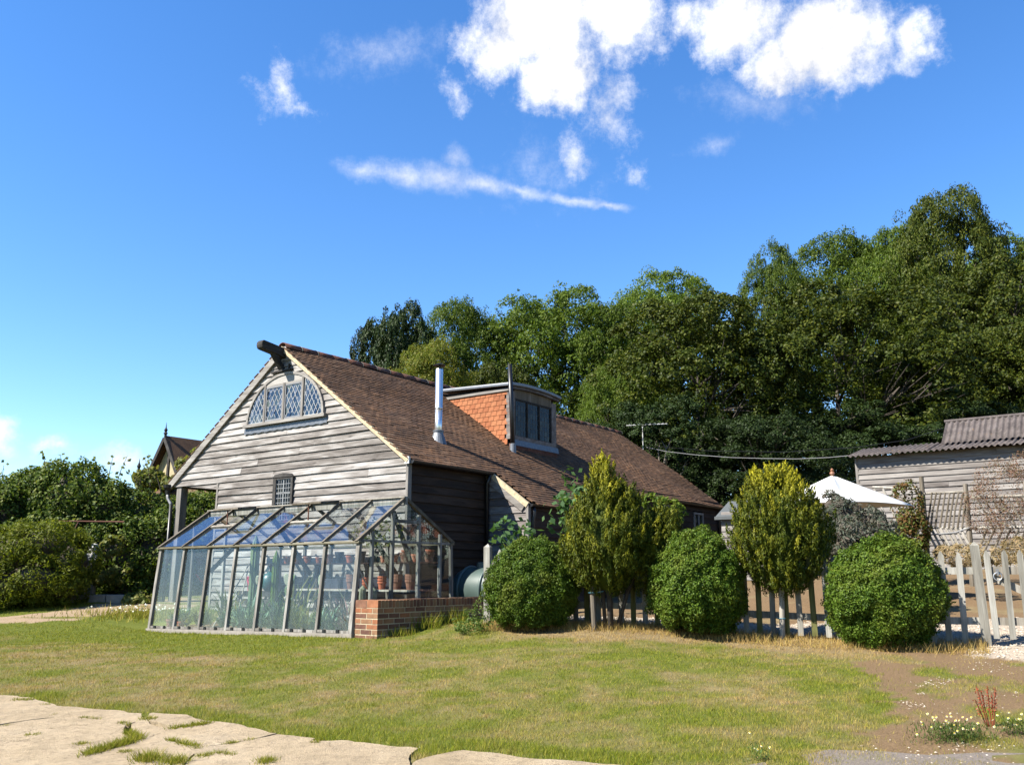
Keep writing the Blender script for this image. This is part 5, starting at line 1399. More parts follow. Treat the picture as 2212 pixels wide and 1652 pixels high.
# ---------------------------------------------------------------- brick wall beside the greenhouse
def brick_wall(label, a0, a1, b0, b1, z0, courses, ends=True):
    bw = thing('brick_wall', label, 'wall', ((a0 + a1) / 2, (b0 + b1) / 2, z0))
    CH = 0.075; top = z0 + courses * CH
    mb = MB(); mb.box(a0 + 0.0015, a1 - 0.006, b0 + 0.0015, b1 - 0.006, z0 - 0.15, top + 0.099); part(mb, 'mortar_core', M['mortar'], bw)
    st = MB(); st.box(-0.104, 0.104, -0.05, 0.05, -0.0305, 0.0305)
    sm = st.data('brick', (0, 0, 0), M['brick'])
    rl = MB(); rl.box(-0.0315, 0.0315, -0.1115, 0.1115, -0.051, 0.053); rm = rl.data('brick', (0, 0, 0), M['brick'])
    def put(me, p, rz=0.0, sx=1.0):
        o = piece(me, 'brick', bw, (p[0], p[1], p[2] + random.gauss(0, 0.0015)), (random.gauss(0, 0.008), random.gauss(0, 0.006), rz + random.gauss(0, 0.006)), (sx, 1, 1))
    for c in range(-1, courses):
        z = z0 + CH * (c + 0.5); off = 0.1125 if c % 2 else 0.0
        x = a0 - off + 0.1125
        while x - 0.1 < a1:
            lo, hi = max(x - 0.1075, a0), min(x + 0.1075, a1)
            if hi - lo > 0.04: put(sm, ((lo + hi) / 2, b0 + 0.048, z), 0, (hi - lo) / 0.215)
            x += 0.225
        if ends:
            wdt = b1 - b0
            bl = [(b0 + 0.0, b0 + wdt / 2 - 0.005), (b0 + wdt / 2 + 0.005, b1)] if c % 2 == 0 else [(b0, b0 + 0.105), (b0 + 0.115, b1 - 0.115), (b1 - 0.105, b1)]
            for lo, hi in bl:
                lo = max(lo, b0 + 0.1) if lo < b0 + 0.09 and False else lo
                put(sm, (a0 + 0.047, (lo + hi) / 2, z), R(90), (hi - lo) / 0.215)
    x = a0 + 0.029
    wdt = b1 - b0
    while x < a1 - 0.02:
        for bb_ in ([b0 + 0.109, b1 - 0.109] if wdt > 0.4 else [(b0 + b1) / 2]):
            put(rm, (x, bb_, top + 0.0545), 0)
        x += 0.075
    return bw
brick_wall('low red brick wall running back from the corner of the greenhouse', 0.0, 3.35, -0.45, 0.0, -0.02, 6)
brick_wall('short brick plinth wall in front of the green oil tank', 2.9, 4.4, -0.95, -0.73, 0.1, 7, False)
t_ = thing('oil_tank', 'dark green ribbed plastic oil tank behind the brick wall', 'tank', (3.75, 0.35, 0.0))
def htank(mb, a, b0, b1, zc, r, n=24):
    vs = []; 
    pr = [(0, 0.02), (0.02, 0.55), (0.10, 0.88), (0.2, 1.0), (0.8, 1.0), (0.9, 0.88), (0.98, 0.55), (1.0, 0.02)]
    for q, k in pr:
        vs += [(a + r * k * math.cos(t), b0 + (b1 - b0) * q, zc + r * k * math.sin(t)) for t in [2 * math.pi * j / n for j in range(n)]]
    mb.add(vs, [(i * n + j, (i + 1) * n + j, (i + 1) * n + (j + 1) % n, i * n + (j + 1) % n) for i in range(len(pr) - 1) for j in range(n)])
mb = MB(); htank(mb, 3.75, 1.22, -0.55, 0.63, 0.41); part(mb, 'tank_body', M['tank'], t_, True)
for b in (0.85, 0.35, -0.15):
    mb = MB(); mb.tube([(3.75 + 0.42 * math.cos(q), b, 0.63 + 0.42 * math.sin(q)) for q in np.linspace(0, 2 * math.pi, 33)], 0.028, 8); part(mb, 'rib', M['tank'], t_, True)
mb = MB(); mb.lathe([(0.09, 1.0), (0.09, 1.12), (0.07, 1.13)], (3.75, 0.62, 0), 14); part(mb, 'filler_cap', M['tank'], t_)
mb = MB(); mb.lathe([(0.05, 1.0), (0.05, 1.12)], (3.75, 0.1, 0), 12); mb.tube([(3.75, 0.42, 1.08), (3.75, 0.42, 1.35), (3.75, 0.38, 1.42)], 0.008, 6); part(mb, 'vent', M['tank'], t_)
for b in (0.9, -0.2):
    mb = MB(); mb.box(3.4, 4.1, b - 0.08, b + 0.08, 0.0, 0.24); part(mb, 'support', M['stone'], t_)
t_ = thing('barrel', 'old wooden half barrel with pale bands under the barn porch', 'barrel', (4.2, 7.9, 0))
mb = MB(); mb.lathe([(0.3, 0.0), (0.38, 0.25), (0.41, 0.45), (0.4, 0.62), (0.36, 0.85), (0.33, 0.85), (0.33, 0.7), (0.001, 0.7)], (4.2, 7.9, 0), 22); part(mb, 'staves', M['terracotta_b'], t_, True)
for z, r in ((0.15, 0.36), (0.4, 0.415), (0.72, 0.39)):
    mb = MB(); mb.lathe([(r, z - 0.03), (r + 0.008, z - 0.03), (r + 0.008, z + 0.03), (r, z + 0.03)], (4.2, 7.9, 0), 22, False); part(mb, 'hoop', M['white'], t_)

# ---------------------------------------------------------------- picket fence and gate
FD = (FENCE_R - FENCE_L).normalized(); FN = Vector((FD.y, -FD.x, 0))     # FN points at the camera side
FANG = math.atan2(FD.y, FD.x)
fence = thing('picket_fence', 'weathered picket fence running behind the clipped bushes to the gate', 'fence', (FENCE_L.x, FENCE_L.y, gz(FENCE_L.x, FENCE_L.y)), frame=False)
def picket_mesh(h, w_, t_, mat):
    mb = MB(); mb.prism([(-w_ / 2, -t_ / 2, 0), (w_ / 2, -t_ / 2, 0), (w_ / 2, -t_ / 2, h - 0.06), (w_ * 0.12, -t_ / 2, h), (-w_ * 0.12, -t_ / 2, h), (-w_ / 2, -t_ / 2, h - 0.06)], (0, t_, 0))
    return mb.data('picket', (0, 0, 0), mat)
pk = picket_mesh(1.06, 0.07, 0.022, M['picket']); pkg = picket_mesh(1.06, 0.07, 0.022, M['picket_green'])
FLN = (FENCE_R - FENCE_L).length
d = 0.22; k = 0
while d < FLN - 0.1:
    p = FENCE_L + FD * d + FN * 0.03
    z = gz(p.x, p.y)
    green = FLN * 0.15 < d < FLN * 0.8 and k % 2 == 0
    piece(pkg if green else pk, 'picket', fence, (p.x, p.y, z + 0.03 + random.uniform(-0.015, 0.015)), (random.gauss(0, 0.012), random.gauss(0, 0.014), FANG), None)
    d += 0.172; k += 1
for zr in (0.27, 0.86):
    n = 5
    for i in range(n):
        p = FENCE_L + FD * (FLN * i / n); q = FENCE_L + FD * (FLN * (i + 1) / n - 0.01)
        mb = MB(); mb.beam((p.x, p.y, gz(p.x, p.y) + zr), (q.x, q.y, gz(q.x, q.y) + zr), 0.035, 0.085); part(mb, 'rail', M['picket'], fence)
def post_mesh(h, s, mat):
    mb = MB(); s /= 2
    mb.add([(-s, -s, 0), (s, -s, 0), (s, s, 0), (-s, s, 0), (-s, -s, h), (s, -s, h), (s, s, h), (-s, s, h), (0, 0, h + s)], [(0, 1, 5, 4), (1, 2, 6, 5), (2, 3, 7, 6), (3, 0, 4, 7), (4, 5, 8), (5, 6, 8), (6, 7, 8), (7, 4, 8), (3, 2, 1, 0)])
    return mb.data('post', (0, 0, 0), mat)
pm = post_mesh(1.16, 0.1, M['picket'])
for d in (0.0, 1.66, 3.3, 4.98, FLN):
    p = FENCE_L + FD * d - FN * (0.07 if 0 < d < FLN else 0.0)
    piece(pm, 'post', fence, (p.x, p.y, gz(p.x, p.y) - 0.1 if d < FLN else gz(p.x, p.y) - 0.06), (0, random.gauss(0, 0.012), FANG), (1, 1, 1.05 if d in (0.0, FLN) else 0.95))
gp = FENCE_R + FD * 0.6
gate = thing('garden_gate', 'weathered picket gate with iron ring latch on the right', 'gate', (gp.x, gp.y, gz(gp.x, gp.y)), frame=False)
for i in range(6):
    p = FENCE_R + FD * (0.11 + 0.168 * i) + FN * 0.03
    piece(pk, 'picket', gate, (p.x, p.y, gz(FENCE_R.x, FENCE_R.y) + 0.07), (0, random.gauss(0, 0.008), FANG), (0.95, 1, 0.97))
z0 = gz(FENCE_R.x, FENCE_R.y)
p = FENCE_R + FD * 0.1; q = FENCE_R + FD * 1.02
for zr in (0.27, 0.86):
    mb = MB(); mb.beam((p.x, p.y, z0 + zr), (q.x, q.y, z0 + zr), 0.035, 0.09); part(mb, 'rail', M['pole'], gate)
mb = MB(); a_ = p - FN * 0.03; b_ = q - FN * 0.03
mb.beam((a_.x, a_.y, z0 + 0.80), (b_.x, b_.y, z0 + 0.32), 0.03, 0.085); part(mb, 'brace', M['pole'], gate)
lp = FENCE_R + FD * 0.19 + FN * 0.055
mb = MB(); mb.tube([(lp.x + FD.x * 0.045 * math.cos(t), lp.y + FD.y * 0.045 * math.cos(t), z0 + 0.79 + 0.045 * math.sin(t)) for t in np.linspace(0, 2 * math.pi, 17)], 0.007, 6)
mb.beam((lp.x, lp.y, z0 + 0.80), (lp.x, lp.y, z0 + 0.88), 0.05, 0.01); part(mb, 'ring_latch', M['metal_ring'], gate)
lq = FENCE_R + FD * 0.75 + FN * 0.045
mb = MB(); mb.beam((lq.x - FD.x * 0.03, lq.y - FD.y * 0.03, z0 + 0.9), (lq.x + FD.x * 0.03, lq.y + FD.y * 0.03, z0 + 0.9), 0.006, 0.03); part(mb, 'name_plate', M['oak'], gate)

# ---------------------------------------------------------------- foliage builders
def noise3(p, o=3):
    return (fbm(p[:, 0] + 7.1, p[:, 1] + p[:, 2] * 0.6, 1, o) + fbm(p[:, 1] + 31.7, p[:, 2] - p[:, 0] * 0.5, 1, o) + fbm(p[:, 2] + 63.9, p[:, 0] + p[:, 1] * 0.4, 1, o)) / 3
def sphere_dirs(n):
    return unit(rng.normal(size=(n, 3)))
def clumps(C, rad, out, per, leafL, leafW, name, mat, spread=0.75, up=0.35, cores=None, roll=None, flat=1.0):
    m = len(C)
    ctr = np.repeat(C, per, 0); rr = np.repeat(rad, per); od = np.repeat(out, per, 0)
    dirs = sphere_dirs(m * per)
    flip = np.sum(dirs * od, 1) < -0.25
    dirs[flip] *= -1
    r = rr * (0.55 + 0.5 * rng.random(m * per) ** 0.6)
    dirs2 = dirs.copy(); dirs2[:, 2] *= flat
    P = ctr + dirs2 * r[:, None]
    N = unit(dirs + od * 0.5 + np.array([0, 0, up]) + rng.normal(size=dirs.shape) * spread)
    sz = (0.7 + 0.6 * rng.random(m * per))
    return leaves(P, N, leafL * sz, leafW * sz, name, mat, roll)
def join_core(me, mb):                         # hidden twiggy mass inside a dense crown
    return me

# clipped box bushes
def bush_mesh(seed, r, n=82000):
    global rng
    keep_ = rng; rng = np.random.default_rng(seed)
    D = sphere_dirs(n); D = D[D[:, 2] > -0.86]
    h = noise3(D * 2.2 + seed * 1.7, 3) ; h2 = noise3(D * 7.0 + seed, 3)
    R_ = r * (0.93 + 0.5 * (h - 0.5) + 0.5 * (h2 - 0.5)) * (1 - 0.2 * rng.random(len(D)) ** 1.6) + np.abs(rng.normal(0, 0.018, len(D)))
    P = D * R_[:, None] * np.array([1, 1, 0.98]) + np.array([0, 0, r * 0.9]); fl_ = 1 + 0.10 * np.clip(1 - P[:, 2] / (0.9 * r), -0.6, 1); P[:, 0] *= fl_; P[:, 1] *= fl_
    P[:, 2] = np.maximum(P[:, 2], 0.02 + 0.05 * rng.random(len(P)))
    N = D + np.array([0, 0, 0.25]) + rng.normal(size=P.shape) * 0.85
    sz = 0.7 + 0.6 * rng.random(len(P))
    tip = np.clip(2.6 * (noise3(D * 3.5 + seed + 9, 3) - 0.5) + rng.normal(0.1, 0.15, len(P)), 0, 1) * 0.8
    k_ = rng.integers(0, len(P), 70)                # stray shoots standing out of the clipped face
    sp_ = [P]; sn_ = [N]; st_ = [tip]
    for q in k_:
        if P[q, 2] < 0.3 * r: continue
        dv_ = unit(D[q] + np.array([0, 0, 0.6]) + rng.normal(size=3) * 0.3); l_ = rng.uniform(0.04, 0.11); m_ = 12
        sp_.append(P[q] + dv_ * (np.linspace(0, l_, m_))[:, None] + rng.normal(0, 0.007, (m_, 3))); sn_.append(rng.normal(size=(m_, 3))); st_.append(np.full(m_, 0.7))
    P = np.concatenate(sp_); N = np.concatenate(sn_); tip = np.concatenate(st_); sz = 0.7 + 0.6 * rng.random(len(P))
    me = leaves(P, N, 0.034 * sz, 0.018 * sz, 'foliage', M['box_leaf'], None, {'tip': tip})
    rng = keep_
    return me
core = MB()
def uv_blob(mb, c, r, n=14, m=9, noise=0.0):
    vs = []; 
    for i in range(m + 1):
        ph = math.pi * i / m
        for j in range(n):
            t = 2 * math.pi * j / n; k = 1 + noise * random.uniform(-1, 1)
            vs.append((c[0] + r[0] * k * math.sin(ph) * math.cos(t), c[1] + r[1] * k * math.sin(ph) * math.sin(t), c[2] + r[2] * k * math.cos(ph)))
    mb.add(vs, [(i * n + j, (i + 1) * n + j, (i + 1) * n + (j + 1) % n, i * n + (j + 1) % n) for i in range(m) for j in range(n)])
uv_blob(core, (0, 0, 0.67), (0.52, 0.52, 0.56), noise=0.06)
core_me = core.data('branches', (0, 0, 0), M['box_leaf'])
for (px, py, Y, w_px, h_px, rz, lab) in [(1148, 1353, 12.75, 210, 222, 0.3, 'clipped round green bush nearest the brick wall'), (1510, 1372, 12.0, 236, 238, 2.1, 'clipped round green bush between the two golden conifers'), (1915, 1398, 11.15, 264, 260, 4.0, 'largest clipped round green bush, beside the garden gate')]:
    g_ = at(px, py, Y)
    t_ = thing('box_bush', lab, 'bush', (g_.x, g_.y, gz(g_.x, g_.y) - 0.02), 'clipped bushes along the fence', frame=False)
    s = w_px * Y / 1900 / 1.62; sz = h_px * Y / 1900 / 1.55
    sk = {0.3: (1.04, 0.94, 0.97), 2.1: (0.95, 1.05, 1.03), 4.0: (1.03, 1.0, 1.0)}[rz]
    link('foliage', bush_mesh(5 + int(rz * 10), 0.74), t_, (0, 0, 0), (0, 0, 0), (s * sk[0], s * sk[1], sz * sk[2])); link('branches', core_me, t_, (0, 0, 0), (0, 0, 0), (s, s, sz))

# golden conifers
def conifer(label, px, py, Y, prof, clumps_extra, trunks, seed):
    global rng
    keep_ = rng; rng = np.random.default_rng(seed)
    g_ = at(px, py, Y); z0 = gz(g_.x, g_.y)
    t_ = thing('golden_conifer', label, 'conifer', (g_.x, g_.y, z0), 'golden conifers', frame=False)
    zs = np.array([p[0] for p in prof]); rs = np.array([p[1] for p in prof])
    n = 540                                   # upright flame-like sprays, each a bundle of small shoots
    z = rng.uniform(zs[0], zs[-1], n * 4); r = np.interp(z, zs, rs)
    sel = rng.random(n * 4) < (r + 0.05) / (rs.max() + 0.05); z, r = z[sel][:n], r[sel][:n]
    th = rng.random(len(z)) * 2 * np.pi
    rad = r * (0.80 + 0.26 * rng.random(len(z))) * (1 - 0.35 * (rng.random(len(z)) < 0.25))
    C = np.stack([rad * np.cos(th), rad * np.sin(th), z], 1); out = np.stack([np.cos(th), np.sin(th), np.full(len(z), 0.1)], 1)
    for (dx, dy, dz_, rr, m) in clumps_extra:
        m = m // 4
        D = sphere_dirs(m); D[:, 2] *= 1.15
        C = np.concatenate([C, np.array([dx, dy, dz_]) + D * rr * (0.65 + 0.4 * rng.random((m, 1)))]); out = np.concatenate([out, D])
    C = np.concatenate([C, [[0, 0, zs[-1] - 0.12], [0.03, 0, zs[-1] - 0.22]]]); out = np.concatenate([out, [[0, 0, 1.0], [0.3, 0, 1]]])
    per = 95; m = len(C)
    warm = np.clip(rng.normal(0.09, 0.2, m) + 0.55 * sstep(C[:, 2], 0.72 * zs[-1], 1.0 * zs[-1]), 0, 1)
    q = rng.random((m, per)) ** 0.9
    ax = unit(np.array([0, 0, 1.0]) + out * (0.25 + 0.25 * rng.random((m, 1))))
    hh = rng.uniform(0.16, 0.34, m); wd_ = rng.uniform(0.045, 0.085, m)
    prof_ = np.sin(np.pi * np.clip(q * 0.93 + 0.12, 0, 1)) ** 0.8
    sd = unit(rng.normal(size=(m, per, 3)))
    off_ = sd * (wd_[:, None] * prof_ * (0.5 + 0.5 * rng.random((m, per))))[..., None]
    P = (C[:, None, :] + ax[:, None, :] * (hh[:, None] * (q - 0.35))[..., None] + off_).reshape(-1, 3)
    roll = np.repeat(ax, per, 0) + sd.reshape(-1, 3) * 0.35
    N = unit(sd.reshape(-1, 3) + np.repeat(out, per, 0) * 0.4 + rng.normal(size=P.shape) * 0.4)
    tip = np.clip(warm[:, None] * (0.1 + 1.25 * q) + rng.normal(0, 0.07, (m, per)), 0, 1).reshape(-1)
    me = leaves(P, N, 0.05 * (0.7 + 0.6 * rng.random(len(P))), 0.0145, 'foliage', M['cypress'], roll, {'tip': tip})
    link('foliage', me, t_)
    mb = MB(); i = 0
    for k in range(len(prof) - 1): pass
    mb.lathe([(max(0.01, r_ * 0.42), z_) for z_, r_ in prof if z_ < prof[-1][0] * 0.9], (0, 0, 0), 12)
    for (dx, dy, dz_, rr, m_) in clumps_extra: uv_blob(mb, (dx, dy, dz_), (rr * 0.4,) * 3, noise=0.05)
    link('branches', mb.data('branches', (0, 0, 0), M['cypress']), t_)
    mb = MB()
    for pts, r0 in trunks: mb.tube(pts, [r0 * (1 - 0.35 * j / len(pts)) for j in range(len(pts))], 9)
    link('trunk', mb.data('trunk', (0, 0, 0), M['bark'], True), t_)
    rng = keep_
    return t_, g_, z0
c1_, g1, z1 = conifer('bushy golden conifer with a side clump between the first two clipped bushes', 1312, 1348, 12.35,
        [(0.52, 0.18), (0.62, 0.38), (0.85, 0.56), (1.1, 0.6), (1.4, 0.52), (1.65, 0.36), (1.82, 0.25), (2.0, 0.17), (2.18, 0.08), (2.28, 0.02)], [(0.66, 0.1, 1.18, 0.36, 420), (0.85, 0.1, 1.38, 0.2, 160), (0.3, 0.0, 1.7, 0.2, 150), (0.5, 0.1, 0.85, 0.34, 300)],
        [([(0.05, 0, -0.05), (0.04, 0.02, 0.4), (0.0, 0, 1.2)], 0.045), ([(0.12, 0.05, -0.05), (0.3, 0.06, 0.5), (0.55, 0.1, 1.0)], 0.03), ([(-0.02, 0.03, -0.05), (-0.05, 0.03, 0.5), (-0.1, 0, 0.9)], 0.028)], 21)
c2_, g2, z2 = conifer('rounded golden conifer with pale staked trunk between the second and third bushes', 1696, 1372, 11.85,
        [(0.58, 0.12), (0.68, 0.36), (0.9, 0.54), (1.2, 0.62), (1.5, 0.56), (1.75, 0.43), (1.9, 0.33), (2.02, 0.2), (2.1, 0.10), (2.15, 0.02)], [(-0.16, 0, 1.95, 0.13, 130), (0.12, 0.0, 1.96, 0.14, 130), (0.42, 0, 1.3, 0.33, 200)],
        [([(0.03, 0.02, -0.05), (0.04, 0.03, 0.4), (0.02, 0, 1.1)], 0.045)], 22)
t_ = thing('tree_stake', 'pale round stake tied with blue twine against the right conifer trunk', 'stake', (g2.x - 0.055, g2.y - 0.07, z2), frame=False)
mb = MB(); mb.tube([(g2.x - 0.06, g2.y - 0.07, z2 - 0.08), (g2.x - 0.02, g2.y - 0.06, z2 + 0.72)], 0.036, 10); part(mb, 'stake_pole', M['pole'], t_)
mb = MB(); mb.tube([(g2.x - 0.045 + 0.05 * math.cos(q), g2.y - 0.05 + 0.05 * math.sin(q), z2 + 0.24) for q in np.linspace(0, 6.28, 13)], 0.007, 5); mb.tube([(g2.x - 0.09, g2.y - 0.08, z2 + 0.24), (g2.x - 0.13, g2.y - 0.08, z2 + 0.26)], 0.007, 5); part(mb, 'twine', M['blue'], t_)
t_ = thing('tree_stake', 'rough brown stake left of the first conifer trunk', 'stake', (g1.x - 0.2, g1.y - 0.05, z1), frame=False)
mb = MB(); mb.tube([(g1.x - 0.18, g1.y - 0.05, z1 - 0.08), (g1.x - 0.21, g1.y - 0.05, z1 + 0.75)], 0.034, 9); part(mb, 'stake_pole', M['pole_dark'], t_)
mb = MB(); mb.tube([(g1.x - 0.2 + 0.05 * math.cos(q), g1.y - 0.05 + 0.05 * math.sin(q), z1 + 0.48) for q in np.linspace(0, 6.28, 13)], 0.008, 5); mb.tube([(g1.x - 0.15, g1.y - 0.08, z1 + 0.48), (g1.x - 0.05, g1.y - 0.06, z1 + 0.5)], 0.008, 5); part(mb, 'twine', M['blue'], t_)

# ---------------------------------------------------------------- trees of the wood
def tree_variant(seed, n_lobe, lobe_r, n_cl, per, leafL, leafW, cz, rx, rz, crad, spread, up, flat, mat, trunk_r=0.013, trunk_top=0.75, gap=0.0, rough=0.25):
    global rng
    keep_ = rng; rng = np.random.default_rng(seed); random.seed(seed)
    g_ = np.arange(n_lobe) + 0.5                     # lobes spread evenly over a rounded, flat-shouldered crown
    ph = np.arccos(1 - 1.9 * g_ / n_lobe); th = np.pi * (1 + 5 ** 0.5) * g_
    D = np.stack([np.cos(th) * np.sin(ph), np.sin(th) * np.sin(ph), np.cos(ph)], 1) + rng.normal(0, 0.10, (n_lobe, 3))
    D = unit(D); D = np.sign(D) * np.abs(D) ** 0.85
    LC = D * np.array([rx, rx, rz]) * (0.80 - rough * rng.random((n_lobe, 1))) + np.array([0, 0, cz])
    LR = lobe_r * (0.65 + 0.7 * rng.random(n_lobe))
    LC = np.concatenate([LC, [[0, 0, cz]]]); LR = np.concatenate([LR, [rx * 0.6]])
    k = rng.integers(0, n_lobe, n_cl * 5)
    D2 = sphere_dirs(n_cl * 5); D2[:, 2] = np.where(D2[:, 2] < -0.4, -D2[:, 2], D2[:, 2])
    C = LC[k] + D2 * (LR[k] * (1.0 - 0.35 * rng.random(n_cl * 5) ** 2))[:, None]
    ins = np.zeros(len(C), bool)
    for j, (c, r) in enumerate(zip(LC, LR)): ins |= (np.linalg.norm(C - c, axis=1) < r * 0.62)
    ok = ~ins & (C[:, 2] > 0.04)
    if gap: ok &= noise3(C * 8.0 + seed, 3) > gap
    C, D2 = C[ok][:n_cl], D2[ok][:n_cl]
    out = unit(D2 + np.array([0, 0, 0.2]))
    cr = crad * (0.6 + 0.8 * rng.random(len(C)))
    me = clumps(C, cr, out, per, leafL, leafW, 'crown', mat, spread, up, flat=flat)
    mb = MB()
    mb.tube([(0, 0, -0.03), (0.004, 0.002, 0.15), (-0.006, 0.004, cz * 0.7), (0.0, 0.0, trunk_top)], [trunk_r * 1.4, trunk_r, trunk_r * 0.75, trunk_r * 0.2], 9)
    for q in range(24):
        e = LC[rng.integers(0, n_lobe)]
        z0 = max(0.12, min(trunk_top * 0.85, e[2] - rng.uniform(0.08, 0.25)))
        mid = np.array((e[0] * 0.45, e[1] * 0.45, z0 + (e[2] - z0) * 0.4))
        mb.tube([(0, 0, z0), tuple(mid), tuple(e)], [trunk_r * 0.5, trunk_r * 0.32, trunk_r * 0.12], 6)
        for k in range(3):
            e2 = e + sphere_dirs(1)[0] * lobe_r
            mb.tube([tuple(mid), tuple(mid * 0.4 + e2 * 0.6), tuple(e2)], [trunk_r * 0.2, trunk_r * 0.12, trunk_r * 0.05], 5)
    tm = mb.data('trunk', (0, 0, 0), M['bark'], True)
    rng = keep_
    return me, tm
OAK = tree_variant(31, 80, 0.11, 1500, 74, 0.0100, 0.0068, 0.54, 0.40, 0.47, 0.027, 0.75, 0.3, 0.9, M['oak_leaf'])
OAK2 = tree_variant(32, 64, 0.125, 1500, 74, 0.0100, 0.0068, 0.53, 0.41, 0.48, 0.027, 0.75, 0.3, 0.9, M['oak_leaf'], rough=0.32)
ASH = tree_variant(33, 70, 0.12, 1500, 70, 0.0118, 0.0054, 0.58, 0.40, 0.43, 0.036, 0.95, 0.25, 0.8, M['ash_leaf'], gap=0.31, rough=0.3)
ASH2 = tree_variant(34, 76, 0.115, 1500, 70, 0.0118, 0.0054, 0.56, 0.41, 0.45, 0.036, 0.95, 0.25, 0.8, M['ash_leaf'], gap=0.31, rough=0.3)
HOLM = tree_variant(35, 40, 0.10, 1000, 60, 0.0120, 0.0086, 0.55, 0.36, 0.45, 0.028, 0.8, 0.3, 1.0, M['dark_leaf'], rough=0.4)
TREES = [   # variant, px of the crown's middle, py of its top, distance, crown width in px, material, turn, label
    (HOLM, 868, 655, 40, 170, 'dark_leaf', 0.4, 'dark evergreen tree at the left end of the wood above the barn ridge'),
    (HOLM, 812, 700, 42, 120, 'dark_leaf', 2.0, 'small dark evergreen lowest on the left, just over the barn ridge'),
    (ASH, 925, 738, 33, 220, 'lime_leaf', 1.0, 'yellowing tree right behind the barn ridge, left of the steel flue'),
    (ASH2, 1012, 662, 44, 230, 'ash_leaf', 2.6, 'mid green round topped tree between the dark evergreen and the pale ash'),
    (ASH2, 1190, 650, 46, 360, 'ash_leaf', 0.0, 'broad pale green ash behind the dormer'),
    (ASH, 1325, 668, 44, 270, 'ash_leaf', 3.4, 'pale green ash right of the dormer beside the big oak'),
    (ASH, 1440, 603, 58, 320, 'ash_leaf', 4.4, 'grey green tree peeping over the left of the big oak'),
    (OAK, 1500, 655, 36, 430, 'oak_leaf', 0.0, 'big dark olive oak, left one of the pair in the middle of the wood'),
    (OAK2, 1790, 612, 38, 480, 'oak_leaf', 1.2, 'big dark olive oak, right one of the pair in the middle of the wood'),
    (ASH, 1668, 540, 60, 170, 'ash_leaf', 5.2, 'slender pale tree rising above the gap between the two big oaks'),
    (ASH2, 1850, 518, 62, 320, 'ash_leaf', 1.9, 'loose green ash behind the right big oak'),
    (ASH, 1945, 482, 58, 220, 'ash_leaf', 0.9, 'ash with open top just left of the tallest tree'),
    (ASH2, 2045, 432, 56, 270, 'oak_leaf', 2.9, 'tallest tree of the wood, with bare limbs under a round crown'),
    (ASH, 2165, 525, 62, 260, 'ash_leaf', 4.0, 'thin crowned tree right of the tallest tree'),
    (OAK, 2150, 570, 48, 420, 'oak_leaf', 2.3, 'dense oak at the right edge below the tallest tree'),
    (OAK2, 2020, 700, 42, 340, 'oak_leaf', 4.1, 'dark oak filling the wood behind the corrugated shed roof'),
    (OAK, 2260, 690, 40, 360, 'oak_leaf', 5.5, 'oak cut by the right edge of the picture above the shed'),
    (OAK2, 1400, 860, 33, 300, 'dark_leaf', 0.6, 'low dark bushy tree behind the far end of the barn roof'),
    (OAK, 1640, 900, 31, 320, 'dark_leaf', 3.3, 'low dark bushy tree behind the small garden shed'),
    (OAK2, 1850, 890, 34, 320, 'dark_leaf', 5.0, 'low dark bushy tree behind the left corner of the long shed'),
    (OAK, 2080, 880, 36, 320, 'dark_leaf', 1.5, 'low dark tree just behind the long shed roof'),
    (ASH2, 1330, 800, 36, 160, 'ash_leaf', 1.1, 'small pale green tree against the far gable of the barn'),
    (OAK, 1060, 790, 40, 240, 'oak_leaf', 2.8, 'olive tree filling the gap behind the steel flue and dormer'),
]
EXT = {}
for var in (OAK, OAK2, ASH, ASH2, HOLM):
    cc = np.empty(len(var[0].vertices) * 3, np.float32); var[0].vertices.foreach_get('co', cc); cc = cc.reshape(-1, 3)
    EXT[var[0].name] = (np.percentile(cc[:, 2], 99.6), np.percentile(np.abs(cc[:, 0]), 98.5) * 2)
for (var, px, py, Y, wpx, mat, rz, lab) in TREES:
    top = at(px, py, Y); zb = gz(top.x, Y) - 0.1
    H = (top.z - zb) / EXT[var[0].name][0]
    sxy = wpx * Y / 1900 / EXT[var[0].name][1] * 1.06
    t_ = thing('broadleaf_tree' if var is not HOLM else 'evergreen_tree', lab, 'tree', (top.x, Y, zb), 'trees of the wood behind the barn', frame=False)
    t_.rotation_euler = (0, 0, rz)
    cr = link('crown', var[0], t_, (0, 0, 0), (0, 0, 0), (sxy, sxy, H))
    if var[0].materials[0] != M[mat]:
        cr.material_slots[0].link = 'OBJECT'; cr.material_slots[0].material = M[mat]
    link('trunk', var[1], t_, (0, 0, 0), (0, 0, 0), (sxy, sxy, H))

# ---------------------------------------------------------------- hedge and shrubs
def blob_foliage(blobs, n_cl, per, crad, leafL, leafW, mat, name, seed, spread=0.85, up=0.25, zmin=None, base=(0, 0, 0)):
    global rng
    keep_ = rng; rng = np.random.default_rng(seed)
    BC = np.array([b[:3] for b in blobs], float); BR = np.array([b[3:6] for b in blobs], float)
    area = (BR[:, 0] * BR[:, 1] + BR[:, 0] * BR[:, 2] + BR[:, 1] * BR[:, 2]); area /= area.sum()
    k = rng.choice(len(BC), n_cl * 3, p=area)
    D = sphere_dirs(n_cl * 3); C = BC[k] + D * BR[k] * (0.88 + 0.2 * rng.random((n_cl * 3, 1)))
    ins = np.zeros(len(C), bool)
    for c, r in zip(BC, BR): ins |= np.sum(((C - c) / (r * 0.8)) ** 2, 1) < 1
    ok = ~ins
    if zmin is not None: ok &= C[:, 2] > zmin
    C, D = C[ok][:n_cl], D[ok][:n_cl]
    me = clumps(C - np.array(base), crad * (0.7 + 0.6 * rng.random(len(C))), D, per, leafL, leafW, name, mat, spread, up)
    rng = keep_
    return me
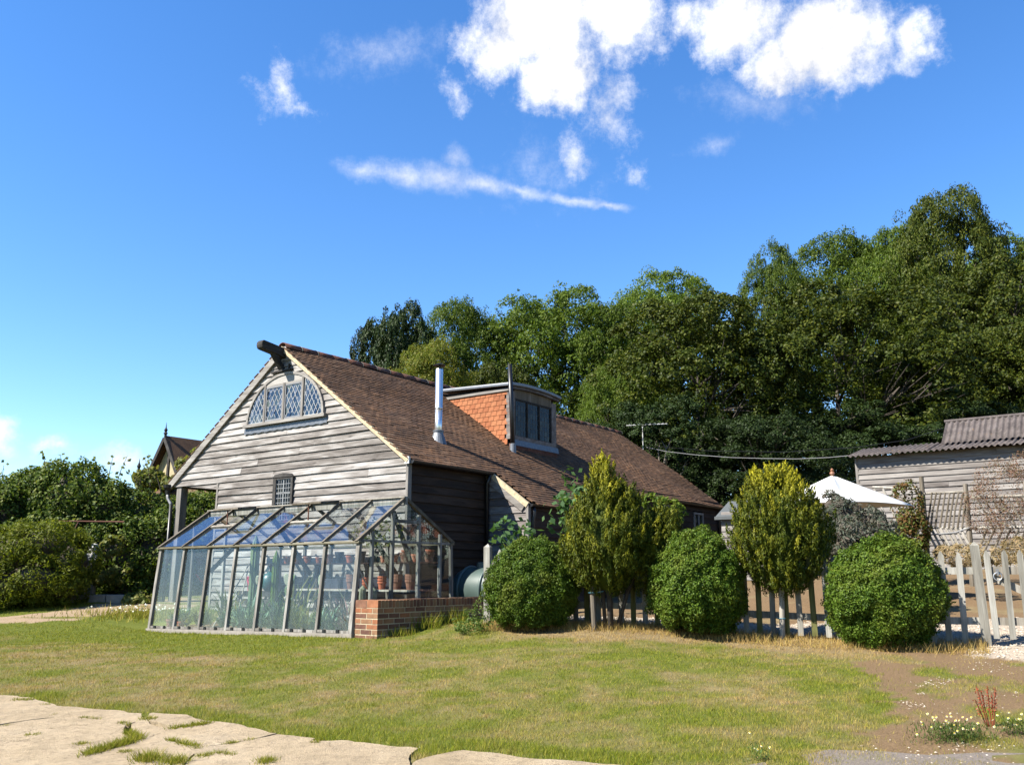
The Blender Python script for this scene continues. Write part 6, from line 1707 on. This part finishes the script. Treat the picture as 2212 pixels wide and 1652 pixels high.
def core_mesh(blobs, base, k=0.72):
    mb = MB()
    for b in blobs: uv_blob(mb, b[:3], (b[3] * k, b[4] * k, b[5] * k), 12, 8, 0.05)
    return mb.data('branches', base, M['bark'])
def shrub(name, label, blobs, n_cl, per, crad, L, W_, mat, seed, zmin=None, core=True, cat='shrub', group=None):
    b0 = blobs[0]
    base = (b0[0], b0[1], gz(b0[0], b0[1]))
    t_ = thing(name, label, cat, base, group, frame=False)
    link('foliage', blob_foliage(blobs, n_cl, per, crad, L, W_, mat, 'foliage', seed, zmin=zmin, base=base), t_)
    if core: link('branches', core_mesh(blobs, base), t_)
    return t_
def pb(px, py, Y, rx, rz, ry=None):            # a blob of foliage of that size in picture units, at that distance
    p = at(px, py, Y); k = Y / 1900
    return (p.x, p.y, p.z, rx * k, (ry or rx) * k, rz * k)
hb = []
for (px, py, Y, rx, rz) in [(-70, 1110, 21, 90, 70), (10, 1115, 21.5, 75, 75), (80, 1085, 22, 70, 75), (150, 1070, 22, 75, 75), (215, 1095, 22, 60, 60), (280, 1115, 22.5, 65, 60), (345, 1125, 23, 65, 55), (410, 1130, 23.5, 65, 60), (470, 1115, 24.5, 60, 65), (540, 1120, 26, 70, 60),
                            (-70, 1200, 20.6, 90, 90), (20, 1205, 21, 80, 85), (110, 1180, 21.6, 80, 95), (190, 1180, 21.8, 75, 90), (260, 1200, 21.8, 70, 90), (330, 1200, 22, 65, 95), (390, 1200, 22.6, 60, 95), (450, 1200, 23.5, 60, 95), (520, 1200, 25, 70, 95), (60, 1270, 21.2, 80, 45), (290, 1270, 21.8, 70, 45), (360, 1275, 22, 60, 45), (430, 1270, 23.2, 60, 45)]:
    hb.append(pb(px, py + 12, Y, rx, rz - 2))
hedge = shrub('hedge', 'tall dense mixed hedge behind the drive on the left', hb, 1500, 95, 0.24, 0.078, 0.052, M['hedge_leaf'], 51, zmin=0.45, cat='hedge')
mb = MB(); sp = []
for (px, py, Y, dx, dy) in [(212, 1025, 22, -10, -40), (230, 1040, 22, 14, -55), (245, 1045, 22, 30, -60), (135, 1010, 22, -5, -28), (100, 1012, 22, -8, -30), (60, 1045, 22, 35, -22), (0, 1050, 21.5, 8, -45), (300, 1035, 22.5, 14, -35), (325, 1030, 22.5, -12, -40), (350, 1050, 23, -30, -70), (310, 1045, 22.5, -40, -30)]:
    p = at(px, py + 20, Y); q = at(px + dx, py + dy, Y); m_ = p.lerp(q, 0.5) + Vector((0, 0, 0.1))
    mb.tube([p, m_, q], [0.012, 0.009, 0.004], 5)
    for j in range(16):
        f = rng.random(); r = p.lerp(q, f) + Vector((0, 0, 0.1 * math.sin(f * 3.1)))
        sp.append((r.x + rng.normal(0, 0.05), r.y + rng.normal(0, 0.05), r.z + rng.normal(0, 0.04)))
part(mb, 'shoot', M['bark'], hedge)
sp = np.array(sp) - np.array(BASE[hedge.name])
link('shoot_leaves', leaves(sp, rng.normal(size=sp.shape), 0.12, 0.08, 'shoot_leaves', M['vine_leaf']), hedge)
shrub('broad_shrub', 'feathery yellow green shrub at the left edge in front of the hedge', [pb(95, 1185, 19.5, 75, 50), pb(30, 1205, 19.3, 75, 55), pb(150, 1215, 19.5, 50, 50), pb(-50, 1220, 19.2, 80, 60), pb(75, 1250, 19.2, 80, 45), pb(10, 1265, 19, 70, 40), pb(135, 1265, 19.4, 50, 35)], 420, 90, 0.17, 0.075, 0.026, M['shrub_leaf'], 52, zmin=0.2)
shrub('vine', 'yellowing vine trailing beside the gate post in the hedge', [pb(238, 1180, 20.8, 20, 18), pb(258, 1235, 20.8, 24, 20), pb(222, 1250, 20.8, 20, 12), pb(305, 1300, 20, 30, 14), pb(290, 1308, 19.8, 24, 8)], 46, 40, 0.1, 0.1, 0.075, M['vine_leaf'], 53, core=False, cat='plant')
p = at(193, 1284, 20.6); z0 = gz(p.x, p.y)
t_ = thing('gate_post', 'wooden post with pale ball finial standing in the hedge', 'post', (p.x, p.y, z0), frame=False)
tz = at(193, 1200, 20.6).z
mb = MB(); mb.box(p.x - 0.09, p.x + 0.09, p.y - 0.09, p.y + 0.09, z0 - 0.1, tz - 0.1); part(mb, 'shaft', M['trim'], t_)
mb = MB(); mb.box(p.x - 0.11, p.x + 0.11, p.y - 0.11, p.y + 0.11, tz - 0.1, tz + 0.05); mb.lathe([(0.05, tz + 0.05), (0.05, tz + 0.08), (0.1, tz + 0.13), (0.11, tz + 0.19), (0.08, tz + 0.26), (0.001, tz + 0.28)], (p.x, p.y, 0), 14); part(mb, 'ball_finial', M['white'], t_)
pa, pb_ = at(150, 1128, 20.9), at(292, 1130, 20.9)
t_ = thing('iron_arch', 'rusty iron arch rail half buried in the hedge', 'arch', (pa.x, pa.y, gz(pa.x, pa.y)), frame=False)
mb = MB(); mb.tube([(pa.x, pa.y - 0.6, gz(pa.x, pa.y)), (pa.x, pa.y - 0.6, pa.z), (pb_.x, pb_.y - 0.6, pb_.z)], 0.018, 6); part(mb, 'rail', M['rust'], t_)
mb = MB(); q = at(178, 1180, 20.9); mb.tube([(q.x, q.y - 0.6, gz(q.x, q.y)), (q.x, q.y - 0.6, q.z + 0.2), (q.x + 0.15, q.y - 0.6, pa.z)], 0.014, 6); part(mb, 'scroll', M['rust'], t_)
p = at(215, 1283, 20.0); z0 = gz(p.x, p.y)
t_ = thing('stone_step', 'low stone step at the foot of the hedge by the post', 'step', (p.x, p.y, z0), frame=False)
for i in range(3):
    mb = MB(); x = p.x - 0.62 + 0.43 * i; mb.box(x, x + 0.41, p.y - 0.2, p.y + 0.25, z0 - 0.1, z0 + 0.13 + random.uniform(-0.01, 0.01)); part(mb, 'slab', M['stone'], t_, bevel=0.012)

# ---------------------------------------------------------------- house beyond the hedge
hp_ = FL(at(357, 946, 34)); ha, hbq, hz = hp_
house = thing('cottage', 'cream timbered cottage gable with finial rising behind the hedge', 'house', (ha, hbq, gz(*at(357, 946, 34)[:2])))
mb = MB(); S2 = 1.45; ez = hz - 2.4 * S2
mb.prism([(ha + 0.25, hbq - 2.2, 0.2), (ha + 0.25, hbq + 2.2, 0.2), (ha + 0.25, hbq + 2.2, hz - 2.2 * S2), (ha + 0.25, hbq, hz - 0.1), (ha + 0.25, hbq - 2.2, hz - 2.2 * S2)], (6, 0, 0)); part(mb, 'wall', M['cream'], house)
mb = MB()
for s in (-1, 1):
    mb.add([(ha, hbq, hz), (ha + 6.4, hbq, hz), (ha + 6.4, hbq + s * 2.5, hz - 2.5 * S2), (ha, hbq + s * 2.5, hz - 2.5 * S2), (ha, hbq, hz + 0.1), (ha + 6.4, hbq, hz + 0.1), (ha + 6.4, hbq + s * 2.6, hz - 2.5 * S2 + 0.06), (ha, hbq + s * 2.6, hz - 2.5 * S2 + 0.06)], [(0, 1, 2, 3), (7, 6, 5, 4), (0, 4, 5, 1), (1, 5, 6, 2), (2, 6, 7, 3), (3, 7, 4, 0)])
rf = part(mb, 'roof', M['roof_tile'], house)
mb = MB(); mb.add([(ha + 1.6, hbq - 6, hz - 0.35), (ha + 6, hbq - 6, hz - 3), (ha + 6, hbq + 0.4, hz - 3), (ha + 1.6, hbq + 0.4, hz - 0.35), (ha - 1.0, hbq - 6, hz - 3), (ha - 1.0, hbq + 0.4, hz - 3)], [(0, 1, 2, 3), (4, 0, 3, 5)]); part(mb, 'cross_roof', M['roof_tile'], house)
for s in (-1, 1):
    mb = MB(); mb.beam((ha - 0.03, hbq + 0.02 * s, hz - 0.02), (ha - 0.03, hbq + s * 2.5, hz - 2.5 * S2 - 0.02), 0.06, 0.15); part(mb, 'barge_board', M['oak'], house)
for s in (-1, 0, 1):
    mb = MB(); mb.box(ha + 0.2, ha + 0.26, hbq + s * 0.75 - 0.06, hbq + s * 0.75 + 0.06, 0.5, hz - 0.3 - abs(s) * 0.9 * S2); part(mb, 'timber', M['oak'], house)
mb = MB(); mb.box(ha + 0.19, ha + 0.25, hbq - 1.0, hbq + 1.0, hz - 1.75, hz - 1.63); part(mb, 'timber', M['oak'], house)
wn3 = bpy.data.objects.new('window', None); COL.objects.link(wn3); wn3.parent = house
mb = MB(); mb.box(ha + 0.17, ha + 0.24, hbq - 0.45, hbq + 0.45, hz - 2.7, hz - 1.8); part(mb, 'frame', M['white'], wn3)
for s in (-0.21, 0.21):
    mb = MB(); mb.box(ha + 0.16, ha + 0.17, hbq + s - 0.17, hbq + s + 0.17, hz - 2.62, hz - 1.88); part(mb, 'pane', M['pane'], wn3)
mb = MB(); mb.lathe([(0.05, hz - 0.1), (0.05, hz + 0.15), (0.09, hz + 0.18), (0.04, hz + 0.24), (0.07, hz + 0.32), (0.02, hz + 0.42), (0.004, hz + 0.62)], (ha, hbq, 0), 10); part(mb, 'finial', M['oak'], house)
q = FL(at(300, 1010, 33)); 
mb = MB(); mb.lathe([(0.05, q[2] - 1.2), (0.05, q[2]), (0.08, q[2] + 0.05), (0.02, q[2] + 0.2), (0.004, q[2] + 0.35)], (q[0], q[1], 0), 8); part(mb, 'gatepost_finial', M['oak'], house)
shrub('climber', 'green climber spreading over the cottage gable', [pb(322, 1035, 33, 24, 16), pb(375, 1045, 33, 24, 16), pb(418, 1005, 33, 22, 14), pb(440, 985, 33, 16, 12)], 80, 70, 0.22, 0.12, 0.09, M['vine_leaf'], 54, core=False, cat='climber')

# ---------------------------------------------------------------- long shed with corrugated roof
sh = FL(at(1853, 1000, 25)); sa0, sb0, sz0 = sh
sg = 0.8
SZ = at(1853, 990, 25).z
shed = thing('long_shed', 'long weathered board shed with grey corrugated roof at the right edge', 'shed', (sa0, sb0, sg))
weatherboards(shed, M['board_shed'], lambda s, z, n: (sa0 - n, s, z), sg - 0.2, SZ + 0.02, 0.155, lambda z: (sb0 - 9.0, sb0), joints=0.9, seg=1.0)
mb = MB(); mb.box(sa0 - 0.045, sa0 + 0.05, sb0 + 0.002, sb0 + 0.07, sg - 0.2, SZ); part(mb, 'corner_board', M['trim'], shed)
mb = MB(); mb.box(sa0 + 0.02, sa0 + 5.0, sb0 - 9.0, sb0 - 0.02, sg - 0.2, SZ - 0.05); part(mb, 'wall', M['board_shed'], shed)
mb = MB(); mb.box(sa0 + 1.3, sa0 + 5.0, sb0 - 9.0, sb0 - 2.3, SZ - 0.04, SZ + 0.42); part(mb, 'upper_wall', M['board_shed'], shed)
def corrugated(p0, du, ds, wid, length, name, label=None):     # p0 eave corner, du along the eave, ds up the slope
    p0, du, ds = Vector(p0), Vector(du).normalized(), Vector(ds).normalized(); nn = du.cross(ds).normalized()
    if nn.z < 0: nn = -nn
    n = int(wid / 0.0244); vs = []
    for j in range(n + 1):
        x = wid * j / n; h = 0.028 * math.cos(2 * math.pi * x / 0.146)
        for s, t_ in ((0, 0), (length * 0.5, 0.0), (length, 0), (length, -0.008), (0, -0.008)):
            vs.append(p0 + du * x + ds * s + nn * (h + t_))
    fs = []
    for j in range(n):
        a = 5 * j; b = a + 5
        fs += [(a, b, b + 1, a + 1), (a + 1, b + 1, b + 2, a + 2), (a + 3, b + 3, b + 4, a + 4), (a + 4, b + 4, b, a)]
    mb = MB(); mb.add(vs, fs); return part(mb, name, M['corrugated'], shed, True)
lowa = R(13)
for i in range(9):                                   # separate sheets, each overlapping its neighbour a little
    corrugated((sa0 - 0.32, sb0 + 0.18 - 1.02 * i, SZ + 0.03 + 0.008 * (i % 2)), (0, -1, 0), (math.cos(lowa), 0, math.sin(lowa)), 1.06, 1.9, 'roof_sheet')
upa = R(36)
for i in range(7):
    corrugated((sa0 + 0.75, sb0 - 2.1 - 1.02 * i, SZ + 0.33 + 0.008 * (i % 2)), (0, -1, 0), (math.cos(upa), 0, math.sin(upa)), 1.06, 1.3, 'roof_sheet')
rz_ = SZ + 0.33 + 1.3 * math.sin(upa); ra_ = sa0 + 0.75 + 1.3 * math.cos(upa)
mb = MB(); mb.tube([(ra_, sb0 - 2.05, rz_ + 0.01), (ra_, sb0 - 9.2, rz_ + 0.01)], 0.05, 8); part(mb, 'ridge_cap', M['corrugated'], shed)
mb = MB(); mb.prism([(sa0 + 0.85, sb0 - 2.2, SZ + 0.3), (ra_ + 1.2, sb0 - 2.2, SZ + 0.3), (ra_, sb0 - 2.2, rz_ - 0.06)], (0, -0.05, 0)); part(mb, 'upper_gable', M['board_shed'], shed)

# small garden shed
ps = at(1560, 1150, 24); q = FL(ps); a_, b_, g0 = q[0], q[1], gz(ps.x, ps.y)
t_ = thing('small_shed', 'little board shed with grey felt roof beyond the middle bush', 'shed', (a_, b_, g0))
ez = at(1560, 1117, 24).z; tz = at(1580, 1083, 24.8).z
weatherboards(t_, M['board_shed'], lambda s, z, n: (a_ - n, s, z), g0 - 0.1, ez, 0.16, lambda z: (b_ - 1.7, b_), joints=0, seg=2)
mb = MB(); mb.box(a_ + 0.02, a_ + 1.6, b_ - 1.68, b_ - 0.02, g0 - 0.1, ez - 0.05); part(mb, 'wall', M['board_shed'], t_)
mb = MB(); mb.add([(a_ - 0.15, b_ + 0.12, ez), (a_ - 0.15, b_ - 1.82, ez), (a_ + 0.85, b_ - 1.82, tz), (a_ + 0.85, b_ + 0.12, tz), (a_ + 1.8, b_ - 1.82, ez), (a_ + 1.8, b_ + 0.12, ez)] , [(0, 3, 2, 1), (3, 5, 4, 2), (0, 1, 4, 5), (0, 5, 3), (1, 2, 4)]); part(mb, 'roof', M['felt'], t_)
mb = MB(); mb.box(a_ - 0.17, a_ - 0.13, b_ - 1.83, b_ + 0.13, ez - 0.07, ez + 0.012); part(mb, 'fascia', M['felt'], t_)

# ---------------------------------------------------------------- parasol
ap = at(1798, 1026, 15); g0 = gz(ap.x, ap.y)
t_ = thing('parasol', 'white canvas garden parasol behind the right hand bushes', 'parasol', (ap.x, ap.y, g0), frame=False)
co_r = at(1975, 1092, 14.6); rad = math.hypot(co_r.x - ap.x, co_r.y - ap.y); an0 = math.atan2(co_r.y - ap.y, co_r.x - ap.x)
cor = [Vector((ap.x + rad * math.cos(an0 + R(90) * k), ap.y + rad * math.sin(an0 + R(90) * k), co_r.z)) for k in range(4)]
mb = MB(); n = 8; vs = []; fs = []
for k in range(4):
    A_, B_ = cor[k], cor[(k + 1) % 4]; base = len(vs)
    for i in range(n + 1):
        for j in range(n + 1):
            f = i / n
            e = A_.lerp(B_, j / n); p_ = ap.lerp(e, f)
            p_ = Vector((p_.x, p_.y, p_.z - 0.10 * math.sin(math.pi * f) * math.sin(math.pi * j / n) + 0.03 * math.sin(math.pi * j / n) * f * f))
            vs.append(p_)
    for i in range(n):
        for j in range(n):
            a = base + i * (n + 1) + j; fs.append((a, a + n + 1, a + n + 2, a + 1))
mb.add(vs, fs); o = part(mb, 'canopy', M['canvas'], t_, True)
sm_ = o.modifiers.new('thick', 'SOLIDIFY'); sm_.thickness = 0.006
mb = MB(); mb.tube([(ap.x, ap.y, g0), (ap.x, ap.y, ap.z)], 0.024, 10); part(mb, 'pole', M['gold'], t_)
mb = MB(); mb.lathe([(0.02, ap.z), (0.045, ap.z + 0.02), (0.04, ap.z + 0.05), (0.02, ap.z + 0.06), (0.03, ap.z + 0.09), (0.002, ap.z + 0.12)], (ap.x, ap.y, 0), 10); part(mb, 'finial', M['gold'], t_)
for c in cor:
    mb = MB(); mb.beam(ap - Vector((0, 0, 0.05)), c - Vector((0, 0, 0.03)), 0.02, 0.02); part(mb, 'rib', M['gold'], t_)
mb = MB(); mb.lathe([(0.28, g0), (0.28, g0 + 0.08), (0.05, g0 + 0.1), (0.04, g0 + 0.35)], (ap.x, ap.y, 0), 16); part(mb, 'base', M['stone'], t_)

# ---------------------------------------------------------------- rustic trellis in front of the shed
TYb = 17.0
def tp_(px, py): 
    Yd = TYb - (px - 2000) / 1900 * TYb * 0.73 * 0.82     # the screen runs parallel with the shed
    return at(px, py, Yd)
q = tp_(2040, 1200)
tr = thing('trellis', 'rustic pole trellis of slanting bleached laths before the long shed', 'trellis', (q.x, q.y, gz(q.x, q.y)), frame=False)
for (px, py0, px1) in [(1990, 1030, 2004), (2085, 1045, 2098), (1880, 1060, 1886), (2215, 1040, 2226)]:
    p = tp_(px1, 1240); p.z = gz(p.x, p.y); q = tp_(px, py0)
    mb = MB(); mb.tube([p - Vector((0, 0, 0.2)), p.lerp(q, 0.5) + Vector((0.01, 0, 0)), q], [0.055, 0.05, 0.042], 9); part(mb, 'post', M['pole_dark'], tr)
for (x0_, y0_, x1_, y1_) in [(1885, 1052, 1985, 1056), (1995, 1066, 2086, 1062), (1890, 1138, 1990, 1132), (2002, 1138, 2092, 1142), (2098, 1075, 2215, 1070), (2098, 1140, 2220, 1138)]:
    mb = MB(); mb.tube([tp_(x0_, y0_) , tp_(x1_, y1_)], 0.028, 7); part(mb, 'rail', M['pole'], tr)
def lath(x0_, y0_, x1_, y1_, mat, r=0.02, off=0.04):
    p, q = tp_(x0_, y0_) - Vector((0.0, off, 0)), tp_(x1_, y1_) - Vector((0.0, off, 0))
    mb = MB(); mb.tube([p, p.lerp(q, 0.5) + Vector((random.uniform(-0.02, 0.02), 0, 0)), q], [r, r * 0.95, r * 0.85], 6); part(mb, 'lath', mat, tr)
for i in range(9):        # upper middle panel leans right
    x = 1997 + 9.6 * i; lath(x + 2, 1140, x + 14, 1064, M['pole_dark'], 0.019)
for i in range(8):        # lower middle panel, bleached, leans left
    x = 1998 + 10.6 * i; lath(x, 1140, x + 32, 1200, M['pole'], 0.024)
for i in range(5):        # upper left panel
    x = 1868 + 19 * i; lath(x, 1056, x + 34, 1136, M['pole'], 0.021)
for i in range(5):        # lower left
    x = 1898 + 17 * i; lath(x + 16, 1138, x - 4, 1170, M['pole'], 0.021)
for i in range(7):
    x = 2106 + 17 * i; lath(x, 1075, x + 36, 1140, M['pole_dark'], 0.018)
for i in range(7):
    x = 2112 + 17 * i; lath(x + 18, 1142, x - 8, 1200, M['pole_dark'], 0.019)
t_ = thing('rope', 'pale rope hanging between the trellis posts', 'rope', tuple(tp_(1995, 1150)), frame=False)
mb = MB(); mb.tube([tp_(1880, 1152) - Vector((0, .08, 0)), tp_(1940, 1157) - Vector((0, .08, 0)), tp_(1998, 1156) - Vector((0, .08, 0)), tp_(2060, 1150) - Vector((0, .08, 0)), tp_(2094, 1138) - Vector((0, .08, 0))], 0.012, 6); part(mb, 'strand', M['wire'], t_)
shrub('climber', 'dry reddish brown climber over the right of the trellis', [pb(2180, 1060, 16.2, 65, 50, 20), pb(2130, 1100, 16.3, 40, 45, 16), pb(2195, 1130, 16.0, 50, 50, 20), pb(2215, 1010, 16.2, 30, 25, 14), pb(2150, 1030, 16.2, 30, 30, 12)], 420, 26, 0.13, 0.032, 0.014, M['dry_leaf'], 55, core=False, cat='climber')
shrub('climber', 'russet and green climber left of the middle trellis post', [pb(1962, 1085, 16.9, 24, 40, 14), pb(1972, 1140, 16.8, 26, 40, 14), pb(1960, 1180, 16.7, 30, 30, 14)], 110, 44, 0.12, 0.055, 0.035, M['russet_leaf'], 56, core=False, cat='climber')
shrub('flower_bed', 'dry straw coloured border plants at the trellis foot behind the gate', [pb(2150, 1195, 14.5, 60, 16), pb(2080, 1200, 14.6, 50, 14), pb(2210, 1190, 14.3, 40, 20)], 90, 50, 0.1, 0.08, 0.014, M['dry_grass'], 57, core=False, cat='plants')
shrub('buddleia', 'grey leaved buddleia below the white parasol', [pb(1825, 1120, 13.6, 34, 32), pb(1872, 1128, 13.6, 30, 24), pb(1795, 1095, 13.8, 20, 22), pb(1905, 1145, 13.4, 26, 20), pb(1840, 1175, 13.2, 60, 45)], 170, 60, 0.10, 0.075, 0.022, M['buddleia'], 58)
shrub('fig_bush', 'fig bush with large pale leaves in front of the barn outshot', [pb(1230, 1055, 14.6, 20, 22), pb(1255, 1095, 14.5, 30, 40), pb(1215, 1115, 14.4, 22, 24), pb(1270, 1140, 14.4, 34, 34), pb(1110, 1150, 14.0, 20, 16), pb(1160, 1150, 14.0, 26, 14), pb(1090, 1165, 13.9, 12, 25)], 60, 8, 0.2, 0.12, 0.075, M['fig_leaf'], 59, core=False)
shrub('fern_bush', 'small leafy shrub between the first conifer and the barn wall', [pb(1440, 1110, 13.5, 30, 30), pb(1410, 1090, 13.6, 18, 20)], 34, 34, 0.08, 0.08, 0.026, M['ash_leaf'], 60, core=False)
shrub('bramble', 'scrubby bramble growing against the end of the brick wall', [pb(1005, 1338, 13.1, 18, 16), pb(1045, 1322, 13.0, 20, 32), pb(1015, 1350, 12.8, 30, 9)], 80, 18, 0.07, 0.034, 0.016, M['weed'], 61, core=False, cat='bramble')
for i, (a, b, lab) in enumerate([(0.9, -0.6, 'tuft of tall weeds at the middle of the brick wall foot'), (0.35, -0.58, 'leafy weed at the front corner of the brick wall'), (1.5, -0.62, 'grassy weed towards the back of the brick wall foot')]):
    w3 = FW(a, b, 0); g0 = gz(w3.x, w3.y)
    t_ = thing('weed', lab, 'weed', (w3.x, w3.y, g0), frame=False)
    P = np.array([(w3.x + rng.normal(0, 0.11), w3.y + rng.normal(0, 0.09), g0) for _ in range(200)])
    hh = rng.uniform(0.08, 0.3, 200) if i != 1 else rng.uniform(0.05, 0.16, 200)
    V_ = blades(P - np.array([w3.x, w3.y, g0]), hh, np.full(200, 0.012), np.clip(rng.normal(0.15, 0.15, 200), 0, 1), 'leaves', M['grass'], 0.9); link('leaves', V_, t_)

# ---------------------------------------------------------------- aerial, wires, dead branches
q = FL(at(1392, 972, 27)); bot = at(1391, 1040, 30.4); top = at(1388, 917, 30.4)
t_ = thing('tv_aerial', 'white television aerial at the far end of the barn roof', 'aerial', tuple(bot), frame=False)
mb = MB(); mb.tube([bot - Vector((0, 0, 0.3)), top], 0.017, 8); part(mb, 'mast', M['white'], t_)
l_, r_ = at(1353, 919, 30.7), at(1441, 915, 30.0)
mb = MB(); mb.tube([l_, r_], 0.010, 6)
mb.tube([at(1388, 919, 30.4), at(1398, 928, 30.4), at(1402, 917, 30.3)], 0.012, 6); part(mb, 'boom', M['white'], t_)
for i in range(9):
    c = l_.lerp(r_, 0.15 + 0.1 * i); mb = MB(); d_ = Vector((0.12, 0.2, 0.0)); mb.tube([c - d_, c + d_], 0.007, 5); part(mb, 'element', M['white'], t_)
def cable(label, pts, r, mat):
    P = [at(*p) for p in pts]
    t_ = thing('overhead_cable', label, 'cable', tuple(P[0]), frame=False); mb = MB(); mb.tube(P, r, 6); part(mb, 'wire', mat, t_)
cable('pale overhead cable from the barn end to the long shed eave', [(1393, 965, 30.4), (1440, 975, 29.9), (1500, 982, 29.2), (1580, 988, 28.2), (1650, 990, 27.4), (1720, 991, 26.5), (1790, 988, 25.7), (1853, 982, 25)], 0.009, M['wire'])
cable('thin dark cable above the pale one, reaching the upper shed roof', [(1393, 962, 30.4), (1540, 974, 28.8), (1700, 976, 27), (1850, 966, 25.8), (1960, 950, 25.2), (2036, 925, 25)], 0.008, M['black'])
t_ = thing('dead_branch', 'bare dead branches behind the end of the barn roof', 'branch', tuple(at(1465, 1030, 31)), frame=False)
mb = MB()
for pts in [[(1470, 1030), (1480, 1000), (1500, 980), (1510, 965), (1530, 958)], [(1480, 1000), (1475, 975), (1470, 960)], [(1500, 980), (1515, 975), (1535, 972)], [(1435, 1000), (1440, 970), (1450, 950), (1446, 930)], [(1440, 970), (1428, 950)], [(1505, 970), (1520, 940), (1512, 925)], [(1425, 1005), (1422, 975), (1426, 955)]]:
    P = [at(x, y, 31) for x, y in pts]; mb.tube(P, [0.035 * (1 - 0.8 * j / (len(P) - 1)) for j in range(len(P))], 6)
part(mb, 'limb', M['bark_pale'], t_)

# ---------------------------------------------------------------- flowers and weeds in the foreground, dry grass by the fence
def mayweed(label, px, py, wd, n_f, n_l):
    g_ = gat(px, py)
    t_ = thing('mayweed', label, 'flowers', tuple(g_), frame=False)
    P = np.stack([rng.normal(0, wd, n_l), rng.normal(0, wd * 0.6, n_l), rng.uniform(0, 0.12, n_l)], 1)
    link('leaves', leaves(P, rng.normal(size=P.shape), 0.035, 0.006, 'leaves', M['weed'], np.array([0, 0, 1.0])), t_)
    Pf = np.stack([rng.normal(0, wd * 1.15, n_f), rng.normal(0, wd * 0.9, n_f), rng.uniform(0.05, 0.17, n_f)], 1)
    Nf = np.array([-0.3, -0.6, 0.8]) + rng.normal(size=Pf.shape) * 0.35
    o = link('flower_heads', leaves(Pf, Nf, 0.02, 0.02, 'flower_heads', M['petal']), t_)
    o2 = link('flower_discs', leaves(Pf + unit(Nf) * 0.004, Nf, 0.014, 0.014, 'flower_discs', M['petal_y']), t_)
    o['kind'] = 'stuff'; o2['kind'] = 'stuff'
mayweed('clump of white and yellow mayweed in the bare earth at lower right', 2062, 1600, 0.13, 40, 1500)
mayweed('smaller mayweed clump cut by the right picture edge', 2200, 1590, 0.07, 18, 500)
mayweed('few mayweed flowers at the bottom edge of the lawn', 1640, 1645, 0.05, 6, 160)
g_ = gat(2142, 1572)
t_ = thing('dock_plant', 'rust red dock stalks standing beside the mayweed', 'weed', tuple(g_), frame=False)
mb = MB()
for (dx, h_) in [(-0.08, 0.3), (-0.05, 0.27), (0.0, 0.3), (0.03, 0.24), (0.06, 0.29), (-0.1, 0.2)]:
    mb.tube([(g_.x + dx * 0.3, g_.y, g_.z), (g_.x + dx, g_.y, g_.z + h_)], [0.005, 0.003], 5)
part(mb, 'stalk', M['dock'], t_)
P = np.array([(dx * (0.5 + 0.5 * f) + rng.normal(0, 0.008), rng.normal(0, 0.008), h_ * f) for (dx, h_) in [(-0.08, 0.3), (-0.05, 0.27), (0.0, 0.3), (0.03, 0.24), (0.06, 0.29), (-0.1, 0.2)] for f in rng.uniform(0.4, 1, 40)])
link('seed_heads', leaves(P, rng.normal(size=P.shape), 0.014, 0.01, 'seed_heads', M['dock']), t_)
n = 9000
f = rng.random(n); off = rng.uniform(-0.75, 0.2, n)
xx = FENCE_L.x + (FENCE_R.x - FENCE_L.x) * f - off * -FN.x; yy = FENCE_L.y + (FENCE_R.y - FENCE_L.y) * f + off * -FN.y * -1 * -1
xx = FENCE_L.x + FD.x * FLN * f + FN.x * (-off); yy = FENCE_L.y + FD.y * FLN * f + FN.y * (-off)
P = np.stack([xx, yy, ground(xx, yy)], 1)
g = link('dry_fence_grass', blades(P, rng.uniform(0.03, 0.14, n) * (0.4 + fbm(xx, yy, 2.0, 3)), np.full(n, 0.007), np.clip(rng.normal(0.9, 0.15, n), 0, 1), 'dry_fence_grass', M['grass'], 1.2))
tag(g, 'dry straw coloured grass under the picket fence and bushes', 'grass', kind='stuff')
xs = rng.uniform(-9.5, -5.5, 900); P = []
g_ = gat(300, 1330)
P = np.stack([g_.x + rng.normal(0, 0.6, 1200), g_.y + rng.normal(0, 0.4, 1200), np.zeros(1200)], 1); P[:, 2] = ground(P[:, 0], P[:, 1])
t_ = thing('wildflower_patch', 'ragged patch of weeds and pale flowers left of the greenhouse', 'weeds', tuple(g_), frame=False)
link('leaves', blades(P - np.array(g_), rng.uniform(0.05, 0.2, 1200), np.full(1200, 0.014), np.clip(rng.normal(0.25, 0.2, 1200), 0, 1), 'leaves', M['grass'], 0.9), t_)
Pf = np.stack([rng.normal(0, 0.5, 70), rng.normal(0, 0.3, 70), rng.uniform(0.1, 0.22, 70)], 1)
o = link('flower_heads', leaves(Pf, rng.normal(size=Pf.shape) + np.array([0, -1, 1]), 0.04, 0.04, 'flower_heads', M['petal']), t_); o['kind'] = 'stuff'
